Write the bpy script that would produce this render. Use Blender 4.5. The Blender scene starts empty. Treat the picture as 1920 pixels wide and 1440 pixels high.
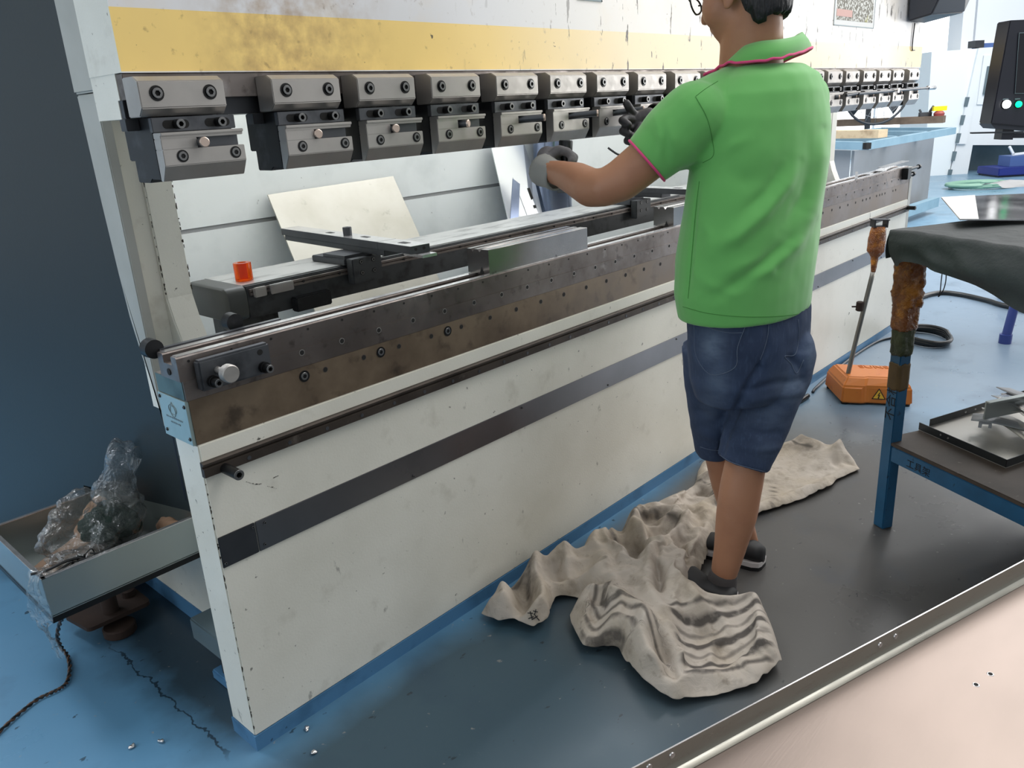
import bpy, bmesh, math, random
from mathutils import Vector, Matrix, noise
from mathutils.bvhtree import BVHTree
random.seed(7)
C = bpy.context.scene.collection
PI = math.pi
V = Vector
# ---------------------------------------------------------------- camera numbers (1920x1440 frame)
CAM = V((-.635, -1.465, 1.35)); YAW, PITCH, ROLL, FPX = .814885225, .329035060, -.0578225380, 1499.78925
def cam_axes():
    f = V((math.sin(YAW)*math.cos(PITCH), math.cos(YAW)*math.cos(PITCH), -math.sin(PITCH)))
    r = V((math.cos(YAW), -math.sin(YAW), 0)); u = r.cross(f)
    return math.cos(ROLL)*r+math.sin(ROLL)*u, -math.sin(ROLL)*r+math.cos(ROLL)*u, f
CR, CU, CF = cam_axes()
def ray(x, y): return (CR*((x-960)/FPX) - CU*((y-720)/FPX) + CF)
def onz(x, y, z=0.): d = ray(x, y); return CAM + d*((z-CAM.z)/d.z)
def ony(x, y, Y=0.): d = ray(x, y); return CAM + d*((Y-CAM.y)/d.y)
def onx(x, y, X=0.): d = ray(x, y); return CAM + d*((X-CAM.x)/d.x)
def onp(x, y, p, n): d = ray(x, y); p = V(p); n = V(n); return CAM + d*((p-CAM).dot(n)/d.dot(n))
FH = V((CF.x, CF.y, 0)).normalized()          # horizontal viewing direction
RH = V((FH.y, -FH.x, 0))
# ---------------------------------------------------------------- mesh builder
class MB:
    def __init__(s): s.bm = bmesh.new(); s.mi = 0
    def face(s, vs):
        try:
            f = s.bm.faces.new(vs); f.material_index = s.mi; return f
        except ValueError: return None
    def verts(s, ps): return [s.bm.verts.new(p) for p in ps]
    def box(s, a, b):
        (x0, y0, z0), (x1, y1, z1) = a, b
        return s.hexa([(x0,y0,z0),(x1,y0,z0),(x1,y1,z0),(x0,y1,z0),(x0,y0,z1),(x1,y0,z1),(x1,y1,z1),(x0,y1,z1)])
    def hexa(s, p):
        v = s.verts(p)
        for q in ((0,3,2,1),(4,5,6,7),(0,1,5,4),(1,2,6,5),(2,3,7,6),(3,0,4,7)): s.face([v[i] for i in q])
        return s
    def obox(s, o, u, v, w):      # origin + three edge vectors
        o, u, v, w = map(V, (o, u, v, w))
        return s.hexa([o, o+u, o+u+v, o+v, o+w, o+u+w, o+u+v+w, o+v+w])
    def bar(s, a, b, w, h, up=(0,0,1)):
        a, b = V(a), V(b); d = (b-a).normalized(); up = V(up); sd = d.cross(up).normalized(); up = sd.cross(d)
        return s.obox(a - sd*w/2 - up*h/2, b-a, sd*w, up*h)
    def prism(s, prof, d):        # list of 3D points, extruded along d
        d = V(d); n = len(prof); a = s.verts(prof); b = s.verts([V(p)+d for p in prof])
        s.face(a[::-1]); s.face(b)
        for i in range(n): s.face([a[i], a[(i+1) % n], b[(i+1) % n], b[i]])
        return s
    def px(s, prof, x0, x1):      # profile in (y,z) extruded along x
        return s.prism([(x0, y, z) for y, z in prof], (x1-x0, 0, 0))
    def rings(s, rs, cap0=True, cap1=True, close=True):
        vs = [s.verts(r) for r in rs]; n = len(vs[0])
        for a, b in zip(vs, vs[1:]):
            for i in range(n if close else n-1): s.face([a[i], a[(i+1) % n], b[(i+1) % n], b[i]])
        if cap0: s.face(vs[0][::-1])
        if cap1: s.face(vs[-1])
        return s
    def circ(s, c, d, r, n=16, ph=0., r2=None, up=None):
        c, d = V(c), V(d).normalized()
        if up is None: up = V((0,0,1)) if abs(d.z) < .9 else V((1,0,0))
        u = d.cross(V(up)).normalized(); w = u.cross(d) * -1
        return [c + u*(r*math.cos(ph+2*PI*i/n)) + w*((r2 or r)*math.sin(ph+2*PI*i/n)) for i in range(n)]
    def cyl(s, a, b, r, r2=None, n=16, cap=True):
        a, b = V(a), V(b); d = b-a
        return s.rings([s.circ(a, d, r, n), s.circ(b, d, r if r2 is None else r2, n)], cap, cap)
    def lathe(s, c, d, prof, n=20, cap0=True, cap1=True):   # prof: (distance along d, radius)
        c, d = V(c), V(d).normalized()
        return s.rings([s.circ(c+d*t, d, max(r, 1e-4), n) for t, r in prof], cap0, cap1)
    def tube(s, pts, r, n=8, cap=True):
        pts = [V(p) for p in pts]; rs = []; m = len(pts); up = None
        for i, p in enumerate(pts):
            d = (pts[min(i+1, m-1)] - pts[max(i-1, 0)]).normalized()
            if up is None: up = V((0,0,1)) if abs(d.z) < .9 else V((1,0,0))
            u = d.cross(up).normalized(); up = u.cross(d).normalized()
            ri = r[i] if isinstance(r, (list, tuple)) else r
            rs.append([p + u*(ri*math.cos(2*PI*k/n)) + up*(ri*math.sin(2*PI*k/n)) for k in range(n)])
        return s.rings(rs, cap, cap)
    def ell(s, c, r, rot=None, n=20, m=12):
        c = V(c); r = V(r) if not isinstance(r, (int, float)) else V((r, r, r)); rs = []
        for j in range(1, m):
            t = PI*j/m
            ring = []
            for i in range(n):
                p = V((r.x*math.sin(t)*math.cos(2*PI*i/n), r.y*math.sin(t)*math.sin(2*PI*i/n), -r.z*math.cos(t)))
                ring.append(c + (rot @ p if rot else p))
            rs.append(ring)
        return s.rings(rs)
    def capsule(s, a, ra, b, rb, n=18):
        a, b = V(a), V(b); d = (b-a).normalized(); L = (b-a).length; prof = []
        for k in range(5): t = PI/2*(1-k/5); prof.append((-ra*math.sin(t), ra*math.cos(t)+1e-4))
        prof.append((0, ra)); prof.append((L, rb))
        for k in range(1, 6): t = PI/2*k/5; prof.append((L+rb*math.sin(t), rb*math.cos(t)+1e-4))
        return s.lathe(a, d, prof, n)
    def chain(s, pts):            # [(p, r), ...] overlapping capsules
        for (a, ra), (b, rb) in zip(pts, pts[1:]): s.capsule(a, ra, b, rb)
        return s
    def sheet(s, grid):           # open grid of points
        vs = [s.verts(r) for r in grid]
        for a, b in zip(vs, vs[1:]):
            for i in range(len(a)-1): s.face([a[i], a[i+1], b[i+1], b[i]])
        return s
    def build(s, name, mats, parent=None, smooth=False, bevel=0., seg=2, fix=True, root=None):
        bm = s.bm
        if fix: bmesh.ops.recalc_face_normals(bm, faces=bm.faces[:])
        if bevel:
            ed = [e for e in bm.edges if len(e.link_faces) == 2 and e.calc_face_angle(0) > .5]
            bmesh.ops.bevel(bm, geom=ed, offset=bevel, segments=seg, affect='EDGES', clamp_overlap=True)
        off = wloc(parent) if parent is not None else (V(root) if root is not None else V((0,0,0)))
        if off.length > 0: bmesh.ops.translate(bm, verts=bm.verts[:], vec=-off)
        me = bpy.data.meshes.new(name); bm.to_mesh(me); bm.free()
        if smooth:
            for p in me.polygons: p.use_smooth = True
            if smooth is not True: me.set_sharp_from_angle(angle=smooth)
        o = bpy.data.objects.new(name, me); C.objects.link(o)
        for m in (mats if isinstance(mats, (list, tuple)) else [mats]): me.materials.append(m)
        if parent is not None: o.parent = parent
        elif root is not None: o.location = root
        return o
def wloc(o):
    p = V(o.location)
    while o.parent: o = o.parent; p = p + V(o.location)
    return p
def tag(o, label=None, cat=None, group=None, kind=None):
    if label: o['label'] = label
    if cat: o['category'] = cat
    if group: o['group'] = group
    if kind: o['kind'] = kind
    return o
def thing(name, loc, label, cat, group=None):
    o = bpy.data.objects.new(name, None); C.objects.link(o); o.location = loc; o.empty_display_size = .05
    return tag(o, label, cat, group)
def finish(mb, name, mat, voxel, parent=None, root=None, smooth_it=6, deform=None, label=None):
    """union the overlapping shapes of mb into one continuous surface"""
    o = mb.build(name, mat, parent, fix=True, root=root)
    m = o.modifiers.new('r', 'REMESH'); m.mode = 'VOXEL'; m.voxel_size = voxel
    if smooth_it:
        q = o.modifiers.new('s', 'SMOOTH'); q.iterations = smooth_it; q.factor = .5
    dg = bpy.context.evaluated_depsgraph_get(); ev = o.evaluated_get(dg)
    me = bpy.data.meshes.new_from_object(ev); o.modifiers.clear(); o.data = me
    if not me.materials:
        me.materials.append(mat)
    off = wloc(o)
    if deform:
        me.update()
        ns = [v.normal.copy() for v in me.vertices]
        for v, n in zip(me.vertices, ns): v.co = deform(v.co + off, n) - off
    for p in me.polygons: p.use_smooth = True
    me.update()
    if label: o['label'] = label
    return o
def bvh_of(*objs):
    vs, fs = [], []
    for o in objs:
        off = wloc(o); k = len(vs)
        vs += [v.co + off for v in o.data.vertices]; fs += [[i+k for i in p.vertices] for p in o.data.polygons]
    return BVHTree.FromPolygons(vs, fs)
def hit(b, x, y, lift=.002):
    d = ray(x, y).normalized(); h = b.ray_cast(CAM, d)
    return None if h[0] is None else h[0] - d*lift
def copy_tree(o, parent=None):
    c = o.copy(); C.objects.link(c)
    if parent is not None: c.parent = parent
    for ch in list(o.children): copy_tree(ch, c)
    return c
def smin(v, lo, hi): return max(0., min(1., (v-lo)/(hi-lo)))
def sstep(v, lo, hi): t = smin(v, lo, hi); return t*t*(3-2*t)
def spline(pts, n=8):
    pts = [V(p) for p in pts]; P = [pts[0]*2-pts[1]] + pts + [pts[-1]*2-pts[-2]]; out = []
    for i in range(1, len(P)-2):
        for k in range(n):
            t = k/n; a, b, c, d = P[i-1:i+3]
            out.append(.5*((2*b)+(c-a)*t+(2*a-5*b+4*c-d)*t*t+(3*b-a-3*c+d)*t**3))
    return out + [pts[-1]]
# ---------------------------------------------------------------- materials
def rgb(r, g, b):   # 0-255 sRGB -> linear
    f = lambda c: (c/255/12.92) if c <= 10 else ((c/255+.055)/1.055)**2.4
    return (f(r), f(g), f(b), 1)
class Mat:
    def __init__(s, name, col, rough=.5, metal=0., spec=.5, coord='Object'):
        s.m = bpy.data.materials.new(name); s.m.use_nodes = True; s.t = s.m.node_tree; s.b = s.t.nodes['Principled BSDF']
        s.col = col; s.sock = None; s.b.inputs['Base Color'].default_value = col
        s.b.inputs['Roughness'].default_value = rough; s.b.inputs['Metallic'].default_value = metal
        s.b.inputs['Specular IOR Level'].default_value = spec
        s.tc = s.t.nodes.new('ShaderNodeTexCoord').outputs[coord]; s.m.diffuse_color = col; s.nrm = None
    def n(s, k, **kw):
        o = s.t.nodes.new(k)
        for a, b in kw.items(): setattr(o, a, b)
        return o
    def mapped(s, scale=(1,1,1), rot=(0,0,0), loc=(0,0,0)):
        q = s.n('ShaderNodeMapping'); q.inputs['Scale'].default_value = scale; q.inputs['Rotation'].default_value = rot; q.inputs['Location'].default_value = loc
        s.t.links.new(s.tc, q.inputs[0]); return q.outputs[0]
    def noise(s, scale, detail=4, stretch=(1,1,1), rough=.55, dist=0, rot=(0,0,0), loc=(0,0,0)):
        q = s.n('ShaderNodeTexNoise'); q.inputs['Scale'].default_value = scale; q.inputs['Detail'].default_value = detail
        q.inputs['Roughness'].default_value = rough; q.inputs['Distortion'].default_value = dist
        s.t.links.new(s.mapped(stretch, rot, loc), q.inputs['Vector']); return q.outputs['Fac']
    def ramp(s, fac, lo, hi):
        q = s.n('ShaderNodeMapRange'); q.clamp = True; q.inputs[1].default_value = lo; q.inputs[2].default_value = hi
        s.t.links.new(fac, q.inputs[0]); return q.outputs[0]
    def math(s, op, a, b=0.):
        q = s.n('ShaderNodeMath', operation=op)
        for i, v in enumerate((a, b)):
            if isinstance(v, (int, float)): q.inputs[i].default_value = v
            else: s.t.links.new(v, q.inputs[i])
        return q.outputs[0]
    def axis(s, k, lo, hi):
        q = s.n('ShaderNodeSeparateXYZ'); s.t.links.new(s.tc, q.inputs[0]); return s.ramp(q.outputs[k], lo, hi)
    def over(s, fac, col, amt=1.):    # lay col over current colour by fac
        q = s.n('ShaderNodeMix', data_type='RGBA')
        s.t.links.new(s.math('MULTIPLY', fac, amt) if amt != 1. else fac, q.inputs[0])
        if s.sock is None: q.inputs[6].default_value = s.col
        else: s.t.links.new(s.sock, q.inputs[6])
        if isinstance(col, tuple): q.inputs[7].default_value = col
        else: s.t.links.new(col, q.inputs[7])
        s.sock = q.outputs[2]; s.t.links.new(s.sock, s.b.inputs['Base Color']); return s
    def spots(s, scale, col, lo, hi, amt=1., **kw): return s.over(s.ramp(s.noise(scale, **kw), lo, hi), col, amt)
    def rgh(s, scale, a, b, **kw):
        q = s.n('ShaderNodeMapRange'); q.inputs[1].default_value = .3; q.inputs[2].default_value = .7; q.inputs[3].default_value = a; q.inputs[4].default_value = b
        s.t.links.new(s.noise(scale, **kw), q.inputs[0]); s.t.links.new(q.outputs[0], s.b.inputs['Roughness']); return s
    def bump(s, fac, strength=.2, dist=.01):
        q = s.n('ShaderNodeBump'); q.inputs['Strength'].default_value = strength; q.inputs['Distance'].default_value = dist
        s.t.links.new(fac, q.inputs['Height'])
        if s.nrm: s.t.links.new(s.nrm, q.inputs['Normal'])
        s.nrm = q.outputs[0]; s.t.links.new(s.nrm, s.b.inputs['Normal']); return s
    def attr(s, name):
        q = s.n('ShaderNodeAttribute'); q.attribute_name = name; return q.outputs['Fac']
def glow(name, col, e):
    m = Mat(name, col, .5); m.b.inputs['Emission Color'].default_value = col; m.b.inputs['Emission Strength'].default_value = e; return m.m
def clear(name, tint, gloss=.35, haze=.12, rough=.1, wrinkle=60):
    m = bpy.data.materials.new(name); m.use_nodes = True; t = m.node_tree; t.nodes.clear(); N = t.nodes.new
    out = N('ShaderNodeOutputMaterial'); tr = N('ShaderNodeBsdfTransparent'); gl = N('ShaderNodeBsdfGlossy'); df = N('ShaderNodeBsdfDiffuse')
    tr.inputs[0].default_value = tint; gl.inputs['Roughness'].default_value = rough; df.inputs[0].default_value = (.75, .78, .8, 1)
    a, b = N('ShaderNodeMixShader'), N('ShaderNodeMixShader'); lw = N('ShaderNodeLayerWeight'); lw.inputs[0].default_value = gloss
    nz = N('ShaderNodeTexNoise'); nz.inputs['Scale'].default_value = wrinkle; nz.inputs['Detail'].default_value = 4; nz.inputs['Distortion'].default_value = 1.5
    tc = N('ShaderNodeTexCoord'); bp = N('ShaderNodeBump'); bp.inputs['Strength'].default_value = .8; bp.inputs['Distance'].default_value = .02
    L = t.links.new; L(tc.outputs['Object'], nz.inputs['Vector']); L(nz.outputs['Fac'], bp.inputs['Height'])
    L(bp.outputs[0], gl.inputs['Normal']); L(bp.outputs[0], lw.inputs['Normal'])
    a.inputs[0].default_value = haze; L(tr.outputs[0], a.inputs[1]); L(df.outputs[0], a.inputs[2])
    L(lw.outputs['Facing'], b.inputs[0]); L(a.outputs[0], b.inputs[1]); L(gl.outputs[0], b.inputs[2]); L(b.outputs[0], out.inputs[0])
    return m
MT = {}
def mats():
    m = Mat('cream machine paint', rgb(226,224,214), .42)
    m.spots(2.2, rgb(196,194,184), .45, .75, .6, detail=6); m.spots(14, rgb(178,172,158), .58, .75, .5, detail=8)
    m.spots(55, rgb(60,56,50), .70, .74, .8, detail=3); m.spots(9, rgb(40,38,36), .735, .745, .9, detail=5, stretch=(1,1,2))
    m.bump(m.noise(220, 2), .12, .002); MT['cream'] = m.m
    m = Mat('front panel paint', rgb(228,225,214), .36)
    m.spots(1.6, rgb(196,192,178), .42, .72, .75, detail=7); m.spots(9, rgb(164,158,142), .6, .78, .5, detail=8)
    m.spots(60, rgb(70,66,60), .69, .73, .7, detail=3); m.spots(11, rgb(40,38,36), .735, .745, .9, detail=4, stretch=(1,1,1.6))
    m.spots(26, rgb(88,84,78), .66, .70, .5, detail=6, stretch=(.8,1,.4)); m.bump(m.noise(180, 2), .15, .002); MT['panel'] = m.m
    m = Mat('kick band blue paint', rgb(76,122,160), .4); m.spots(12, rgb(54,92,124), .5, .7, .6); m.spots(40, rgb(30,50,70), .68, .72, .7); MT['kick'] = m.m
    # ram: white with yellow band, paint knocked off
    m = Mat('ram paint', rgb(226,226,228), .38)
    yb = m.math('MULTIPLY', m.axis(2, 1.4485, 1.4490), m.math('SUBTRACT', 1., m.axis(2, 1.549, 1.5495)))
    m.over(yb, rgb(250,216,132)); m.spots(3, rgb(232,200,130), .48, .7, .4, detail=5)
    grime = m.math('MULTIPLY', m.ramp(m.noise(30, 6), .35, .7), m.math('MULTIPLY', m.axis(0, .12, .26), m.math('SUBTRACT', 1., m.axis(0, .36, .62))))
    m.over(grime, rgb(166,132,88), .7); m.spots(45, rgb(120,96,62), .62, .72, .45, detail=5)
    worn = m.math('MULTIPLY', m.axis(0, .9, 1.5), m.math('SUBTRACT', 1., m.axis(0, 3.6, 4.1)))  # glare of the light over mid ram, put into the colour as pale tint
    m.over(worn, rgb(250,240,226), .5)
    chips = m.math('MULTIPLY', m.ramp(m.noise(26, 4, stretch=(1.4,1,.28), rough=.6), .625, .64), m.axis(0, .75, 1.5)); m.over(chips, rgb(74,66,60))
    m.spots(34, rgb(66,58,50), .725, .735, .9, detail=3); MT['ram'] = m.m
    m = Mat('clamp plate steel', rgb(176,172,168), .42, .75); m.spots(6, rgb(140,136,132), .4, .75, .5, detail=6); m.rgh(40, .34, .52); m.bump(m.noise(60, 3, stretch=(1,1,8)), .04, .002); MT['plate'] = m.m
    m = Mat('blackened steel', rgb(40,41,43), .42, .6); m.spots(18, rgb(80,82,86), .55, .75, .6, detail=6); MT['black'] = m.m
    m = Mat('dark oxide steel', rgb(88,90,94), .4, .7); m.spots(14, rgb(40,42,46), .5, .7, .8, detail=6); MT['oxide'] = m.m
    m = Mat('bolt black', rgb(26,26,27), .38, .5); MT['bolt'] = m.m
    m = Mat('bolt rim', rgb(120,120,120), .35, .8); MT['boltrim'] = m.m
    m = Mat('hole dark', rgb(14,13,12), .8); MT['hole'] = m.m
    m = Mat('pin end steel', rgb(206,186,172), .3, .85); MT['pin'] = m.m
    m = Mat('rail steel', rgb(132,124,120), .4, .8); m.spots(3, rgb(84,76,72), .38, .66, .85, detail=8); m.spots(30, rgb(60,54,50), .58, .7, .6, detail=8)
    m.spots(9, rgb(172,168,166), .62, .75, .7, detail=8); m.rgh(24, .3, .55, detail=6); MT['rail'] = m.m
    m = Mat('bright ground steel', rgb(210,208,208), .25, .9); m.spots(20, rgb(150,148,148), .5, .7, .5); MT['bright'] = m.m
    m = Mat('browned steel block', rgb(124,108,90), .48, .55); m.spots(5, rgb(74,60,48), .42, .66, .8, detail=8); m.spots(16, rgb(50,42,36), .56, .72, .7, detail=8)
    gr = m.ramp(m.noise(5, 8), .4, .62); right = m.axis(0, 1.0, 2.2); m.over(m.math('MULTIPLY', gr, right), rgb(140,132,126), .85); m.over(right, rgb(120,112,108), .5); MT['brown'] = m.m
    m = Mat('greenish end steel', rgb(98,116,112), .4, .6); m.spots(10, rgb(54,66,64), .45, .7, .8, detail=6); MT['endsteel'] = m.m
    m = Mat('tag plate aluminium', rgb(170,188,186), .38, .6); m.spots(6, rgb(130,150,148), .45, .7, .6, detail=5); MT['tag'] = m.m
    m = Mat('brushed strip steel', rgb(128,128,132), .3, .85); m.spots(2, rgb(96,98,100), .4, .7, .7, detail=5); m.rgh(3, .26, .38); MT['strip'] = m.m
    m = Mat('dull strip steel', rgb(78,80,84), .42, .75); m.spots(6, rgb(58,60,64), .4, .7, .7, detail=5); MT['dull'] = m.m
    m = Mat('rusty rail steel', rgb(74,66,60), .5, .6); m.spots(8, rgb(44,38,34), .45, .7, .7, detail=6); m.spots(25, rgb(120,112,104), .62, .75, .5, detail=5); MT['rustrail'] = m.m
    m = Mat('grey machine cover', rgb(172,172,166), .45); m.spots(5, rgb(150,150,144), .4, .7, .6, detail=5); m.spots(40, rgb(80,76,70), .72, .735, .8); MT['greycover'] = m.m
    m = Mat('white rear panel', rgb(232,236,238), .4); m.spots(5, rgb(206,212,214), .5, .75, .6, detail=6); m.spots(30, rgb(150,152,150), .69, .73, .6, detail=4); MT['rear'] = m.m
    m = Mat('gauge beam dark', rgb(66,68,70), .45, .5); m.spots(20, rgb(30,30,31), .5, .68, .8, detail=7); MT['beam'] = m.m
    m = Mat('gauge beam top', rgb(176,176,174), .36, .6); m.spots(26, rgb(92,92,92), .52, .68, .7, detail=8, stretch=(.4,1,1)); MT['beamtop'] = m.m
    m = Mat('cap rubber', rgb(58,60,58), .5); m.spots(9, rgb(40,42,42), .45, .7, .7); MT['cap'] = m.m
    m = Mat('worn sheet steel', rgb(190,187,181), .36, .7); m.spots(4, rgb(168,164,154), .42, .72, .7, detail=6); m.spots(22, rgb(126,122,114), .62, .75, .5, detail=6); MT['sheet'] = m.m
    m = Mat('bright sheet', rgb(228,230,234), .3, .75); MT['sheetw'] = m.m
    m = Mat('mirror curved sheet', rgb(140,152,178), .2, .9); MT['mirror'] = m.m
    m = Mat('amber resin', rgb(240,96,12), .15); m.b.inputs['Transmission Weight'].default_value = .75; m.b.inputs['IOR'].default_value = 1.3; MT['amber'] = m.m
    m = Mat('navy cabinet paint', rgb(44,51,54), .34, 0, .4); m.spots(1.5, rgb(38,46,50), .4, .7, .6); m.bump(m.noise(120, 2), .06, .002); MT['navy'] = m.m
    m = Mat('tray aluminium', rgb(168,174,172), .3, .85); m.rgh(4, .28, .38); MT['tray'] = m.m
    m = Mat('tan work glove leather', rgb(166,132,106), .85); m.spots(10, rgb(126,98,78), .4, .7, .7, detail=6); MT['tan'] = m.m
    m = Mat('brown paper', rgb(150,122,100), .8); MT['kraft'] = m.m
    m = Mat('dark green cloth', rgb(24,44,38), .8); m.bump(m.noise(40, 4), .5, .02); MT['greencloth'] = m.m
    m = Mat('rusted foot', rgb(52,36,28), .75, .2); m.spots(12, rgb(34,24,20), .45, .7, .7); MT['rust'] = m.m
    m = Mat('black cord', rgb(22,24,26), .4); MT['cord'] = m.m
    m = Mat('brown cord', rgb(86,62,48), .5); MT['cord2'] = m.m
    MT['film'] = clear('clear plastic film', (.92,.93,.93,1), .20, .035, .12, 26)
    # floor: blue paint, dark along the machine front from wear and painted-in shade, paler at the right
    m = Mat('painted floor', rgb(92,140,174), .25)
    m.b.inputs['Specular IOR Level'].default_value = .5
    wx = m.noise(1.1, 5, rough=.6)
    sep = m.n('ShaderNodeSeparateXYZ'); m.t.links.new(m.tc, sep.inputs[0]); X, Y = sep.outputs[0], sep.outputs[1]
    # grey-blue toward far right
    m.over(m.ramp(X, 1.9, 3.4), rgb(122,136,150), .85)
    m.over(m.ramp(X, 6.0, 8.5), rgb(112,150,174), .7)
    walk_shade = m.math('MULTIPLY', m.ramp(m.math('ADD', Y, m.math('MULTIPLY', wx, .25)), .16, .02), m.ramp(m.math('ADD', X, m.math('MULTIPLY', wx, -.5)), 2.7, 2.0))  # tread wear and the bench's shade painted together as one dark tint
    m.over(walk_shade, rgb(54,74,84), .95)
    blk = m.math('MULTIPLY', walk_shade, m.ramp(m.math('ADD', X, m.math('MULTIPLY', Y, -.35)), .75, 1.25)); m.over(blk, rgb(74,71,68), .95)
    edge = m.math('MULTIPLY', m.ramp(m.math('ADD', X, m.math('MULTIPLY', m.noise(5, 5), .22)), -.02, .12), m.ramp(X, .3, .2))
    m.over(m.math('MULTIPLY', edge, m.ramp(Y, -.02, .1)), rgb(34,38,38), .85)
    m.spots(34, rgb(150,146,140), .685, .71, .55, detail=5); m.spots(16, rgb(22,26,30), .68, .70, .7, detail=4, stretch=(1,1.8,1))
    m.spots(3.3, rgb(40,60,80), .56, .72, .35, detail=8)
    cr = m.ramp(m.math('ABSOLUTE', m.math('SUBTRACT', m.math('ADD', X, m.math('MULTIPLY', m.noise(7, 4, rough=.7), .10)), .002)), .0035, .0018)
    m.over(m.math('MULTIPLY', cr, m.math('MULTIPLY', m.ramp(Y, .02, .08), m.ramp(Y, .75, .6))), rgb(18,28,38), .8)
    m.rgh(3, .24, .42, detail=6); m.bump(m.noise(60, 4), .05, .003); m.bump(m.noise(5, 3), .05, .01); MT['floor'] = m.m
    m = Mat('white wall', rgb(226,230,232), .7); m.spots(2, rgb(210,214,216), .45, .7, .5); MT['wall'] = m.m
    # person
    m = Mat('skin', rgb(168,120,92), .48); m.spots(14, rgb(146,98,74), .5, .75, .4, detail=4); m.b.inputs['Subsurface Weight'].default_value = .08; m.b.inputs['Subsurface Radius'].default_value = (.02,.008,.004); m.bump(m.noise(300, 2), .06, .002); MT['skin'] = m.m
    m = Mat('green knit', rgb(102,178,92), .8); m.spots(3, rgb(94,168,84), .4, .7, .5); m.b.inputs['Sheen Weight'].default_value = .3; m.bump(m.noise(900, 1), .12, .001); MT['green'] = m.m
    m = Mat('pink trim', rgb(220,70,128), .7); MT['pink'] = m.m
    m = Mat('denim', rgb(44,60,88), .85); m.spots(4, rgb(32,44,68), .42, .7, .8, detail=6); m.over(m.math('MULTIPLY', m.attr('fade'), m.ramp(m.noise(70, 4, stretch=(.4,.4,1)), .0, .6)), rgb(112,128,150), .8); m.spots(160, rgb(70,88,116), .52, .75, .4, stretch=(1,1,.25)); m.bump(m.noise(500, 1, stretch=(1,1,3)), .2, .001); MT['denim'] = m.m
    m = Mat('denim stitch', rgb(84,96,116), .8); MT['stitch'] = m.m
    m = Mat('black hair', rgb(22,22,26), .5); m.bump(m.noise(120, 3, stretch=(1,1,.15)), .8, .01); m.spots(120, rgb(48,46,48), .5, .7, .6, stretch=(1,1,.15)); MT['hair'] = m.m
    m = Mat('grey knit glove', rgb(112,110,112), .85); m.bump(m.noise(150, 2), .4, .003); m.spots(20, rgb(76,74,76), .45, .7, .6); MT['gloveg'] = m.m
    m = Mat('glove palm rubber', rgb(40,38,42), .5); m.bump(m.noise(90, 2), .3, .003); MT['gloveb'] = m.m
    m = Mat('knit cuff', rgb(150,150,146), .9); m.bump(m.noise(200, 2, stretch=(1,6,1)), .5, .003); MT['cuff'] = m.m
    m = Mat('black shoe', rgb(20,20,22), .6); MT['shoe'] = m.m
    m = Mat('shoe sole', rgb(206,200,198), .6); MT['sole'] = m.m
    m = Mat('grey sock', rgb(78,74,74), .9); m.bump(m.noise(250, 2), .4, .002); MT['sock'] = m.m
    m = Mat('spectacle black', rgb(18,18,20), .25); MT['spec'] = m.m
    m = Mat('spectacle lens', rgb(250,250,250), .03); m.b.inputs['Transmission Weight'].default_value = 1.; m.b.inputs['IOR'].default_value = 1.05; MT['lens'] = m.m
    m = Mat('yellow grip', rgb(214,170,30), .45); MT['yellow'] = m.m
    # canvas
    m = Mat('dirty canvas', rgb(182,172,161), .85); m.spots(5, rgb(172,158,138), .42, .7, .8, detail=6); m.spots(11, rgb(132,122,108), .52, .72, .75, detail=8); m.spots(40, rgb(110,100,88), .6, .75, .5, detail=8)
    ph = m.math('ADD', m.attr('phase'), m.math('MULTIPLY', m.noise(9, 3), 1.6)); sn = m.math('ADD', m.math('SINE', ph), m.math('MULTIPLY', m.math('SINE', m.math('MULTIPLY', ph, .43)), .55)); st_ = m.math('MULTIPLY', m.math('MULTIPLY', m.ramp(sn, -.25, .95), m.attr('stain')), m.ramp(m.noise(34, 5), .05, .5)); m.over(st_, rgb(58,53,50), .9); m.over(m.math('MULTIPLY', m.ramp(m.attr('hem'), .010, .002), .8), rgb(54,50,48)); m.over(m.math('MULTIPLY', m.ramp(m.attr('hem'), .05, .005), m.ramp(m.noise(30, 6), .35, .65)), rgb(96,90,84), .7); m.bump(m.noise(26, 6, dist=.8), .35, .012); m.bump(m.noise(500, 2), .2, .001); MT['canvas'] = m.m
    m = Mat('ink', rgb(16,18,24), .7); MT['ink'] = m.m
    # right hand side
    m = Mat('bench blue paint', rgb(34,92,130), .45); m.spots(6, rgb(24,66,96), .42, .7, .7, detail=5); m.spots(40, rgb(20,36,50), .66, .7, .7, detail=5); MT['bench'] = m.m
    m = Mat('amber tape', rgb(128,70,22), .2); m.spots(20, rgb(206,132,40), .5, .68, .8, detail=6); m.spots(30, rgb(84,40,12), .58, .7, .8, detail=5); m.bump(m.noise(45, 4, dist=2), .9, .012); MT['tape'] = m.m
    m = Mat('old olive tape', rgb(60,66,40), .5); m.bump(m.noise(50, 4), .7, .01); m.spots(14, rgb(30,36,30), .5, .65, .8); MT['oldtape'] = m.m
    m = Mat('brown stained tape', rgb(96,74,40), .6); m.spots(14, rgb(70,52,30), .45, .7, .7); MT['browntape'] = m.m
    m = Mat('dark tarpaulin', rgb(60,64,66), .75); m.spots(4, rgb(48,52,56), .42, .7, .7, detail=5); m.bump(m.noise(14, 5), .35, .02); m.bump(m.noise(400, 2), .2, .001); MT['tarp'] = m.m
    m = Mat('dirty shelf board', rgb(78,66,58), .6); m.spots(7, rgb(52,44,38), .42, .68, .8, detail=7); m.spots(40, rgb(130,118,106), .67, .72, .6, detail=5); MT['board'] = m.m
    m = Mat('dark flange', rgb(70,72,74), .42, .8); MT['flange'] = m.m
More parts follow.
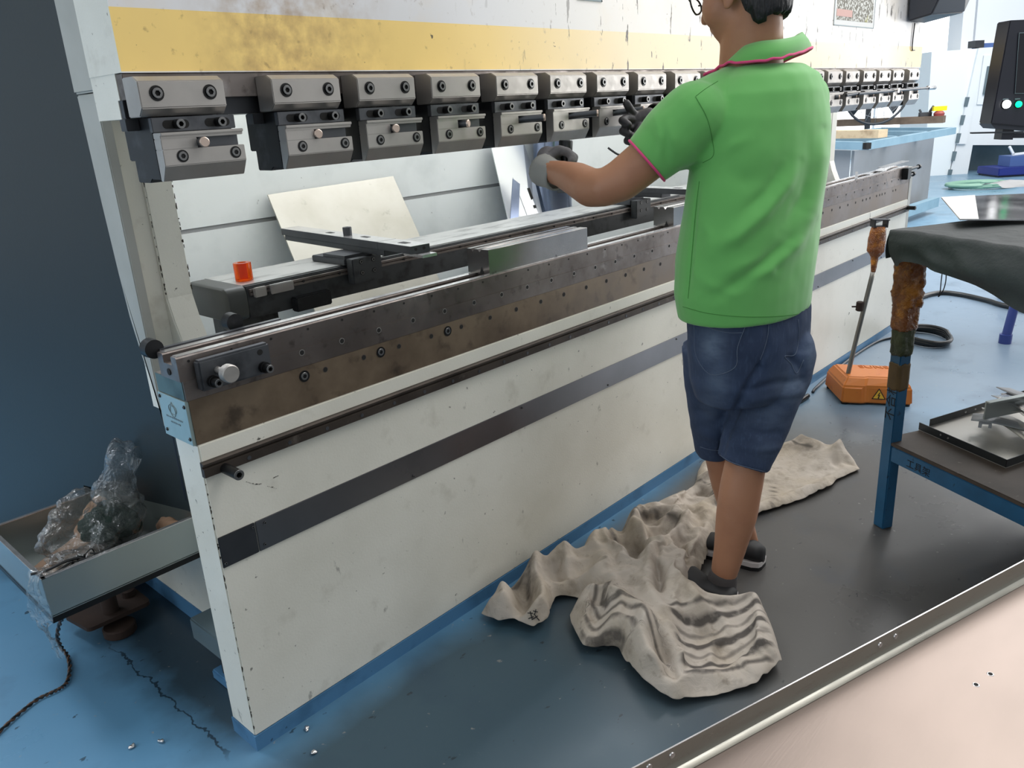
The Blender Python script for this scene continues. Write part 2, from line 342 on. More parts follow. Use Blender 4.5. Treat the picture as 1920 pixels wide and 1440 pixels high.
    m = Mat('pan aluminium', rgb(142,128,120), .4, .7); m.spots(3, rgb(130,118,110), .4, .7, .6, detail=6, stretch=(1,3,1)); m.rgh(3, .34, .42, detail=3); m.bump(m.noise(40, 3, stretch=(1,14,1), rot=(0,0,.33)), .03, .002); MT['pan'] = m.m
    m = Mat('pan flange', rgb(166,164,156), .3, .85); m.rgh(20, .24, .4, stretch=(1,1,8)); MT['panflange'] = m.m
    m = Mat('pedal orange', rgb(200,116,42), .45); m.spots(8, rgb(196,104,36), .45, .7, .7, detail=6); m.spots(24, rgb(120,72,36), .62, .74, .6, detail=6); MT['orange'] = m.m
    m = Mat('sign yellow', rgb(226,176,50), .5); MT['signy'] = m.m
    m = Mat('grey rod', rgb(128,126,120), .4, .7); m.spots(20, rgb(80,76,72), .5, .7, .7, stretch=(1,1,.3)); MT['rod'] = m.m
    m = Mat('stool blue', rgb(44,60,124), .4); MT['stool'] = m.m
    m = Mat('rack blue paint', rgb(128,158,174), .5); m.spots(6, rgb(108,140,158), .4, .7, .6); MT['rack'] = m.m
    m = Mat('plank grey wood', rgb(118,100,84), .7); m.spots(10, rgb(90,74,62), .42, .7, .8, detail=6, stretch=(.2,1,1)); MT['plank'] = m.m
    m = Mat('plank pale wood', rgb(206,184,152), .7); m.spots(10, rgb(150,124,96), .45, .7, .8, detail=6, stretch=(.3,1,1)); MT['palewood'] = m.m
    m = Mat('grey stock sheet', rgb(150,152,156), .55, .3); m.spots(2, rgb(132,132,130), .4, .7, .7, detail=5); MT['stock'] = m.m
    m = Mat('machine white', rgb(230,234,236), .4); m.spots(2, rgb(214,222,226), .45, .7, .5); MT['mwhite'] = m.m
    m = Mat('machine ice blue', rgb(234,240,242), .4); MT['mblue'] = m.m
    m = Mat('recess grey', rgb(116,132,138), .5, .3); m.spots(3, rgb(90,108,116), .4, .7, .7, detail=5); MT['recess'] = m.m
    m = Mat('bin blue', rgb(30,44,120), .45); MT['bin'] = m.m
    m = Mat('bin dark', rgb(24,32,50), .5); MT['bindark'] = m.m
    m = Mat('console black', rgb(40,42,52), .35); MT['console'] = m.m
    m = Mat('screen dark', rgb(24,24,32), .15); MT['screen'] = m.m
    m = Mat('fan dark', rgb(48,52,58), .45); MT['fan'] = m.m
    m = Mat('monitor case', rgb(52,56,66), .4); MT['case'] = m.m
    m = Mat('paper chart', rgb(222,222,220), .6); MT['paper'] = m.m
    m = Mat('chart print', rgb(120,116,104), .7); m.spots(90, rgb(220,220,214), .5, .56, 1., detail=2); m.spots(12, rgb(176,170,90), .6, .68, .6); MT['print'] = m.m
    m = Mat('chart pink', rgb(206,160,150), .6); MT['cpink'] = m.m
    m = Mat('column white', rgb(232,236,240), .6); MT['column'] = m.m
    m = Mat('blue cable tray', rgb(70,96,150), .5); MT['ctray'] = m.m
    m = Mat('hose green', rgb(130,170,150), .4); MT['hose'] = m.m
    m = Mat('red knob', rgb(150,70,66), .5); MT['redknob'] = m.m
    m = Mat('hi vis yellow', rgb(236,214,20), .5); MT['hiv'] = m.m
    MT['daylight'] = glow('daylight window', (1, 1, 1, 1), 2.2)
    MT['lampw'] = glow('white lamp lens', (1, 1, 1, 1), 5.); MT['lampg'] = glow('green lamp lens', rgb(0,220,130), 2.5)
mats()
def bolt(mb, p, d, r, h=.006, washer=1.45):
    """socket cap screw: slot 0 black, slot 1 worn rim, slot 2 hole"""
    p, d = V(p), V(d).normalized()
    if washer: mb.mi = 0; mb.lathe(p, d, [(0, r*washer), (.0012, r*washer)], 20)
    n = 24; out = lambda t, q: mb.circ(p+d*t, d, q, n)
    hx = lambda t, q: [p+d*t + (c-p)*(1./max(1e-6, math.cos(((2*PI*i/n) % (PI/3))-PI/6))*.90) for i, c in enumerate(mb.circ(p, d, q, n))]
    mb.mi = 0; a = mb.verts(out(0, r)); b = mb.verts(out(h, r)); mb.mi = 1; c = mb.verts(out(h+.0006, r*.93)); e = mb.verts(hx(h+.0006, r*.55)); g = mb.verts(hx(h*.4, r*.52))
    for q, s, k in ((a, b, 0), (b, c, 1), (c, e, 1), (e, g, 2)):
        mb.mi = k
        for i in range(n): mb.face([q[i], q[(i+1) % n], s[(i+1) % n], s[i]])
    mb.mi = 2; mb.face(g); mb.mi = 0
BM = [MT['bolt'], MT['boltrim'], MT['hole']]
def add_bolt(parent, p, d, r, h=.006, washer=1.45, name='bolt'):
    q = MB(); bolt(q, p, d, r, h, washer); return q.build(name, BM, parent, smooth=.6)
def hole(mb, p, d, r, mi, rim=None):
    """shallow drilled hole drawn as a counterbored ring standing .4 mm proud with a dark floor"""
    p, d = V(p), V(d).normalized(); n = 14
    if rim is not None: mb.mi = rim; mb.lathe(p-d*.002, d, [(0, r*1.25), (.0024, r*1.25)], n)
    mb.mi = mi; mb.lathe(p-d*.002, d, [(0, r), (.0028, r)], n); mb.mi = 0
# ================================================================ setting
def struct(name, mb, mat, **k): o = mb.build(name, mat, **k); o['kind'] = 'structure'; return o
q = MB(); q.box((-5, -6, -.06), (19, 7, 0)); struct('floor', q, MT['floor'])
q = MB(); q.box((-5, 6.6, 0), (19, 6.72, 5)); struct('wall_back', q, MT['wall'])
# far wall with its window opening
q = MB(); q.box((17., -6, 0), (17.12, 1.7, 5)); q.box((17., 1.7, 0), (17.12, 6.1, .25)); q.box((17., 1.7, 2.85), (17.12, 6.1, 5)); q.box((17., 6.1, 0), (17.12, 6.6, 5)); struct('wall_right', q, MT['wall'])
q = MB(); q.box((17.03, 1.7, .25), (17.06, 6.1, 2.85)); w = struct('window_1', q, MT['daylight'])
q = MB()
for a in (1.7, 3.2, 4.6, 6.06): q.box((16.98, a, .25), (17.08, a+.04, 2.85))
q.box((16.98, 1.7, 2.81), (17.08, 6.1, 2.85)); q.build('window_frame', MT['column'], w)
q = MB(); q.box((-5.12, -6, 0), (-5, 6.6, 5)); struct('wall_left', q, MT['wall'])
# ================================================================ press brake
L = 4.24
pb = thing('press_brake', (0, 0, 0), 'long white press brake with a yellow band across its ram', 'machine')
# apron: front panel of the bed
q = MB(); q.box((.004, 0, .040), (L+.02, .10, .757)); q.build('front_panel', MT['panel'], pb, bevel=.003)
q = MB(); q.box((.002, -.002, 0), (L+.03, .102, .040)); q.build('kick_band', MT['kick'], pb)
# steel wear strip with its joint plate and screws
s0 = MB().box((.006, -.004, .478), (.090, 0, .549)).build('joint_plate', MT['dull'], pb, bevel=.001)
s1 = MB().box((.092, -.004, .478), (L+.02, 0, .549)).build('wear_strip', MT['strip'], pb, bevel=.001)
for p in ((.012, .488), (.084, .541)): add_bolt(s0, (p[0], -.004, p[1]), (0,-1,0), .0032, .002, 0, 'screw')
for x, z in ((.113, .549-.010), (.105, .490)): add_bolt(s1, (x, -.004, z), (0,-1,0), .0032, .002, 0, 'screw')
x = .53; k = 0
while x < 4.2: add_bolt(s1, (x, -.004, .487 if k % 2 == 0 else .540), (0,-1,0), .0032, .002, 0, 'screw'); x += .42; k += 1
# accessory rail with slotted face and peg
q = MB(); q.px([(0,.690),(-.012,.690),(-.012,.708),(-.006,.710),(-.006,.713),(-.012,.715),(-.012,.7185),(-.008,.7215),(0,.7215)], .001, L+.02)
for i in range(44): q.mi = 1; hole(q, (.1+.0975*i, -.012, .699), (0,-1,0), .0045, 1, None)
ar = q.build('accessory_rail', [MT['rustrail'], MT['oxide']], pb)
q = MB(); bolt(q, (.045, -.012, .696), (0,-1,0), .011, .055, 0); q.build('peg', BM, ar, smooth=.6)
q = MB(); bolt(q, (L-.02, -.012, .712), (0,-1,0), .011, .045, 0); q.build('peg', BM, ar, smooth=.6)
# bed blocks
q = MB(); q.box((.004, .002, .757), (L+.015, .122, .850)); 
hx = [.32,.427,.533,.638,.743]
for i, x in enumerate([.265,.320,.427,.477,.533,.638,.694,.743,.851,.956,1.061,1.166,1.275,1.379,1.484,1.59,1.69,1.8,1.905,2.01,2.115,2.22,2.325,2.43,2.535,2.64,2.745,2.85,2.955,3.06,3.165,3.262,3.36,3.46,3.554,3.604,3.655,3.75,3.794,3.83,3.873,3.996,4.04]):
    if x in (.265, .477, .694): continue
    hole(q, (x, .002, .8285), (0,-1,0), .0052 if x < .9 else .0058, 2, 1)
bb = q.build('bed_block', [MT['brown'], MT['rail'], MT['hole']], pb)
for x in (.265, .477, .694): add_bolt(bb, (x, .002, .8285), (0,-1,0), .0085, .0015, 1.5)
q = MB(); q.box((.0, .0015, .8505), (L+.01, .121, .8905))
x = .267
while x < 4.1:
    hole(q, (x, .0015, .8815), (0,-1,0), .0055, 1, 2); x += .1055
st = q.build('bed_seat', [MT['rail'], MT['hole'], MT['plate']], pb)
# end cover plate with its dark end block
MB().box((-.0012, .006, .852), (.0, .119, .890)).build('end_face', MT['endsteel'], pb)
tp = MB().box((-.003, .004, .757), (.004, .122, .850)).build('name_plate', MT['tag'], pb, bevel=.0006)
for y, z in ((.011, .838), (.114, .842), (.012, .770), (.110, .770)): add_bolt(tp, (-.003, y, z), (-1,0,0), .003, .002, 1.3, 'screw')
q = MB()
for k in range(2): q.tube([(-.0034, .066+.017*math.cos(t*.5236)*(1-.35*k), .822+.011*math.sin(t*.5236)*(1 if k == 0 else 1.1)-.004*k) for t in range(13)], .0007, 5)
q.tube([(-.0034,.066,.838),(-.0034,.060,.829),(-.0034,.072,.829),(-.0034,.066,.838)], .0006, 5)
random.seed(3); y = .100
for z, y0, y1 in ((.803, .030, .100), (.793, .048, .084)):
    y = y1
    while y > y0:
        w = random.uniform(.002, .005); h = random.choice((.0022, .0026, .0034)); q.box((-.0038, y-w, z-h/2), (-.003, y, z+h/2)); y -= w + random.choice((.0008, .001, .003))
q.build('engraving', MT['recess'], tp)
# die rail: grooved bar on top of the bed
q = MB(); q.px([(.004,.8905),(.004,.937),(.007,.940),(.024,.940),(.026,.937),(.026,.922),(.060,.922),(.060,.937),(.062,.940),(.080,.940),(.083,.937),(.083,.8905)], -.004, L-.02)
x = .02
while x < L-.1: hole(q, (x, .004, .928), (0,-1,0), .0026, 1, None); x += .0905
dr = q.build('die_rail', [MT['rail'], MT['hole']], pb)
MB().box((.0, .0065, .9402), (L-.03, .0245, .9412)).build('rail_land', MT['bright'], dr)
MB().box((.0, .0615, .9402), (L-.03, .0805, .9412)).build('rail_land', MT['bright'], dr)
q = MB(); q.lathe((-.0045, .043, .906), (-1,0,0), [(0,.007),(.001,.007)], 16); q.build('end_screw', MT['hole'], dr)
# rear clamp bar with knobs
q = MB(); q.box((.005, .088, .925), (.28, .100, .943)); q.build('rear_stop_bar', MT['oxide'], dr)
for x, y, z in ((-.004, .112, .944), (.185, .135, .952)):
    MB().lathe((x, y-.022, z), (0,1,0), [(0,.012),(.0,.019),(.024,.020),(.026,.017)], 22).build('clamp_knob', MT['black'], dr, smooth=.6)
# stop plate on the front left end
cp = MB().box((.026, -.020, .8665), (.181, .0015, .929)).build('stop_plate', MT['oxide'], pb, bevel=.004)
for x, z in ((.048, .884), (.160, .882)):
    q = MB(); q.lathe((x, -.02, z), (0,-1,0), [(0,.0115),(.004,.0115),(.004,.0095),(.008,.0095),(.008,.0115),(.011,.0115)], 20); q.build('spring_washer', MT['bolt'], cp, smooth=.6)
    add_bolt(cp, (x, -.031, z), (0,-1,0), .0085, .016, 0)
q = MB(); hole(q, (.158, -.020, .914), (0,-1,0), .006, 0); q.build('plate_hole', MT['hole'], cp)
q = MB(); q.cyl((.063, -.02, .903), (.063, -.055, .903), .0068); q.lathe((.063, -.055, .903), (0,-1,0), [(0,.008),(.0,.016),(.002,.018),(.016,.018),(.018,.016)], 26); q.build('thumb_knob', MT['plate'], cp, smooth=.6)
# right end clamp
ec = MB().box((L-.12, -.028, .875), (L-.06, .004, .935)).build('end_clamp', MT['black'], pb, bevel=.003)
for z, l in ((.925, .16), (.893, .07)):
    q = MB(); q.cyl((L-.06, -.012, z), (L-.06+l, -.012, z), .008); q.lathe((L-.06+l, -.012, z), (1,0,0), [(0,.013),(.02,.013)], 16); q.build('clamp_screw', MT['black'], ec, smooth=.6)
MB().box((L+.012, .0, .56), (L+.06, .1, .93)).build('end_bracket', MT['greycover'], pb, bevel=.003)
# ram
q = MB(); q.box((0, 0, 1.4465), (L, .0015, 2.6)); ram = q.build('ram', MT['ram'], pb)
q = MB(); q.box((0.000, .0016, 1.447), (L, .138, 2.6)); q.box((0.001, .032, 1.4035), (L, .138, 1.447)); q.box((0.001, .040, 1.3725), (L, .138, 1.4035)); q.build('ram_body', MT['cream'], ram)
MB().box((.002, .006, 1.4035), (L-.004, .0315, 1.4455)).build('tool_bar', MT['rail'], ram, bevel=.001)
MB().box((.002, .024, 1.373), (L-.004, .0395, 1.4033)).build('tool_bar', MT['dull'], ram, bevel=.001)
# left side: linear cover strip and C frame
q = MB(); q.box((.075, .14, 1.432), (.12, .425, 2.6)); q.build('side_guide_cover', MT['greycover'], pb, bevel=.004)
prof = [(.330,.70),(.330,1.430),(.425,1.430),(.418,1.21),(.408,1.05),(.398,.95),(.376,.86),(.345,.775),(.325,.70)]
MB().prism([(.080, y, z) for y, z in prof], (.022, 0, 0)).build('scale_bracket', MT['greycover'], pb, bevel=.003)
def cframe(x0, x1, name):
    y = .37; prof = [(.103,0),(1.10,0),(1.10,2.6),(.16,2.6),(.16,1.50),(.24,1.46),(.32,1.42),(y,1.36),(y,.98)]
    prof += [(y-.012*k-.0035*k*k, .98-.05*k) for k in range(1, 6)] + [(.13,.68),(.103,.66)]
    o = MB().prism([(x0, a, b) for a, b in prof], (x1-x0, 0, 0)).build(name, MT['cream'], pb, bevel=.003)
    MB().box((x0-.002, .11, 0), (x1+.002, 1.102, .055)).build('frame_kick_band', MT['kick'], o)
    return o
cframe(.16, .225, 'side_frame'); cframe(4.03, 4.10, 'side_frame')
# rear panels between the frames, in two sheets with a shadow gap, and an inner side guard
q = MB(); q.box((.226, 1.20, .0), (4.03, 1.215, 1.015)); q.build('rear_panel', MT['rear'], pb)
q = MB(); q.box((.226, 1.20, 1.030), (4.03, 1.215, 2.3)); q.build('rear_panel', MT['rear'], pb)
q = MB(); q.box((.226, 1.205, 1.0151), (4.03, 1.2149, 1.0299)); q.build('panel_gap_trim', MT['stock'], pb)
MB().box((.226, .52, .35), (.236, 1.10, 1.04)).build('inner_guard', MT['mblue'], pb)
def chips(name, p0, p1, o1, o2, n, seed, w=.004, parent=pb):
    """dark flakes where paint has broken away along an edge; o1 lies in the face, o2 is the face normal"""
    random.seed(seed); p0, p1, o1, o2 = map(V, (p0, p1, o1, o2)); e = p1-p0; L0 = e.length; e.normalize(); q = MB(); t = 0
    while t < L0:
        l = random.uniform(.002, .016); ww = random.uniform(.2, 1.)*w; pts = []
        for k in range(5): pts.append(p0 + e*(t+l*k/4) + o1*(ww*random.uniform(.4, 1.)*math.sin(PI*(k+.5)/5)) + o2*.0004)
        pts += [p0 + e*(t+l) - o1*.0006 + o2*.0004, p0 + e*t - o1*.0006 + o2*.0004]; q.prism(pts, o2*.0003); t += l + random.uniform(0, .022)*(1 if random.random() < .7 else 2.2)
    return q.build(name, MT['chip'], parent)
m = Mat('bare dark primer', rgb(48,42,34), .8); MT['chip'] = m.m
chips('paint_chips', (.004,0,.06), (.004,0,.70), (1,0,0), (0,-1,0), 1, 5, .0035)
chips('paint_chips', (.225,.37,.99), (.225,.37,1.34), (-1,0,0), (0,-1,0), 1, 6, .006); chips('paint_chips', (.16,.37,.99), (.16,.37,1.34), (1,0,0), (0,-1,0), 1, 8, .005)
q = MB(); random.seed(9)
for (x0, y0), (x1, y1) in (((461,904),(478,909)),((478,909),(490,908)),((500,912),(520,917)),((512,897),(520,893))):
    a, b = ony(x0, y0, -.0004), ony(x1, y1, -.0004)
    for k in range(6): c = a.lerp(b, (k+random.random()*.5)/6); q.box((c.x, -.0006, c.z), (c.x+random.uniform(.001,.004), -.0002, c.z+random.uniform(.0008,.002)))
q.build('scuff_marks', MT['chip'], pb)
MB().box((.103, .38, .72), (.1598, .4285, 2.5)).build('frame_cover', MT['cream'], pb)
# feet behind the apron
ft = MB().box((.065, .2, .0), (.15, .32, .028)).build('levelling_foot', MT['kick'], pb, bevel=.004)
q = MB(); q.box((.075, .24, .07), (.155, .42, .135)); q.build('foot_bracket', MT['recess'], pb, bevel=.004)
q = MB(); q.box((.075, .22, .028), (.14, .28, .0695)); q.build('foot_block', MT['dull'], ft, bevel=.003)
# charts and monitor on the ram
def chart(name, x0, x1, z0, z1, label, pink=True):
    o = MB().box((x0, -.002, z0), (x1, 0, z1)).build(name, MT['paper'], root=((x0+x1)/2, 0, z0)); tag(o, label, 'chart')
    q = MB(); e = (x1-x0)*.05; q.box((x0+e, -.0025, z0+e), (x1-e, -.002, z1-e)); q.build('printed_table', MT['print'], o)
    q = MB(); t = .004
    for a, b in (((x0,-.003,z0),(x1,-.002,z0+t)), ((x0,-.003,z0),(x0+t,-.002,z1)), ((x1-t,-.003,z0),(x1,-.002,z1))): q.box(a, b)
    q.build('chart_border', MT['recess'], o)
    if pink: MB().box((x0+e, -.0032, z0+e*1.6), (x0+(x1-x0)*.42, -.0025, z0+(z1-z0)*.17)).build('pink_cell', MT['cpink'], o)
a = ony(1562, 45, 0); b = ony(1637, 53, 0)
chart('wall_chart', a.x, b.x, a.z-.005, a.z+.38, 'printed chart stuck on the ram beside the dark monitor')
a = ony(1082, -2, 0); b = ony(1128, 4, 0)
chart('wall_chart', a.x, b.x, b.z, b.z+.3, 'printed chart stuck on the ram left of the worker\'s head', False)
mo = thing('monitor', (4.10, -.1, 1.62), 'dark wedge shaped monitor case hung on the right end of the ram', 'monitor')
z0 = ony(1690, 40, 0).z
q = MB(); q.hexa([(3.93,-.012,z0),(4.18,-.012,z0),(4.18,-.20,z0+.03),(3.93,-.12,z0+.02),(3.90,-.012,z0+.36),(4.22,-.012,z0+.36),(4.24,-.30,z0+.36),(3.92,-.26,z0+.36)]); q.build('monitor_case', MT['case'], mo, bevel=.006)
q = MB(); q.tube(spline([(4.06,-.005,z0-.002),(4.055,-.005,z0-.07),(4.06,-.005,z0-.125),(4.10,-.005,z0-.13)], 5), .003, 6); q.build('cable', MT['cord'], mo, smooth=True)
# ================================================================ tool clamps
def clamp(x0, dx, label, pin=(0,-.03,0), slot=True):
    W = .156
    t = thing('tool_clamp', (x0, 0, 1.40), label, 'tool clamp', 'tool clamps along the press brake ram')
    X0, X1 = x0, x0+W
    up = MB().px([(.0057,1.4385),(-.034,1.4385),(-.050,1.430),(-.050,1.3868),(-.036,1.3735),(.0057,1.3735)], X0, X1).build('upper_plate', MT['plate'], t, bevel=.0015)
    for u in (.030, .127): add_bolt(up, (X0+u, -.050, 1.4105), (0,-1,0), .0088, .004)
    Y0, Y1 = X0+dx, X0+dx+W
    bd = MB().px([(.082,1.3720),(.082,1.300),(.062,1.300),(.062,1.262),(.014,1.262),(.006,1.268),(-.030,1.268),(-.030,1.372)], Y0, Y1-.006).build('punch_body', MT['black'], t, bevel=.0015)
    wg = MB().box((Y0-.004, -.042, 1.3475), (Y1-.004, -.0305, 1.3715)).build('wedge_plate', MT['oxide'], t, bevel=.001)
    for u in (.022, .100):
        q = MB(); r = .0072; pr = [(Y0+u+(.034 if math.cos(a) > 0 else 0)+r*math.cos(a), -.0425, 1.3595+r*math.sin(a)) for a in [PI*2*i/24+.01 for i in range(24)]]
        q.prism(pr, (0,.003,0)); q.build('slot', MT['hole'], wg)
        add_bolt(wg, (Y0+u+.018, -.0425, 1.3595), (0,-1,0), .0082, .017, 0)
    q = MB(); fy = -.056
    q.px([(-.030,1.3465),(fy-.004,1.3465),(fy-.004,1.3415),(fy,1.3405),(fy,1.336),(-.030,1.336)], Y0, Y1)
    q.px([(-.030,1.336),(fy,1.336),(fy,1.318),(-.030,1.318)], Y0, Y0+.066)
    q.px([(-.030,1.318),(fy,1.318),(fy,1.291),(-.040,1.265),(-.030,1.265)], Y0, Y1)
    lo = q.build('lower_plate', MT['plate'], t, bevel=.001)
    MB().box((Y0+.066, -.038, 1.318), (Y1-.002, -.0305, 1.336)).build('slot_floor', MT['oxide'], lo)
    for u in (.034, .136): add_bolt(lo, (Y0+u, fy, 1.306 if u < .1 else 1.3055), (0,-1,0), .0078, .002, 1.35)
    q = MB(); a = V((Y0+.075, -.040, 1.327)); b = a + V(pin); d = (b-a).normalized()
    q.cyl(a, b-d*.004, .0085); q.mi = 1; q.lathe(b-d*.004, d, [(0,.0088),(.0034,.0088),(.0044,.0076)], 20); q.build('lever_pin', [MT['oxide'], MT['pin']], t, smooth=.7)
    MB().box((Y0-.024, .012, 1.352), (Y0-.001, .036, 1.3722)).build('stop_block', MT['dull'], t, bevel=.001)
    return t
near = ['first tool clamp at the left end of the press ram, above the orange ring', 'second tool clamp from the left, above the leaning sheet\'s top left corner', 'third tool clamp from the left along the press ram', 'fourth tool clamp from the left along the press ram', 'fifth tool clamp from the left, above the tall leaning sheet', 'sixth tool clamp from the left, directly above the worker\'s left glove', 'seventh tool clamp from the left, right of the worker\'s left glove', 'eighth tool clamp from the left, partly behind the worker\'s right glove', 'ninth tool clamp from the left, its lower half hidden by the green sleeve']
xs = [0, .254, .455, .660, .872, 1.076, 1.279, 1.481, 1.687]; dxs = [.019, .012, .006, .003, .002, 0, 0, 0, 0]
pins = [(-.006,-.036,0), (-.004,-.022,0), (-.004,-.028,0), (.012,-.03,0), (.042,-.06,.002), (.050,-.07,.004), (.055,-.08,.006), (.05,-.08,.005), (.03,-.04,0)]
cl = [clamp(x, d, l, p) for x, d, l, p in zip(xs, dxs, near, pins)]
far = ['tool clamp just right of the worker\'s shoulder, sixth from the right end of the ram', 'fifth tool clamp from the right end of the ram', 'fourth tool clamp from the right end of the ram', 'third tool clamp from the right end of the ram', 'second tool clamp from the right end of the ram', 'last tool clamp at the right end of the ram']
for x, l in zip((2.885, 3.080, 3.287, 3.484, 3.675, 3.914), far):
    c = copy_tree(cl[3]); c.location = (x, 0, 1.40); c['label'] = l
for k in range(5):
    c = copy_tree(cl[3]); c.location = (1.888+.2*k, 0, 1.40); c['label'] = 'tool clamp on the middle of the ram hidden behind the worker'
# long steel rods resting along the right hand clamps
for x0, x1, y, z, lab in ((3.03, 3.16, -.075, 1.332, 'short bright steel rod beside the worker\'s right shoulder'), (3.16, 4.13, -.078, 1.336, 'long dark steel rod lying along the right hand tool clamps')):
    q = MB(); q.cyl((x0, y, z), (x1, y, z+.006), .006)
    o = q.build('steel_rod', MT['dull'], root=((x0+x1)/2, y, z), smooth=.6); tag(o, lab, 'rod')
    if x1 > 3.5:
        q = MB(); q.lathe((3.62, y, z+.003), (0,-1,0), [(0,.006),(.012,.006),(.014,.011),(.022,.011)], 16); q.build('rod_knob', MT['bright'], o, smooth=.6)
        q = MB(); q.lathe((4.13, y, z+.006), (1,0,0), [(0,.006),(.004,.011),(.12,.011),(.13,.006)], 14); q.build('handle', MT['bright'], o, smooth=.6)
# ================================================================ dies on the rail
def die(x0, x1, lab):
    t = thing('bending_die', ((x0+x1)/2, .05, .922), lab, 'die', 'bending dies standing in the die rail')
    z0, z1 = .9415, 1.006
    q = MB(); q.px([(.010,z0),(.010,z1-.001),(.011,z1),(.036,z1),(.043,z1-.008),(.043,z0+.02),(.043,z0)], x0, x1); q.px([(.0431,z0),(.0431,z1-.008),(.050,z1),(.062,z1),(.069,z1-.008),(.076,z1),(.090,z1),(.090,z0)], x0, x1)
    q.px([(.028,.923),(.058,.923),(.058,z0-.0001),(.028,z0-.0001)], x0+.004, x1-.004)
    q.build('die_body', MT['diebody'], t)
    MB().px([(.030,z0),(.038,z0+.018),(.046,z0)], x0-.0008, x0).build('die_slot', MT['hole'], t)
    return t
m = Mat('die steel', rgb(150,146,144), .24, .9); m.spots(5, rgb(112,110,108), .45, .75, .6, detail=4); m.spots(22, rgb(60,56,54), .66, .7, .6, detail=4); m.rgh(6, .16, .26, detail=3); MT['diebody'] = m.m
die(.868, 1.297, 'ground steel bending die standing in the rail left of the worker')
die(1.785, 2.20, 'steel bending die half hidden behind the green shirt')
# loose silver offcuts on the right end of the rail
random.seed(11)
for k, (x, y, a, l, w, lab) in enumerate(((3.52,.03,.35,.16,.012,'thin silver sliver lying across the die rail nearest the worker'), (3.72,.04,.1,.09,.03,'small bright offcut flat on the middle of the rail end'), (3.95,.045,.15,.26,.05,'silver offcut pile top strip at the far end of the die rail'), (4.05,.03,-.3,.2,.045,'notched silver strip lying on the right tip of the die rail'), (3.86,.025,.05,.11,.02,'narrow bright strip beside the far silver offcuts on the rail'))):
    u = V((math.cos(a), math.sin(a), .0)); v = V((-u.y, u.x, .12)); z = .942 + (.004+.006*(k-2) if k in (2, 3) else .0)
    q = MB(); q.obox(V((x, y, z)) - u*l/2 - V((v.x, v.y, 0))*w/2, u*l + V((0,0,.02 if k in (0, 3) else 0)), V((v.x, v.y, 0))*w, (0,0,.002))
    o = q.build('metal_offcut', MT['bright'], root=(x, y, z)); tag(o, lab, 'offcut', 'silver offcuts on the die rail')
# ================================================================ back gauge
bg = thing('back_gauge', (2.2, .46, .89), 'dark back gauge beam with a rounded rubber end behind the die rail', 'back gauge')
q = MB(); y0, y1, z0, z1 = .352, .566, .889, .975
rs = []
for x, s in ((.300,.90),(.304,.97),(.312,1.),(.352,1.)):
    cy, cz = (y0+y1)/2, (z0+z1)/2; a, b, r = (y1-y0)/2*s, (z1-z0)/2*s, .022
    ring = []
    for k in range(24):
        t = 2*PI*(k+.5)/24; ring.append((x, cy + math.copysign(1, math.cos(t))*(a-r) + r*math.cos(t), cz + math.copysign(1, math.sin(t))*(b-r) + r*math.sin(t)))
    rs.append(ring)
q.rings(rs).build('end_cap', MT['cap'], bg, smooth=.5)
MB().box((.352, .356, .890), (3.95, .56, .972)).build('beam', MT['beam'], bg, bevel=.003)
MB().box((.352, .37, .9722), (3.95, .558, .9745)).build('beam_top', MT['beamtop'], bg)
q = MB(); q.px([(.356,.950),(.347,.950),(.347,.955),(.350,.957),(.347,.960),(.347,.965),(.356,.965)], .36, 3.95)
for i in range(28): hole(q, (.40+.115*i, .347, .9575), (0,-1,0), .0035, 1)
q.build('linear_rail', [MT['rail'], MT['hole']], bg)
MB().box((.366, .336, .944), (.40, .3465, .968)).build('rail_end_block', MT['plate'], bg, bevel=.002)
MB().box((.41, .334, .944), (.478, .3465, .968)).build('carriage', MT['bright'], bg, bevel=.002)
MB().box((.475, .330, .884), (.585, .356, .922)).build('lower_bracket', MT['black'], bg, bevel=.003)
MB().box((.335, .40, .55), (.46, .52, .889)).build('support_post', MT['beam'], bg, bevel=.003)
MB().box((3.5, .40, .55), (3.62, .52, .889)).build('support_post', MT['beam'], bg, bevel=.003)
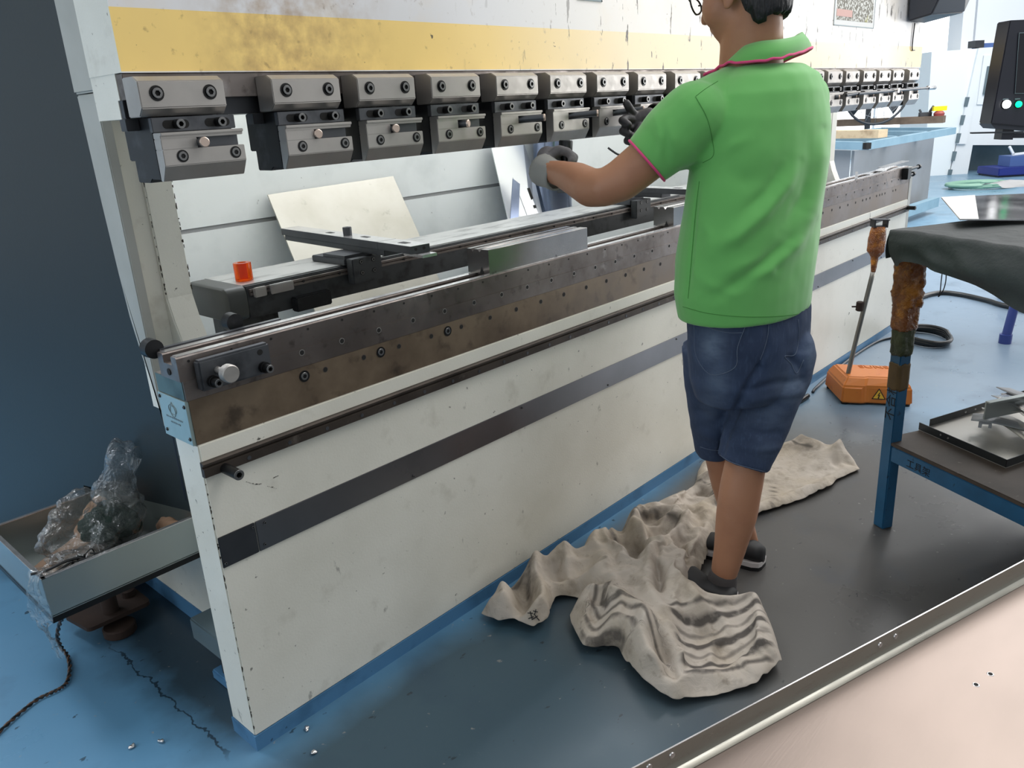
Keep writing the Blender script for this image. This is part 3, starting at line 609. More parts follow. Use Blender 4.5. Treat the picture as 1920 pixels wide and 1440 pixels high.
def finger(X, lab, full=True):
    t = thing('gauge_finger', (X, .40, .975), lab, 'gauge finger', 'back gauge fingers riding on the beam')
    bx = MB().box((X-.050, .318, .924), (X+.050, .346, .992)).build('carriage_block', MT['beam'], t, bevel=.002)
    for x in (-.02, .022):
        for z in (.982, .952): add_bolt(bx, (X+x, .318, z), (0,-1,0), .0055, .001, 1.2)
    MB().box((X-.055, .345, .9748), (X+.050, .50, .992)).build('carriage_saddle', MT['dull'], t, bevel=.002)
    # slanted arm: from rear left to front right
    ox = X-.705
    A, B, Cc, D = [V((p.x+ox, p.y, 0)) for p in (onz(516,428,1.036), onz(570,424,1.036), onz(808,452,1.036), onz(766,467,1.036))]
    d = ((Cc+D)-(A+B)).normalized(); ln = ((Cc+D)-(A+B)).length/2; n = V((-d.y, d.x, 0)); n = n if n.dot(B-A) > 0 else -n; w = .030; a = (A+B)/2; b = a + d*ln
    MB().obox(a - n*w*.95 + d*.015 + V((0,0,1.000)), d*(ln*.80), n*2*w*.95, (0,0,.0155)).build('arm_under', MT['dull'], t, bevel=.001)
    MB().box((X-.050, .350, .9922), (X+.045, .45, .9998)).build('riser', MT['dull'], t)
    q = MB(); q.obox(a - n*w + V((0,0,1.016)), d*ln, n*2*w, (0,0,.0195)); q.mi = 1; q.obox(a - n*(w-.0008) + V((0,0,1.0356)), d*ln, n*2*(w-.0008), (0,0,.0006))
    q.mi = 2
    for f, o, sx, sy in ((.36, .0, .03, .016), (.62, .006, .035, .014), (.90, 0, .035, .020)):
        c = a + d*(ln*f) + n*o; q.obox(c - d*sx/2 - n*sy/2 + V((0,0,1.0363)), d*sx, n*sy, (0,0,.0003))
    for o in (-.014, .012): hole(q, b + n*o + V((0,0,1.027)), d, .004, 2)
    q.mi = 0; q.obox(a + d*(ln*.78) - n*(w+.0003) + V((0,0,1.016)), d*.0012, n*(2*w+.0006), (0,0,.0204))
    q.build('arm', [MT['dull'], MT['bright'], MT['hole']], t)
    MB().obox(b - d*.05 - n*.020 + V((0,0,1.008)), d*.085, n*.046, (0,0,.0076)).build('stop_tip', MT['bright'], t, bevel=.0006)
    c = a + d*(ln*.50); MB().lathe(c + V((0,0,1.0363)), (0,0,1), [(0,.0125),(.021,.0130),(.023,.012),(.023,.005),(.017,.004)], 20).build('knob', MT['dull'], t, smooth=.6)
    return t
finger(.705, 'back gauge finger with a slanted arm at the left of the beam')
finger(2.07, 'back gauge finger on the beam behind the worker\'s left elbow')
p = V((.395, .43, .9746))
q = MB(); q.lathe(p, (0,0,1), [(0,.021),(.002,.0225),(.044,.0225),(.046,.0215),(.046,.011),(.004,.010)], 26)
o = q.build('amber_ring', MT['amber'], root=p, smooth=.6); tag(o, 'orange translucent ring standing on the left end of the gauge beam', 'plastic ring')
# ================================================================ sheets leaning inside the machine
def leaning(name, quad, th, mat, lab, cat, holes=()):
    a = [V(p) for p in quad]; n = (a[1]-a[0]).cross(a[-1]-a[0]).normalized()
    if n.y > 0: n = -n
    root = (a[0]+a[1])/2; q = MB(); q.prism(a, -n*th)
    q.mi = 1
    for h in holes: q.prism([V(p)+n*.0006 for p in h], -n*.0004)
    o = q.build(name, [mat, MT['hole']], root=root); return tag(o, lab, cat)
# tops placed on the rear panel plane, feet on the floor in front of it
a, b = ony(502, 365, 1.17), ony(737, 330, 1.17)
leaning('leaning_sheet', [(a.x, .62, .0), (b.x+.06, .62, .0), b, a], .006, MT['sheet'], 'worn steel sheet leaning inside the machine behind the gauge finger', 'sheet')
a, b = ony(918, 262, 1.16), ony(980, 262, 1.16)
leaning('leaning_sheet', [(a.x-.06, .80, 0), (b.x-.03, .80, 0), (b.x+.05,1.165,1.12), b, a], .004, MT['sheetw'], 'tall narrow bright sheet leaning left of the slotted bracket', 'sheet')
P0, N0 = (0, 1.0, .9), (0, -.95, .25)
f = lambda x, y: onp(x, y, P0, N0)
br = [f(962,333), f(982,330), f(1010,393), f(1013,420), f(995,425), f(985,402), f(973,420), f(958,430)]
sl = [[f(988,353), f(993,352), f(1000,372), f(996,375)], [f(999,385), f(1004,384), f(1006,390), f(1001,391)]]
leaning('slotted_bracket', [f(962,333), f(981,330), f(1014,412), f(993,415)], .004, MT['sheetw'], 'bright slotted metal strip leaning behind the gauge beam', 'bracket', sl)
leaning('metal_gusset', [f(957,410), f(972,415), f(975,345), f(962,335)], .004, MT['mirror'], 'small blue grey gusset plate behind the slotted strip', 'bracket')
q = MB(); A, B = ony(1022, 250, 1.12), ony(1030, 420, 1.12)
q.lathe((A.x+.02, 1.10, .0), (0,0,1), [(0,.09),(1.38,.09)], 30); o = q.build('rolled_sheet', MT['mirror'], root=(A.x+.02, 1.10, 0), smooth=.6); tag(o, 'shiny rolled metal tube standing behind the worker\'s left glove', 'tube')
# ================================================================ left: side cabinet, tray, bag, cord, stand
ec = thing('electrical_cabinet', (.12, .9, .47), 'tall dark navy steel cabinet on the left side of the press', 'cabinet')
nv = lambda y: .150 - (y-.43)*.27
pf = [(.43,.41),(.86,.41),(.86,.04),(1.75,.04),(1.75,2.6),(.43,2.6)]
MB().rings([[(nv(y), y, z) for y, z in pf], [(.1575, y, z) for y, z in pf]]).build('body', MT['navy'], ec)
q = MB(); q.prism([(nv(.452)-.0008, .452, .44), (nv(.452)+.001, .452, .44), (nv(.456)+.001, .456, .44), (nv(.456)-.0008, .456, .44)], (0, 0, 2.1)); q.build('door_edge', MT['bindark'], ec)
# tray
T0, T1, TY0, TY1, TZ0, TZ1 = -.222, .156, .43, .82, .292, .398
tr = thing('metal_tray', ((T0+T1)/2, (TY0+TY1)/2, TZ0), 'shallow bright metal tray beside the press holding a plastic bag', 'tray')
q = MB(); t = .004
q.box((T0, TY0, TZ0+.006), (T1, TY0+t, TZ1)); q.box((T0, TY1-t, TZ0+.006), (T1, TY1, TZ1)); q.box((T0, TY0+t, TZ0+.006), (T0+t, TY1-t, TZ1)); q.box((T1-t, TY0+t, TZ0+.006), (T1, TY1-t, TZ1)); q.box((T0, TY0, TZ0+.004), (T1, TY1, TZ0+.010))
q.build('tray_body', MT['tray'], tr, bevel=.001)
q = MB()
q.box((T0-.001, TY0-.002, TZ1), (T1, TY0+.009, TZ1+.003)); q.box((T0-.001, TY1-.009, TZ1), (T1, TY1+.002, TZ1+.003)); q.box((T0-.002, TY0-.002, TZ1), (T0+.009, TY1+.002, TZ1+.003))
q.build('rolled_rim', MT['bright'], tr, bevel=.0008)
q = MB(); q.box((T0-.001, TY0-.001, TZ0-.010), (T1, TY1, TZ0+.004)); q.build('base_frame', MT['bolt'], tr)
# stand: floor disc, plate, post up to the tray
sd = thing('tray_stand', (-.01, .69, 0), 'dark rusty plate and disc foot standing under the metal tray', 'stand')
MB().lathe((-.005, .722, 0), (0,0,1), [(0,.040),(.003,.044),(.024,.044),(.027,.040)], 30).build('disc_foot', MT['rust'], sd, smooth=.6)
q = MB(); pr = []
for cx, cy, a0 in ((.075, .730, -.5*PI), (.075, .815, 0), (-.085, .835, .5*PI), (-.070, .735, PI)):
    for k in range(5): a = a0 + k*PI/8; pr.append((cx+.016*math.cos(a), cy+.016*math.sin(a), .045))
q.prism(pr, (0,0,.012)); q.cyl((.062,.800,.057), (.062,.800,.075), .020); q.build('top_plate', MT['rust'], sd)
MB().cyl((-.005, .760, .057), (-.005, .760, .2815), .022).build('post', MT['rust'], sd, smooth=.6)
# crumpled things
def crumple(name, c, r, rot, mat, amp, freq, seed, root=None, parent=None, n=48, m=30, flat=None):
    q = MB(); q.ell((0,0,0), r, None, n, m); c = V(c); R = Matrix.Rotation(rot[2], 3, 'Z') @ Matrix.Rotation(rot[1], 3, 'Y') @ Matrix.Rotation(rot[0], 3, 'X')
    off = V((seed*3.1, seed*1.7, seed))
    for v in q.bm.verts:
        p = v.co.copy(); d = p.normalized()
        f = 1 + amp*(noise.noise(p*freq+off)*1.2 + .6*abs(noise.noise(p*freq*2.3+off*2)) - .15)
        v.co = c + R @ (p*f)
        if flat is not None and v.co.z < flat: v.co.z = flat + (v.co.z-flat)*.02
    o = q.build(name, mat, parent, smooth=True, root=root if parent is None else None); return o
zf = TZ0 + .0115
o = crumple('work_glove', (-.115, .60, zf+.022), (.13, .075, .02), (0,.0,.75), MT['kraft'], .35, 14, 3, root=(-.115,.60,zf), flat=zf); tag(o, 'flat brown paper wrap lying in the tray under the clear bag', 'wrapping'); o.name = 'brown_wrapping'
o = crumple('tan_glove', (-.015, .685, zf+.06), (.070, .045, .05), (0,-.5,.4), MT['tan'], .5, 16, 5, root=(.065,.70,zf), flat=zf+.001); tag(o, 'tan leather work glove behind the clear bag in the tray', 'glove'); o.name = 'tan_glove'
o = crumple('tan_glove', (.118, .52, zf+.034), (.020, .060, .030), (0,-.1,.15), MT['tan'], .45, 18, 8, root=(.135,.50,zf), flat=zf+.001); tag(o, 'tan glove at the tray\'s right end beside the machine', 'glove')
o = crumple('green_cloth', (-.005, .585, zf+.095), (.075, .055, .050), (.2,.3,.5), MT['greencloth'], .5, 16, 9, root=(.0,.60,zf)); tag(o, 'dark green crumpled cloth inside the clear plastic bag', 'cloth')
o = crumple('brown_cloth', (-.05, .48, zf+.02), (.09, .035, .02), (0,0,.1), MT['rust'], .5, 18, 12, root=(-.05,.48,zf), flat=zf); tag(o, 'dark brown crumpled rag along the front side of the tray', 'cloth')
pbg = thing('plastic_bag', (.0, .62, zf), 'crumpled clear plastic bag over green cloth in the metal tray', 'bag')
crumple('bag_body', (-.035, .575, zf+.10), (.125, .085, .092), (.1,.25,.6), MT['film'], .55, 13, 21, parent=pbg, n=72, m=44, flat=zf+.046)
crumple('bag_top', (.030, .590, zf+.185), (.056, .042, .100), (.2,.35,.4), MT['film'], .5, 16, 25, parent=pbg, n=60, m=36)
crumple('bag_flap', (-.10, .52, zf+.06), (.105, .05, .03), (0,.35,.5), MT['film'], .6, 18, 27, parent=pbg, n=60, m=30, flat=zf+.047)
# plastic film hanging over the tray's front left corner
hb = thing('plastic_film', (-.205, .45, .40), 'strip of clear plastic film hanging over the tray\'s left corner', 'film')
q = MB(); G = []
pts = [(T0+.030, TY0+.030, TZ1+.006, .022), (T0+.004, TY0+.024, TZ1+.012, .020), (T0-.010, TY0+.022, TZ1-.01, .018), (T0-.012, TY0+.024, TZ1-.05, .034), (T0-.010, TY0+.026, TZ1-.085, .042), (T0-.011, TY0+.028, TZ1-.112, .036), (T0-.012, TY0+.028, TZ1-.125, .016), (T0-.006, TY0+.028, TZ1-.16, .007), (T0+.0, TY0+.026, TZ1-.185, .007), (T0+.004, TY0+.026, TZ1-.20, .020), (T0+.002, TY0+.026, TZ1-.225, .012)]
sp = spline([p[:3] for p in pts], 5); ws = spline([(p[3], 0, 0) for p in pts], 5)
for i, (p, w_) in enumerate(zip(sp, ws)):
    row = []
    for k in range(13):
        u = (k/12-.5)*2; a = noise.noise(V((i*.22, k*.5, 2)))*.010
        row.append(p + V((-.30*w_.x*u + a - .004, w_.x*u*.95, a*.6 + noise.noise(V((i*.3, k*.4, 9)))*.005)))
    G.append(row)
q.sheet(G).build('film_sheet', MT['film'], hb, smooth=True)
# wires tangled in the tray and the twisted cord running to the floor
q = MB(); random.seed(4)
for k in range(5):
    c = V((T0+.055+.018*k, TY0+.018+.004*(k % 2), TZ1-.012)); pts = [c + V((random.uniform(-.04,.04), random.uniform(-.010,.022), random.uniform(-.004,.020))) for _ in range(7)]
    q.tube(spline(pts, 6), .0016, 6)
q.tube(spline([(T0-.012,TY0+.028,TZ1+.010),(T0+.02,TY0+.02,TZ1+.008),(T0+.06,TY0+.022,TZ1+.010),(T0+.10,TY0+.03,TZ1)], 6), .0034, 8)
o = q.build('wire_tangle', MT['cord'], root=(T0+.06, TY0+.02, TZ1), smooth=True); tag(o, 'tangle of thin black wires at the tray\'s front left corner', 'wires')
path = [(122,1150),(112,1170),(108,1195),(116,1215),(127,1230),(131,1255),(126,1278),(115,1290),(95,1300),(70,1312),(40,1335),(12,1360),(-30,1400)]
zz = [.275,.18,.09,.03,.008,.006,.006,.006,.006,.006,.006,.006,.006]
sp = spline([onz(x, y, z) for (x, y), z in zip(path, zz)], 10)
ct = thing('power_cord', sp[40], 'thin twisted cord running from under the tray across the blue floor', 'cord')
for s, mname in ((0, 'cord'), (PI, 'cord2')):
    q = MB(); q.tube([p + V((math.cos(i*.85+s), math.sin(i*.85+s)*.3, max(-.4, math.sin(i*.85+s))*1.0))*.0030 for i, p in enumerate(sp)], .0030, 7); q.build('cord_strand', MT[mname], ct, smooth=True)
# crumbs on the floor
random.seed(2)
for i, (x, y, lab) in enumerate(((635,1352,'shiny bit of swarf on the floor by the press corner'), (590,1412,'crumpled foil scrap on the dark floor below the press front'), (575,1368,'tiny swarf flake beside the foil scrap'), (302,1392,'small metal chip on the blue floor left of the press corner'), (248,1402,'small metal chip by the floor crack'), (875,1290,'tiny scrap on the floor in front of the canvas'))[1:5]):
    p = onz(x, y, 0); o = crumple('swarf', p+V((0,0,.004)), (.008,.006,.004), (0,0,i), MT['bright'], .6, 200, i, root=p, n=14, m=8); tag(o, lab, 'swarf')
# ================================================================ right: workbench, tarpaulin, pan, pedal, foreground pan
P0 = V((1.856, -.745, 0)); U = V((-.47, -.88, 0)).normalized(); W_ = V((.88, -.47, 0)).normalized()
wb = thing('workbench', P0, 'blue steel workbench with a taped leg and low shelf at the right', 'workbench')
HT = .935
leg = MB().bar(P0, P0+V((0,0,HT)), .042, .042, up=U).build('leg', MT['bench'], wb, bevel=.003)
for f, g in ((1.25, 0), (0, 1.15), (1.25, 1.15)):
    a = P0+U*f+W_*g; MB().bar(a, a+V((0,0,HT)), .042, .042, up=U).build('leg', MT['bench'], wb, bevel=.003)
for a, b in ((P0, P0+U*1.25), (P0+W_*1.15, P0+U*1.25+W_*1.15), (P0, P0+W_*1.15), (P0+U*1.25, P0+U*1.25+W_*1.15)):
    d = (b-a).normalized()
    for z, nm in ((.268, 'shelf_rail'), (HT-.03, 'top_rail')): MB().bar(a+d*.022+V((0,0,z)), b-d*.022+V((0,0,z)), .04, .05).build(nm, MT['bench'], wb, bevel=.002)
MB().obox(P0+V((0,0,.2935))+U*-.02-W_*.02, U*1.29, W_*1.19, (0,0,.012)).build('shelf_board', MT['board'], wb, bevel=.002)
MB().obox(P0+V((0,0,HT+.0005))-U*.03-W_*.03, U*1.31, W_*1.21, (0,0,.025)).build('top_board', MT['board'], wb, bevel=.002)
# wraps of tape round the leg
def wrap(name, z0, z1, r, mat, seed, amp):
    q = MB(); n = 32; rows = []; m = max(4, int((z1-z0)/.006))
    for j in range(m+1):
        z = z0+(z1-z0)*j/m; ring = []
        for i in range(n):
            a = 2*PI*i/n; sq = 1/max(abs(math.cos(a)), abs(math.sin(a))); rr = r*min(sq, 1.28)
            rr *= 1 + amp*noise.noise(V((math.cos(a)*2.2, math.sin(a)*2.2, z*40+seed))) + amp*.5*noise.noise(V((math.cos(a)*7, math.sin(a)*7, z*110+seed)))
            if j in (0, m): rr = max(rr*.9, .0235)
            ring.append(P0 + U*(rr*math.cos(a)) + W_*(rr*math.sin(a)) + V((0, 0, z + (.012*noise.noise(V((a*1.5, seed, j))) if j in (0, m) else 0))))
        rows.append(ring)
    q.rings(rows); return q.build(name, mat, leg, smooth=True)
wrap('amber_tape', .735, .895, .0325, MT['tape'], 1, .22); wrap('amber_tape', .665, .75, .0290, MT['tape'], 5, .08)
wrap('olive_tape', .585, .675, .0245, MT['oldtape'], 9, .12); wrap('brown_tape', .475, .562, .0232, MT['browntape'], 13, .03)
def text(s, p, ux, uy, size, name, mat, parent, th=.0006, root=None):
    """lettering laid on a plane: p lower-left, ux reading direction, uy letter-up direction"""
    cu = bpy.data.curves.new('t', 'FONT'); cu.body = s; cu.size = size; cu.extrude = th/2
    o = bpy.data.objects.new('t', cu); C.objects.link(o); ev = o.evaluated_get(bpy.context.evaluated_depsgraph_get()); me = bpy.data.meshes.new_from_object(ev)
    bpy.data.objects.remove(o); ux, uy = V(ux).normalized(), V(uy).normalized(); nn = ux.cross(uy)
    off = wloc(parent)
    for v in me.vertices: v.co = V(p) + ux*v.co.x + uy*v.co.y + nn*v.co.z - off
    k = bpy.data.objects.new(name, me); C.objects.link(k); k.parent = parent; me.materials.clear(); me.materials.append(mat); return k
fn = -U if (-U).dot(CAM-P0) > 0 else U      # leg face turned to the camera
sidev = V((0,0,1)).cross(fn)
fn2 = -W_
s2 = V((0,0,1)).cross(fn2)
text('不合格', P0 + fn2*.0215 + s2*.016 + V((0,0,.375)), (0,0,1), -s2, .042, 'handwriting', MT['ink'], leg)
rl = [c for c in wb.children if c.name.startswith('shelf_rail')][0]
rp = P0 + fn2*.0205 + V((0,0,.254)) + U*.085
text('工具架', rp, U, (0,0,1), .030, 'handwriting', MT['ink'], rl)
# tarpaulin over the bench top: draped grid
ta = thing('tarpaulin', P0+V((0,0,HT+.026)), 'dark grey tarpaulin draped over the blue workbench top', 'tarpaulin')
q = MB(); NU, NV = 70, 60; zt = HT+.0275; a0 = P0 - U*.042 - W_*.046
G = []
for i in range(NU+1):
    row = []
    for j in range(-14, NV+1):
        u = 1.33*i/NU
        if j >= 0:
            v = 1.22*(j/NV)**1.2; p = a0 + U*u + W_*v; nz = .004*noise.noise(V((u*6, v*6, 1)))+.003*noise.noise(V((u*16, v*9, 4)))
            edge = min(1, u/.05); p.z = zt + .004 + nz + .012*sstep(v, .0, .25)*sstep(u, 0, .3) - (1-edge)*.006
        else:
            t = -j/14.; hang = (.075 + .11*sstep(u, .06, .75)) * t
            fold = noise.noise(V((u*5, t*1.2, 3)))*.024 + noise.noise(V((u*9-t*2.2, t*1.5+u*5, 7)))*.020 + .012*math.exp(-((u-.10-.10*t)/.03)**2) - .012*math.exp(-((u-.16-.16*t)/.04)**2)
            corner = math.exp(-(u/.06)**2)
            belly = math.sin(min(1, t*1.15)*PI*.62)*(.02+.018*sstep(u, 0, .5))
            p = a0 + U*(u + corner*.035*t) - W_*(belly + fold*t*.9 + .004 - corner*.022*t)
            p.z = zt + .002 - hang - corner*.03*t + noise.noise(V((u*4, 5, t)))*.006*t
        row.append(p)
    G.append(row)
q.sheet(G)
# end hanging at the far left side of the bench
G2 = []
for j in range(0, NV+1):
    row = []
    v = 1.22*(j/NV)**1.2; top = G[0][j+14]
    for k in range(8):
        t = k/7.; fold = noise.noise(V((v*7, t*1.5, 13)))*.018*t
        row.append(top - U*(.012*math.sin(t*PI*.6)+fold + .001) + V((0,0,-.085*t*(1+.3*noise.noise(V((v*4, 3, 3)))))))
    G2.append(row)
q.sheet(G2)
q.build('sheet', MT['tarp'], ta, smooth=True, fix=False)
e = onp(1768, 500, P0-W_*.03, W_)
q = MB(); q.tube(spline([e+V((0,0,.004)), e+V((0,0,-.04)), e+V((.002,0,-.07)), e-U*.003+V((0,0,-.085)), e+U*.010+V((0,0,-.065)), e+U*.015+V((0,0,-.035)), e+U*.010+V((0,0,.006))], 6), .0014, 6); q.build('tie_string', MT['cord'], ta, smooth=True)
# bright sheet lying on the tarpaulin
zs = zt + .030
a, b, c_, d = onz(1765, 370, zs), onz(1800, 411, zs), onz(1960, 412, zs), onz(1960, 361, zs)
q = MB(); q.prism([a, b, c_, d], (0, 0, -.003)); q.mi = 0
m = Mat('polished sheet', rgb(206,206,210), .14, .95); m.rgh(5, .1, .2); MT['polished'] = m.m
o = q.build('polished_sheet', [MT['polished']], root=b); tag(o, 'thin polished metal sheet lying on the dark tarpaulin', 'sheet')
f0 = onz(1835, 411, zs); g0 = onz(1828, 366, zs)
q = MB(); q.prism([a+V((0,0,.0004)), b+V((0,0,.0004)), f0+V((0,0,.0004)), g0+V((0,0,.0004))], (0,0,.0004)); q.build('reflection_patch', MT['paper'], o)  # light reflection on the polished sheet, painted as a thin pale patch
bk = (a+b+c_+d)/4
q = MB(); q.obox(V((bk.x, bk.y, zt+.018))-V((.16,.05,0)), (.32,-.02,0), (.0,.1,0), (0,0,.0085)); k = q.build('timber_spacer', MT['board'], root=(bk.x, bk.y, zt+.018)); tag(k, 'dark spacer board lying under the polished sheet', 'board')
zc = zs+.02; a = onz(1884, 356, zs); 
q = MB(); G = []
for i in range(16):
    row = []
    for j in range(12):
        p = a + V((.30,-.22,0))*(i/15.) + V((.10,.10,0))*(j/11.); p.z = zs + .006 + .016*math.sin(PI*j/11.)*(.6+.4*math.sin(i*.5)) + .006*noise.noise(V((i*.4, j*.4, 2)))
        row.append(p)
    G.append(row)
q.sheet(G); o = q.build('grey_cloth', MT['stock'], root=a, smooth=True, fix=False); tag(o, 'folded pale grey cloth lying on the polished sheet at the right edge', 'cloth')
# pan of scraps on the shelf
zb = .3062
t1, t2, t4 = onz(1722, 806, zb), onz(1886, 878, zb), onz(1752, 795, zb)
du = (t2-t1); dv = V((.92, -.36, 0)).normalized()*.62
sp_ = thing('shallow_pan', (t1+t2)/2, 'shallow folded metal pan lying on the bench shelf under the scraps', 'pan')
MB().obox(t1, du, dv, (0,0,.002)).build('pan_floor', MT['sheet'], sp_)
q = MB(); h = .024; un = du.normalized(); vn = dv.normalized()
for (p, e, nrm) in ((t1, du, vn), (t1+dv, du, -vn), (t1+vn*.05, dv-vn*.05, un), (t2, dv, -un)): q.obox(p+V((0,0,.002)), e, nrm*.002, (0,0,h))
for f in (.27, .36): q.mi = 1; q.lathe(t1+un*(du.length*f)-vn*.0004+V((0,0,.015)), -vn, [(0,.0035),(.001,.003)], 10)
for f in (.36, .44): q.mi = 1; q.lathe(t1+un*.0024+vn*(.62*f)+V((0,0,.013)), un, [(0,.0035),(.001,.003)], 10)
q.build('pan_rim', [MT['flange'], MT['bright']], sp_)
random.seed(21); base = onz(1880, 812, zb+.02)
labs = ['flat silver offcut lowest in the scrap pile on the shelf', 'grey strip leaning across the scrap pile', 'narrow bent strip in the scrap pile', 'broad dull plate in the scrap pile', 'short bright plate near the scrap pile\'s right', 'dark plate under the grey strip in the scrap pile', 'curled silver strip on top of the scrap pile']
for i in range(7):
    a = random.uniform(-.5, .9); u = un*math.cos(a)+vn*math.sin(a); v = V((-u.y, u.x, 0)); l = random.uniform(.16, .3); w_ = random.uniform(.03, .075)
    c0 = base + un*random.uniform(-.06,.10) + vn*random.uniform(-.01,.22); c0.z = zb + .032 + .0095*i
    q = MB(); G = []
    for k in range(9):
        s = k/8.; bend = .014*math.sin(s*PI*1.3+i); G.append([c0 + u*(l*(s-.5)) + v*(w_*(e_-.5)) + V((0,0,bend*(.5+e_*.5))) for e_ in (0,.33,.66,1)])
    q.sheet(G); o = q.build('metal_scrap', MT[('sheet','stock','bright','dull')[i % 4]], root=c0, smooth=True); tag(o, labs[i], 'scrap', 'metal scraps heaped in the shelf pan')
    so = o.modifiers.new('th', 'SOLIDIFY'); so.thickness = .002
# spanner shaped offcut standing against the pile
pl_ = onz(1847, 797, zb+.03)
def yoke():
    n = (CAM-pl_); n.z = 0; n.normalize(); r = V((n.y*-1, n.x, 0)); r = -r if r.dot(CR) < 0 else r; up = (V((0,0,1))*.94 - n*.34).normalized()
    f = lambda x, y: pl_ + r*(x*.0013) + up*(y*.0013)
    o2 = [(-14,-8),(-14,4),(-9,14),(-7,20),(-5,42),(4,52),(7,50),(5,22),(7,14),(14,4),(14,-6),(7,-6),(7,2),(-6,1),(-7,-8)]
    q = MB(); q.prism([f(*p) for p in o2], n*-.004); o = q.build('forked_offcut', MT['stock'], root=pl_); tag(o, 'small fork shaped metal offcut leaning on the scrap pile', 'offcut')
yoke()
a = onz(1848, 752, zb+.118); b = a + V((.62, -.36, .0))*1.0
q = MB(); d = (b-a).normalized(); n = V((d.y, -d.x, 0)); n = n if n.dot(CAM-a) > 0 else -n
q.prism([a, a+n*.018, a+n*.018+V((0,0,-.004)), a+n*.004+V((0,0,-.004)), a+n*.004+V((0,0,-.06)), a+V((0,0,-.06))], b-a); o = q.build('angle_profile', MT['tray'], root=a); tag(o, 'long bright angle profile lying behind the scrap pile on the shelf', 'profile')
# foot pedal
pc = V((2.98, -.19, 0)); fp = thing('foot_pedal', pc, 'orange foot pedal box with warning triangle on the floor by the press', 'pedal')
A, B = onz(1577, 757, .004), onz(1663, 763, .004); D, E_ = onz(1535, 722, .02), onz(1690, 735, .004)
fx = V((.42,-.907,0)); fl = .30; fy = V((.78,.62,0)).normalized()
pt = lambda x, y, z: V((A.x, A.y, 0)) + fx*x + fy*y + V((0,0,z))
dp = .25; q = MB()
out = [(0,0),(fl*.30,.0),(fl*.38,.012),(fl,.012),(fl,dp),(0,dp)]
r0 = [pt(x, y, .008) for x, y in out]; r1 = [pt(x+(.004 if x == 0 else -.004 if x == fl else 0), y+(.006 if y < .1 else -.006), .085 if y < .1 else .085) for x, y in out]
cx, cy = fl/2, dp/2
r2 = [pt(cx+(x-cx)*.80, cy+(y-cy)*.78+.01, .124) for x, y in out]
q.rings([r0, r1, r2]); body = q.build('pedal_housing', MT['orange'], fp, bevel=.007, seg=3)
tx = pt(fl*.42, dp*.72, .1246)
text('SUNS', tx, fx, fy, .055, 'embossed_letters', MT['orange'], body, th=.004)
tc = pt(fl*.53, .0145, .047); yn = -fy; tz = V((0,-0,1)); tz = (tz - yn*tz.dot(yn)).normalized()
slope = (pt(fl*.7,.018,.085)-pt(fl*.7,.012,.008)).normalized(); yn = fx.cross(slope); yn = yn if yn.dot(-fy) > 0 else -yn
tri = lambda s: [tc + fx*(s*math.cos(a)) + slope*(s*math.sin(a)) for a in (PI/2, PI/2+2*PI/3, PI/2+4*PI/3)]
q = MB(); q.prism([p + yn*.0012 for p in tri(.034)], yn*.0008); q.build('sign_border', MT['ink'], body)
q = MB(); q.prism([p + yn*.0021 for p in tri(.027)], yn*.0006); q.build('sign_face', MT['signy'], body)
bl = [(.003,.016),(-.006,-.001),(.000,.001),(-.003,-.009),(-.005,-.008),(-.002,-.0145),(.004,-.0095),(.001,-.009),(.006,.004),(.000,.002),(.006,.015)]
q = MB(); q.prism([tc + fx*x + slope*y + yn*.0028 for x, y in bl], yn*.0006); q.build('lightning_bolt', MT['ink'], body)
for x, y in ((.02,.02),(fl-.02,.03),(.02,dp-.02),(fl-.02,dp-.02)): MB().cyl(pt(x,y,0), pt(x,y,.0085), .016).build('rubber_foot', MT['bolt'], fp, smooth=.6)
# upright handle bar stuck in the pedal
a = onp(1588, 706, (2.93,-.22,0), FH); a = onz(1588, 706, .108); b = onp(1637, 510, a, FH); e = onp(1649, 416, a, FH); g = onp(1641, 488, a, FH)
hd = MB().tube(spline([a+V((0,0,-.018)), a.lerp(b,.3), a.lerp(b,.7), b], 4), .0105, 10).build('upright_rod', MT['rod'], fp, smooth=True)
hd['label'] = 'tall grey rod with amber taped grip'
q = MB(); q.lathe(a+V((0,0,-.012)), (0,0,1), [(0,.026),(.012,.024),(.02,.014)], 18); q.build('rubber_boot', MT['bolt'], hd, smooth=.6)
dr_ = (e-b).normalized(); ups = []
q = MB(); prof = [(0,.010),(.03,.013),(.07,.016),(.085,.026),(.10,.034),(.16,.036),(.20,.032),(.215,.027)]
n = 22; rs = []; LL = (e-b).length
for t, r in prof:
    for tt in (0,): 
        ring = MB.circ(None, b + dr_*(t*LL/.235), dr_, r, n); rs.append([p + (p-(b+dr_*(t*LL/.235)))*(.22*noise.noise(p*55)) for p in ring])
fine = []
for i in range(len(rs)-1):
    for s in range(4): fine.append([x.lerp(y, s/4.)+V((1,1,1))*(.003*noise.noise(x.lerp(y, s/4.)*70)) for x, y in zip(rs[i], rs[i+1])])
fine.append(rs[-1]); q.rings(fine); q.build('taped_grip', MT['tape'], hd, smooth=True)
tp_ = b + dr_*(.216*LL/.235); rr = CR
q = MB(); q.obox(tp_-rr*.030-FH*.022-dr_*.004, rr*.060, FH*.044, dr_*.006); q.obox(tp_-rr*.030-FH*.022+dr_*.002, rr*.006, FH*.044, dr_*.024); q.obox(tp_+rr*.024-FH*.022+dr_*.002, rr*.006, FH*.044, dr_*.024); q.obox(tp_-rr*.034-FH*.024+dr_*.026, rr*.068, FH*.048, dr_*.004); q.build('top_bracket', MT['dull'], hd)
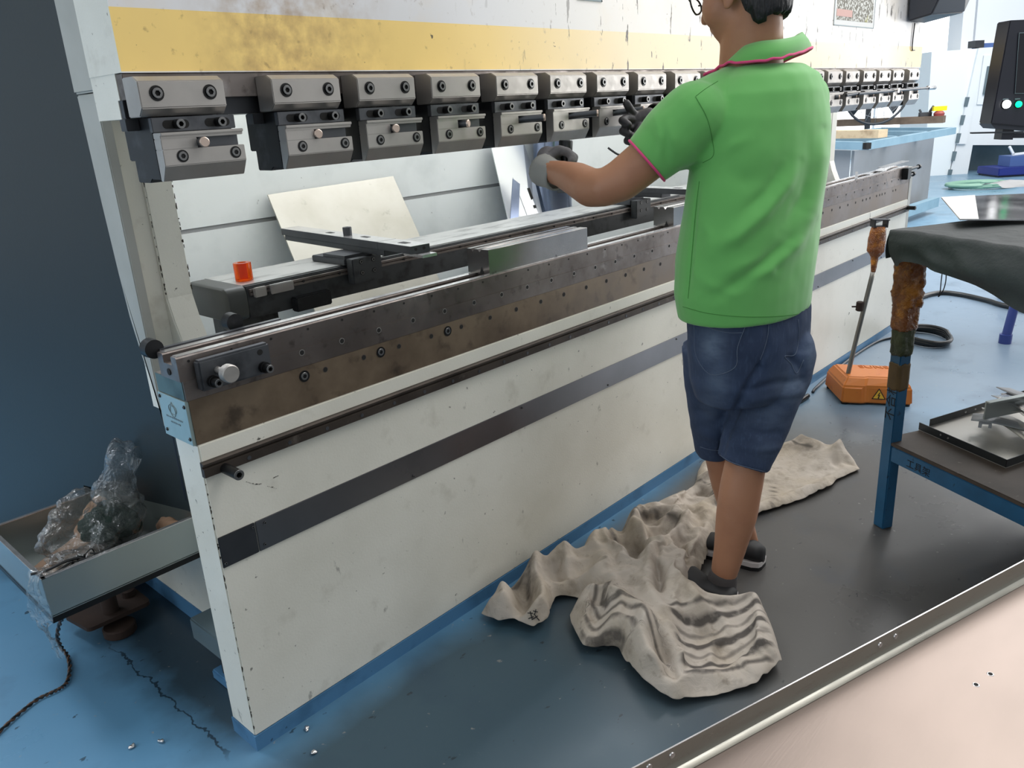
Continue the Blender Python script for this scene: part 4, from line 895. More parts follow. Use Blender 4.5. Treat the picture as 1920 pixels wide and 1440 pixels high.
mid = onp(1612, 575, a, FH); q = MB(); q.lathe(mid-dr_*.02, dr_, [(0,.011),(.004,.0165),(.04,.0165),(.044,.011)], 12); q.bar(mid-rr*.035, mid+rr*.03, .006, .006); q.build('clamp_collar', MT['rust'], hd)
# cables on the floor behind
def cable(name, pts, r, lab, z=None, mat='cord'):
    sp = spline([onz(x, y, r*1.02) for x, y in pts], 10); q = MB(); q.tube(sp, r, 8); o = q.build(name, MT[mat], root=sp[len(sp)//2], smooth=True); return tag(o, lab, 'cable')
cable('floor_cable', [(1515,742),(1497,753),(1480,756),(1470,752)], .011, 'short black cable beside the pedal running under the press')
cable('pedal_lead', [(1524,735),(1530,727),(1560,700),(1600,668),(1640,643),(1668,634),(1690,633)], .007, 'grey lead running along the press base to the coiled cable', mat='dull')
cable('hose', [(1676,590),(1690,585),(1720,560),(1760,549),(1800,552),(1850,563),(1880,572),(1940,585)], .016, 'black hose curving across the pale blue floor behind the workbench')
cc = onz(1720, 634, 0) - FH*.05 + RH*.02; q = MB()
sp = [cc + V((0,0,.013 + .022*(i//30)*.5)) + RH*((.115+.015*math.sin(i*.21))*math.cos(i*2*PI/30)) + FH*((.16+.02*math.sin(i*.17))*math.sin(i*2*PI/30)) for i in range(106)]
q.tube(sp, .011, 8); o = q.build('coiled_cable', MT['cord'], root=cc, smooth=True); tag(o, 'black cable coiled on the floor behind the workbench leg', 'cable')
# blue stool behind the bench
sc_ = onz(1905, 600, 0); st_ = thing('stool', (4.6, -.6, 0), 'blue metal stool whose legs show under the tarpaulin\'s right end', 'stool')
la, lb = onz(1884, 643, 0), onz(1881, 558, 0)
for a in (la, lb, la+V((.45,-.5,0)), lb+V((.2,-.75,0))):
    t = a + (V((4.95,-.85,0)) - a)*.16; t.z = .62
    lg = MB().cyl(a+V((0,0,.02)), t, .024).build('leg', MT['stool'], st_, smooth=.6); MB().cyl(a, a+V((0,0,.05)), .032).build('rubber_foot', MT['stool'], lg, smooth=.6)
MB().bar(la.lerp(V((4.95,-.85,.62)),.10)+V((0,0,.36)), la+V((.42,-.48,.40)), .03, .05).build('stretcher', MT['stool'], st_)
MB().lathe((4.95,-.85,.62), (0,0,1), [(0,.36),(.03,.38),(.06,.36)], 30).build('seat', MT['stool'], st_, smooth=.6)
# ================================================================ foreground pan on its bench
Z = .75; s0, s1 = onz(1185, 1440, Z+.027), onz(1920, 1050, Z+.027); dx = (s1-s0).normalized(); dx.z = 0; dy = V((dx.y, -dx.x, 0)); dy = dy if dy.dot(CAM-s0) > 0 else -dy
o0 = V((s0.x, s0.y, Z)) - dx*.75; L_ = 2.2; D_ = .60
pn = thing('sheet_metal_pan', o0+dx*1.0+dy*.3, 'large folded aluminium pan lying in the foreground at lower right', 'pan')
MB().obox(o0, dx*L_, dy*D_, (0,0,-.0015)).build('pan_floor', MT['pan'], pn)
q = MB(); n = 8; pr = []
prof = [(.0,.027),(.0,.004),(.0012,.0012),(.004,0.0003),(.010,.0003),(.010,.0008),(.0048,.0008),(.0024,.0020),(.0015,.0045),(.0015,.027)]
q.prism([o0 + dy*a + V((0,0,b)) for a, b in prof], dx*L_)
fl_ = q.build('pan_flange', MT['panflange'], pn, smooth=.5)
MB().obox(o0+V((0,0,.027)), dx*L_, dy*.0015, (0,0,.0006)).build('bright_edge', MT['bright'], fl_)
qh = MB()
for x, y in ((1260,1416),(1217,1438),(1650,1209),(1679,1193)):
    p = onp(x, y, o0+dy*.0016, dy); qh.mi = 0; qh.lathe(p-dy*.0003, dy, [(0,.0034),(.0012,.0030),(.0014,.0012)], 12)
qh.build('rivet', MT['bright'], fl_, smooth=.6)
qh = MB()
for x, y in ((1830,1284),(1857,1264)): p = onz(x, y, Z); qh.mi = 0; qh.lathe(p, (0,0,1), [(0,.0036),(.0004,.0030)], 14); qh.mi = 1; qh.lathe(p+V((0,0,.0004)), (0,0,1), [(0,.0024),(.0003,.0024)], 14)
qh.build('drilled_hole', [MT['bright'], MT['hole']], pn)
fb = thing('bench', (o0.x, o0.y, 0), 'low bench carrying the aluminium pan in the foreground', 'bench')
MB().obox(o0+dx*.3+dy*.12+V((0,0,-.0418)), dx*1.5, dy*.45, (0,0,.04)).build('bench_top', MT['board'], fb)
for f, g in ((.35,.17),(1.72,.17),(.35,.52),(1.72,.52)):
    a = o0+dx*f+dy*g; a.z = 0; MB().bar(a, a+V((0,0,Z-.042)), .04, .04, up=dx).build('leg', MT['bench'], fb)
# ================================================================ the worker
BC = V((1.27, -.52, 0))
def PB(x, y, k=0.): return onp(x, y, BC + FH*k, FH)
def pix(p):
    d = p - CAM; z = d.dot(CF); return (960 + FPX*d.dot(CR)/z, 720 - FPX*d.dot(CU)/z)
def pdist(x, y, pl):
    best = 1e9
    for (ax, ay), (bx, by) in zip(pl, pl[1:]):
        dx, dy = bx-ax, by-ay; t = max(0, min(1, ((x-ax)*dx+(y-ay)*dy)/(dx*dx+dy*dy+1e-9))); best = min(best, math.hypot(x-ax-dx*t, y-ay-dy*t))
    return best
# head frame
HF = V((.10, .94, -.30)).normalized(); HL = V((0,0,1)).cross(HF).normalized(); HU = HF.cross(HL).normalized()
H0 = PB(1389, -24, 0.0)
HR = Matrix((( HF.x, HL.x, HU.x), (HF.y, HL.y, HU.y), (HF.z, HL.z, HU.z)))
hp = lambda f, l, u: H0 + HF*f + HL*l + HU*u
q = MB()
# trunk and neck (mostly under the clothes)
q.chain([(V((1.27,-.52,.84)), .13), (V((1.27,-.51,1.05)), .125), (V((1.27,-.50,1.25)), .12), (V((1.275,-.50,1.34)), .085)])
nb = V((1.280,-.515,1.38))
q.chain([(nb, .070), (hp(-.028,0,-.065), .056)]); q.chain([(nb+HF*.025, .066), (hp(.005,0,-.075), .056)])
# head
q.ell(hp(-.004,0,.022), (.098,.076,.098), HR); q.ell(hp(.030,0,-.050), (.062,.060,.056), HR); q.ell(hp(.048,0,-.072), (.042,.044,.034), HR)
q.ell(hp(.045,.030,-.030), (.044,.040,.050), HR); q.ell(hp(.045,-.030,-.030), (.044,.040,.050), HR)
q.capsule(hp(.088,0,.005), .010, hp(.108,0,-.028), .014); q.ell(hp(.084,0,-.060), (.014,.026,.011), HR); q.ell(hp(.082,0,.030), (.020,.058,.020), HR)
for s in (1, -1):
    q.ell(hp(-.012, .077*s, -.022), (.020,.008,.032), HR); q.ell(hp(-.004, .078*s, -.047), (.010,.008,.012), HR); q.ell(hp(-.014,.082*s,-.012), (.022,.006,.018), HR)
# left arm (bare forearm), right arm
LSH, LMID, LEL = PB(1300,212,-.10), PB(1222,292,-.09), PB(1133,352,-.08)
LW1, LW = PB(1082,337,.01), PB(1034,322,.10)
q.chain([(LSH,.062), (LMID,.053), (PB(1165,338,-.085),.050), (LEL,.045), (PB(1108,352,-.04),.047), (LW1,.043), (PB(1055,327,.06),.034), (LW,.029)])
RSH, REL, RW = V((1.43,-.49,1.33)), V((1.56,-.29,1.19)), PB(1250,212,.40)
q.chain([(RSH,.062), (RSH.lerp(REL,.5),.052), (REL,.044), (REL.lerp(RW,.35),.043), (RW,.029)])
# legs
q.chain([(PB(1455,640,-.0),.085), (PB(1428,760,-.03),.070), (PB(1398,868,-.06),.055), (PB(1388,920,-.065),.057), (PB(1381,965,-.065),.056), (PB(1368,1030,-.06),.044), (PB(1355,1085,-.055),.0355), (PB(1350,1112,-.055),.037)])
q.chain([(PB(1350,640,.05),.085), (PB(1345,750,.07),.068), (PB(1352,845,.09),.050), (PB(1366,900,.10),.053), (PB(1376,940,.11),.050), (PB(1392,990,.13),.038), (PB(1403,1025,.14),.034)])
person = finish(q, 'person', MT['skin'], .0065, root=(1.27,-.52,0), smooth_it=5)
tag(person, 'worker in a green polo shirt and denim shorts reaching into the press brake', 'person')
# hair
q = MB(); q.ell((0,0,0), (1,1,1), None, 56, 36)
for v in q.bm.verts:
    d = v.co.normalized(); f, l, u = d.x*.104*(1+.45*max(0, -d.z)*(1 if d.x < 0 else 0)), d.y*.083, d.z*(.106 if d.z > 0 else .165)+.022
    if f < -.040: line = -.108 + .020*noise.noise(V((l*60, 3, u*20)))
    elif f < .03: line = min(.02, -.10 + (f+.040)/.026*.12)
    else: line = .010 + (f-.03)*1.1

    k = sstep(u, line-.010, line+.010); s = .58 + .455*k + .02*k*noise.noise(V((f*50, l*50, u*18)))
    v.co = hp(f*s, l*s, .022 + (u-.022)*s)
q.build('hair', MT['hair'], person, smooth=True)
# spectacles
sp_ = None
q = MB()
for s in (1, -1):
    c = hp(.108, .034*s, .004); ring = [c + HL*(.027*math.cos(a))*1 + HU*(.020*math.sin(a)) - HF*(.010*abs(math.cos(a))*(1 if math.cos(a)*s > 0 else 0)) for a in [2*PI*i/20 for i in range(21)]]
    q.tube(ring, .0022, 6)
    q.tube(spline([hp(.098,.062*s,.010), hp(.08,.080*s,.010), hp(.0,.084*s,.002), hp(-.02,.085*s,-.012)], 5), .0022, 6)
q.tube([hp(.112,.010,.008), hp(.116,0,.010), hp(.112,-.010,.008)], .002, 6)
sp_ = q.build('spectacles', MT['spec'], person, smooth=True)
for s in (1, -1): MB().lathe(hp(.107, .034*s, .004), HF, [(0,.020),(.001,.020)], 18).build('lens', MT['lens'], sp_)
# ---- polo shirt
rows = [(1262,1531,578),(1254,1537,535),(1257,1545,480),(1267,1552,410),(1279,1559,340),(1290,1566,270),(1300,1567,215),(1316,1560,172),(1342,1545,142),(1370,1512,122)]
q = MB(); rs = []; AX = math.sqrt(RH.x**2 + (.66*RH.y)**2)
ring_at = []
for xl, xr, y in rows:
    Lp, Rp = PB(xl, y), PB(xr, y); c = (Lp+Rp)/2; a = (Rp-Lp).length/2/AX
    ring_at.append((c.z, c, a)); rs.append([c + V((a*math.cos(t), .66*a*math.sin(t), 0)) for t in [2*PI*i/40 for i in range(40)]])
q.rings(rs)
q.chain([(V((1.275,-.50,1.375)), .062), (PB(1318,196,-.08), .060), (PB(1300,215,-.10), .074)]); q.chain([(V((1.285,-.505,1.375)), .062), (PB(1506,186,.13), .064)])
q.chain([(PB(1302,216,-.10),.078), (PB(1258,258,-.095),.076)])
a, b = PB(1268,250,-.095), PB(1211,303,-.088); q.cyl(a, b, .078, .063, 30)
q.chain([(PB(1318,262,-.06),.062), (PB(1262,262,-.09),.074)])
a, b = V((1.43,-.475,1.325)), V((1.515,-.355,1.24)); q.capsule(a, .072, a.lerp(b,.5), .072); q.cyl(a.lerp(b,.3), b, .072, .066, 30)
folds = [([(1500,300),(1470,350),(1430,400),(1380,445),(1335,468)], .010, 12), ([(1543,240),(1532,330),(1516,400),(1490,450),(1455,505)], .012, 14), ([(1330,560),(1400,522),(1470,462),(1515,410)], -.008, 10),
         ([(1338,296),(1375,272),(1415,254)], .006, 9), ([(1345,318),(1400,338),(1450,330)], -.006, 16), ([(1312,335),(1304,400),(1297,480),(1290,565)], -.005, 4), ([(1303,400),(1330,440),(1332,500)], .005, 9), ([(1470,300),(1440,360),(1380,410)], -.006, 9), ([(1525,300),(1505,370),(1465,430)], -.007, 9),
         ([(1228,215),(1240,262),(1236,300)], .005, 6), ([(1250,220),(1262,270),(1266,305)], .005, 7), ([(1240,230),(1250,275),(1250,310)], -.005, 6), ([(1222,245),(1228,275),(1224,300)], -.004, 5),
         ([(1340,300),(1320,308),(1285,318),(1262,320)], -.007, 5), ([(1350,520),(1390,498),(1440,480)], .005, 9), ([(1290,500),(1330,535),(1400,560)], .005, 10), ([(1370,540),(1440,505),(1500,440)], .007, 9), ([(1182,282),(1205,308),(1240,328)], -.004, 5)]
def shirt_def(p, n):
    w = n*(.0030*noise.noise(p*9) + .0010*noise.noise(p*24))
    if n.dot(CAM-p) > -.02:
        x, y = pix(p)
        for pl, h, wd in folds:
            wd = wd*1.15 if wd > 6 else wd; d = pdist(x, y, pl); e0 = math.hypot(x-pl[0][0], y-pl[0][1]); e1 = math.hypot(x-pl[-1][0], y-pl[-1][1]); tp_ = min(1, e0/60+.1, e1/60+.1)
            if d < wd*3: w += n*(h*(1.25 if abs(h) > .0075 else .9)*tp_*math.exp(-(d/wd)**2))
    return p + w
shirt = finish(q, 'polo_shirt', MT['green'], .0055, person, smooth_it=7, deform=shirt_def)
B = bvh_of(shirt)
def seam(name, pts, r, mat, parent, B=B, lift=.0006, n=6):
    hs = [hit(B, x, y, lift) for x, y in [(p.x, p.y) for p in spline([(x, y, 0) for x, y in pts], n)]]; hs = [h for h in hs if h is not None]
    if len(hs) > 2: qq = MB(); qq.tube(hs, r, 6); return qq.build(name, mat, parent, smooth=True)
m = Mat('green seam', rgb(66,132,58), .85); MT['seam'] = m.m
seam('armhole_seam', [(1304,181),(1326,222),(1336,265),(1337,292),(1318,305)], .0007, MT['seam'], shirt)
seam('shoulder_seam', [(1305,180),(1322,167),(1346,152)], .0006, MT['seam'], shirt)
seam('side_seam', [(1311,340),(1304,400),(1297,480),(1290,560)], .0007, MT['seam'], shirt)
seam('hem_seam', [(1280,575),(1330,588),(1400,594),(1470,592),(1520,584)], .0008, MT['seam'], shirt)
# cuff trims
def ringtrim(c, d, r, t, mat, name, wob=.0):
    d = V(d).normalized(); qq = MB(); pts = [p for p in qq.circ(c, d, r, 36)]; qq.tube(pts + [pts[0]], t, 6, cap=False); return qq.build(name, mat, shirt, smooth=True)
a, b = PB(1268,250,-.095), PB(1211,303,-.088); d = (b-a).normalized(); ringtrim(b-d*.003, d, .0625, .0032, MT['pink'], 'sleeve_trim')
a, b = V((1.43,-.475,1.325)), V((1.515,-.355,1.24)); d = (b-a).normalized(); ringtrim(b-d*.003, d, .0675, .0032, MT['pink'], 'sleeve_trim')
# collar
cl_ = [((1338,130),(1320,140),.07),((1356,118),(1344,129),.03),((1372,103),(1362,119),-.02),((1395,86),(1390,117),-.06),((1425,77),(1424,114),-.085),((1455,74),(1455,110),-.088),((1482,70),(1484,103),-.062),((1502,63),(1509,95),-.015),((1503,60),(1523,89),.045),((1485,72),(1505,100),.11),((1440,98),(1440,126),.14),((1385,118),(1365,138),.12)]
tp = spline([PB(*t, k) for t, b_, k in cl_] + [PB(*cl_[0][0], cl_[0][2])], 6); bt = spline([PB(*b_, k*1.22-.006) for t, b_, k in cl_] + [PB(*cl_[0][1], cl_[0][2]*1.22-.006)], 6)
q = MB(); G = [[a.lerp(b, s) + FH*(-.010*math.sin(s*PI)) for a, b in zip(tp, bt)] for s in (0,.25,.5,.75,1)]; inn = [[a*1 + (PB(1430,95,.02)-a)*.09 for a in tp], [a + (PB(1430,105,.02)-a)*.20 + V((0,0,-.02)) for a in tp]]
q.sheet(inn[::-1] + G); cu = q.build('collar', MT['green'], shirt, smooth=True)
q = MB(); q.tube([p + V((0,0,.0035*noise.noise(V((i*.33, 2, 5))))) for i, p in enumerate(bt)], .0034, 6); q.build('collar_trim', MT['pink'], cu, smooth=True)
# ---- shorts
q = MB(); rs = []
for xl, xr, y in ((1281,1529,560),(1281,1531,605),(1281,1527,650),(1287,1520,695),(1296,1500,730)):
    Lp, Rp = PB(xl, y), PB(xr, y); c = (Lp+Rp)/2; a = (Rp-Lp).length/2/AX; rs.append([c + V((a*math.cos(t), .66*a*math.sin(t), 0)) for t in [2*PI*i/40 for i in range(40)]])
q.rings(rs)
def legtube(pts):
    out = []
    d0 = None
    for i, (p, r) in enumerate(pts):
        d = (pts[min(i+1, len(pts)-1)][0] - pts[max(i-1, 0)][0]).normalized(); out.append(MB.circ(None, p, d, r, 32))
    return out
q.rings(legtube([(PB(1460,650,-.02),.098), (PB(1448,700,-.03),.096), (PB(1428,765,-.04),.087), (PB(1410,820,-.055),.078), (PB(1393,868,-.065),.0715)]))
q.rings(legtube([(PB(1343,650,.02),.092), (PB(1338,720,.04),.078), (PB(1340,780,.06),.070), (PB(1344,842,.085),.062)]))
q.capsule(PB(1475,660,-.035), .075, PB(1455,720,-.04), .075); q.capsule(PB(1345,660,-.03), .075, PB(1345,710,-.01), .065)
sf = [([(1425,690),(1395,735),(1372,790),(1352,850)], -.010, 7), ([(1400,735),(1450,720),(1500,712)], -.006, 7), ([(1410,752),(1470,740),(1500,735)], .005, 8), ([(1380,800),(1430,815),(1460,812)], -.005, 8), ([(1370,830),(1420,845),(1455,838)], .004, 8), ([(1440,600),(1438,650),(1424,690)], -.004, 5), ([(1480,670),(1500,690),(1505,715)], -.005, 6), ([(1310,770),(1340,790),(1365,780)], -.005, 8), ([(1320,810),(1345,822)], .005, 9)]
def shorts_def(p, n):
    w = n*(.004*noise.noise(p*11) + .002*noise.noise(p*30))
    if n.dot(CAM-p) > -.02:
        x, y = pix(p)
        for pl, h, wd in sf:
            d = pdist(x, y, pl)
            if d < wd*3: w += n*(h*math.exp(-(d/wd)**2))
    return p + w
shorts = finish(q, 'denim_shorts', MT['denim'], .0055, person, smooth_it=5, deform=shorts_def)
SB = bvh_of(shorts)
fa_ = shorts.data.attributes.new('fade', 'FLOAT', 'POINT'); so_ = wloc(shorts)
for i, v in enumerate(shorts.data.vertices):
    x, y = pix(v.co + so_); f = 0
    for cx, cy, rx, ry, k in ((1336,650,24,32,.8), (1345,715,22,45,.55), (1488,728,30,34,.8), (1520,665,14,40,.5), (1450,780,50,30,.35), (1440,845,26,26,.25), (1330,760,18,40,.3)):
        f = max(f, k*math.exp(-((x-cx)/rx)**2-((y-cy)/ry)**2))
    fa_.data[i].value = f
z6 = lambda l: [(1230+x/3.79, 540+y/3.79) for x, y in l]
for pl in ([(268,185),(272,300),(285,480),(390,615),(560,565),(580,420),(640,260)], [(270,235),(400,290),(520,318),(620,318)], [(268,185),(400,240),(520,262),(640,262)], [(800,240),(795,330),(770,430),(740,510)], [(1010,225),(1015,330),(990,470),(915,485),(960,540),(1000,605),(1050,510)]):
    seam('pocket_stitching', z6(pl), .0011, MT['stitch'], shorts, SB, .0008)
seam('hem_stitching', [(1349,853),(1370,866),(1400,876),(1436,885)], .0010, MT['stitch'], shorts, SB, .0008)
seam('hem_stitching', [(1313,838),(1330,843),(1348,845)], .0010, MT['stitch'], shorts, SB, .0008)
# ---- socks and shoes
def shoe(heel, toe, name, hh=1.):
    heel, toe = V(heel), V(toe); d = (toe-heel); Ln = d.length; d.normalize(); s = V((-d.y, d.x, 0)); f = Ln/.27
    pr = [(-.004,.012,.050),(.0,.024,.066),(.02,.034,.075),(.06,.037,.080),(.10,.039,.082),(.14,.042,.070),(.18,.046,.055),(.22,.045,.044),(.25,.036,.036),(.268,.020,.026),(.274,.006,.018)]
    qq = MB(); rs = []; r2 = []; r3 = []
    for t, w_, h in pr:
        h = h*(hh if t < .14 else 1.)
        c = heel + d*(t*f); rs.append([c + s*(w_*math.copysign(abs(math.cos(a))**.8, math.cos(a))) + V((0,0, .020 + (h-.020)*(.5+.5*math.sin(a)) if True else 0)) for a in [2*PI*i/20 for i in range(20)]])
        for lst, z0, z1, e in ((r2, .0, .012, .004), (r3, .012, .027, .0035)):
            lst.append([c+s*(w_+e)+V((0,0,z0)), c+s*(w_+e)+V((0,0,z1)), c-s*(w_+e)+V((0,0,z1)), c-s*(w_+e)+V((0,0,z0))])
    qq.rings(rs); sh = qq.build(name, MT['shoe'], person, smooth=True)
    MB().rings(r2).build('outsole', MT['shoe'], sh, smooth=.5); MB().rings(r3).build('midsole', MT['sole'], sh, smooth=.5); return sh
rh = onz(1376, 1134, 0); shoe(rh, rh + V((-.02,.26,0)), 'shoe', .62)
lh = onz(1429, 1064, 0); shoe(lh, lh + V((-.015,.265,0)), 'shoe')
for pts in ([(PB(1356,1078,-.055),.0400), (PB(1352,1098,-.055),.0440), (PB(1347,1118,-.052),.0450), (PB(1338,1128,-.045),.042)], [(PB(1402,1018,.14),.034), (PB(1405,1040,.145),.040), (PB(1400,1052,.15),.040)]):
    q = MB(); q.chain(pts); finish(q, 'sock', MT['sock'], .005, person, smooth_it=4)
# ---- gloves with five fingers each
def glove(palm, fingers, cuff, name, mats_):
    """palm: list of (p, r) capsule pairs; fingers: list of joint lists"""
    qq = MB()
    for a, ra, b, rb in palm: qq.capsule(a, ra, b, rb)
    for f in fingers: qq.chain(f)
    g = finish(qq, name, mats_[0], .0034, person, smooth_it=3)
    c0, c1, r0, r1 = cuff; d = (c1-c0).normalized(); n = 40; qq = MB(); rs = []
    for i, (t, r) in enumerate(((0,r0*.97),(.1,r0*1.05),(.35,r0*.99),(.6,(r0+r1)/2),(.85,r1*1.02),(1,r1))):
        c = c0.lerp(c1, t); rs.append([p + (p-c)*(.05*noise.noise(p*140)) for p in MB.circ(None, c, d, r, n)])
    qq.rings(rs, False, False); o = qq.build('cuff', mats_[1], g, smooth=True)
    so = o.modifiers.new('t', 'SOLIDIFY'); so.thickness = .004; return g
# left glove: seen past the wrist, fingers curling round the tool to the right
w0 = LW + (LW-LW1).normalized()*.012
pc0, pc1 = PB(1022,312,.14), PB(1026,294,.18)
kn = [PB(1030+4*i, 286-1.0*i, .205-.020*i) for i in range(4)]
fl = []
for i, k in enumerate(kn):
    x, y = 1030+4*i, 285-1*i; kk = .205-.020*i; e = (0, 5, 3, -5)[i]
    fl.append([(PB(1024+i, 296, .185-.012*i), .0125), (PB(x+6, y-1, kk), .0125), (PB(x+24+e*.4, y+1+i*.6, kk-.004), .0115), (PB(x+36+e, y+10+i, kk-.012), .0108), (PB(x+34+e, y+20, kk-.020), .0100)])
fl.append([(PB(1026,316,.15),.0150), (PB(1040,318,.185),.0135), (PB(1056,312,.20),.012), (PB(1066,306,.195),.011)])
glove([(pc0, .030, pc1, .028), (pc1, .028, PB(1034,297,.20), .026), (pc0, .029, PB(1034,306,.175), .028)], fl, (PB(1046,331,.085), PB(1016,318,.145), .037, .041), 'glove', (MT['gloveg'], MT['cuff']))
# dark finger coating is the same knit here; right glove: dark
def F(*j): return [(PB(x, y, k), r) for x, y, k, r in j]
rk = .36
fr = [F((1195,222,rk,.014),(1184,210,rk-.015,.0125),(1179,201,rk-.02,.0118),(1175,194,rk-.02,.0112)),
      F((1192,228,rk-.01,.014),(1174,222,rk-.03,.0125),(1167,226,rk-.05,.0118),(1178,234,rk-.065,.0108)),
      F((1193,238,rk-.01,.014),(1175,240,rk-.03,.0125),(1168,246,rk-.05,.0118),(1180,252,rk-.065,.0108)),
      F((1195,246,rk-.01,.0135),(1182,256,rk-.03,.012),(1176,264,rk-.045,.0112),(1186,268,rk-.06,.0100)),
      F((1200,240,rk-.03,.015),(1194,254,rk-.06,.013),(1190,268,rk-.075,.012),(1187,282,rk-.08,.0108))]
glove([(PB(1216,222,rk), .030, PB(1196,230,rk), .033), (PB(1218,232,rk), .028, PB(1198,242,rk-.01), .028)], fr, (PB(1256,212,.40), PB(1226,219,.37), .038, .036), 'glove', (MT['gloveb'], MT['gloveb']))
# ---- tools in the hands (things of their own)
t = thing('socket_wrench', PB(1060,272,.175), 'short black socket tool held in the grey left glove', 'wrench')
q = MB(); a, b = PB(1060,290,.178), PB(1061,263,.178); d = (b-a).normalized(); q.lathe(a, d, [(0,.017),(.002,.0185),((b-a).length-.003,.0185),((b-a).length,.0165)], 24); q.build('socket', MT['black'], t, smooth=.6)
q = MB(); q.cyl(a-d*.035, a+d*.001, .009); q.build('drive', MT['oxide'], t, smooth=.6)
t = thing('hex_key', PB(1205,245,.30), 'hex key with a yellow grip held in the dark right glove', 'hex key')
q = MB(); a, b = PB(1196,252,.30), PB(1222,236,.33); d = (b-a).normalized(); q.lathe(a, d, [(0,.008),(.003,.0105),((b-a).length,.0115),((b-a).length+.004,.009)], 16); q.build('grip', MT['yellow'], t, smooth=.6)
q = MB(); q.tube(spline([a+d*.004, PB(1186,276,.30), PB(1175,291,.30), PB(1160,290,.30), PB(1148,283,.30), PB(1140,277,.30)], 6), .0028, 8); q.build('shank', MT['oxide'], t, smooth=True)
# ================================================================ dirty canvas cover on the floor
zq = lambda l: [(860+x/2.4, 760+y/2.4) for x, y in l]
fl2 = lambda l, z=.05: [onz(x, y, z) for x, y in zq(l)]
outl = []
for (x, y), z in (((100,960),.0),((140,860),.05),((180,780),.07),((290,690),.08),((330,645),.09),((440,620),.09),((560,590),.10),((580,530),.11),((650,488),.12),((790,405),.12),((900,338),.12),((1060,300),.10),((1075,262),.05),((1100,215),.05),((1250,150),.05),((1440,150),.05),((1500,135),.05),((1570,122),.05),((1600,150),.04),((1690,165),.04),((1750,145),.05),((1770,205),.03),((1805,297),.0),((1700,345),.0),((1680,372),.0),((1560,430),.0),((1350,502),.0),((1300,530),.0),((1180,560),.02),((1130,640),.03),((1100,720),.03),((1060,795),.03),((1085,895),.03),((1120,910),.04),((1240,885),.05),((1360,880),.05),((1410,1000),.03),((1455,1192),.0),((1340,1282),.0),((1160,1325),.0),((1000,1357),.0),((955,1357),.0),((840,1295),.0),((750,1195),.0),((715,1130),.0),((560,1118),.0),((505,1010),.0),((500,975),.0),((545,895),.0),((560,872),.0),((440,884),.0),((420,935),.0),((405,1005),.0),((340,1032),.0),((250,1000),.0),((170,1002),.0)):
    p = onz(860+x/2.4, 760+y/2.4, z); outl.append((p.x, min(p.y, -.010)))
def inside(x, y):
    c = False; n = len(outl)
    for i in range(n):
        (ax, ay), (bx, by) = outl[i], outl[i-1]
        if (ay > y) != (by > y) and x < (bx-ax)*(y-ay)/(by-ay)+ax: c = not c
    return c
def edge_near(x, y):
    best = (1e9, None); n = len(outl)
    for i in range(n):
        (ax, ay), (bx, by) = outl[i-1], outl[i]; dx, dy = bx-ax, by-ay; t = max(0, min(1, ((x-ax)*dx+(y-ay)*dy)/(dx*dx+dy*dy+1e-12))); q_ = (ax+dx*t, ay+dy*t); d = math.hypot(x-q_[0], y-q_[1])
        if d < best[0]: best = (d, q_)
    return best
flap = [(p.x, p.y) for p in fl2([(925,955),(1365,895),(1445,1160),(1015,1255)])]
def inpoly(x, y, po):
    c = False
    for i in range(len(po)):
        (ax, ay), (bx, by) = po[i], po[i-1]
        if (ay > y) != (by > y) and x < (bx-ax)*(y-ay)/(by-ay)+ax: c = not c
    return c
roll = [(p.x, p.y) for p in fl2([(590,860),(700,850),(900,1060),(1000,1240),(930,1230),(850,1120),(700,1090),(600,1100),(530,1010)])]
farp = [(p.x, p.y) for p in fl2([(1385,330),(1450,330),(1450,480),(1385,490)], .02)]
hems = [[(p.x, p.y) for p in fl2(l, .07)] for l in ([(800,500),(880,490),(985,520),(985,560)],[(690,565),(740,640),(790,690)],[(1060,330),(1140,360),(1160,430)],[(720,470),(795,460),(780,540)],[(1500,130),(1590,150)],[(190,770),(290,750)],[(330,650),(310,800)])]
fa, fb = fl2([(950,1020)])[0], fl2([(1390,930)])[0]; fd = (fb-fa); fd.z = 0; fd.normalize(); fn_ = V((-fd.y, fd.x, 0))
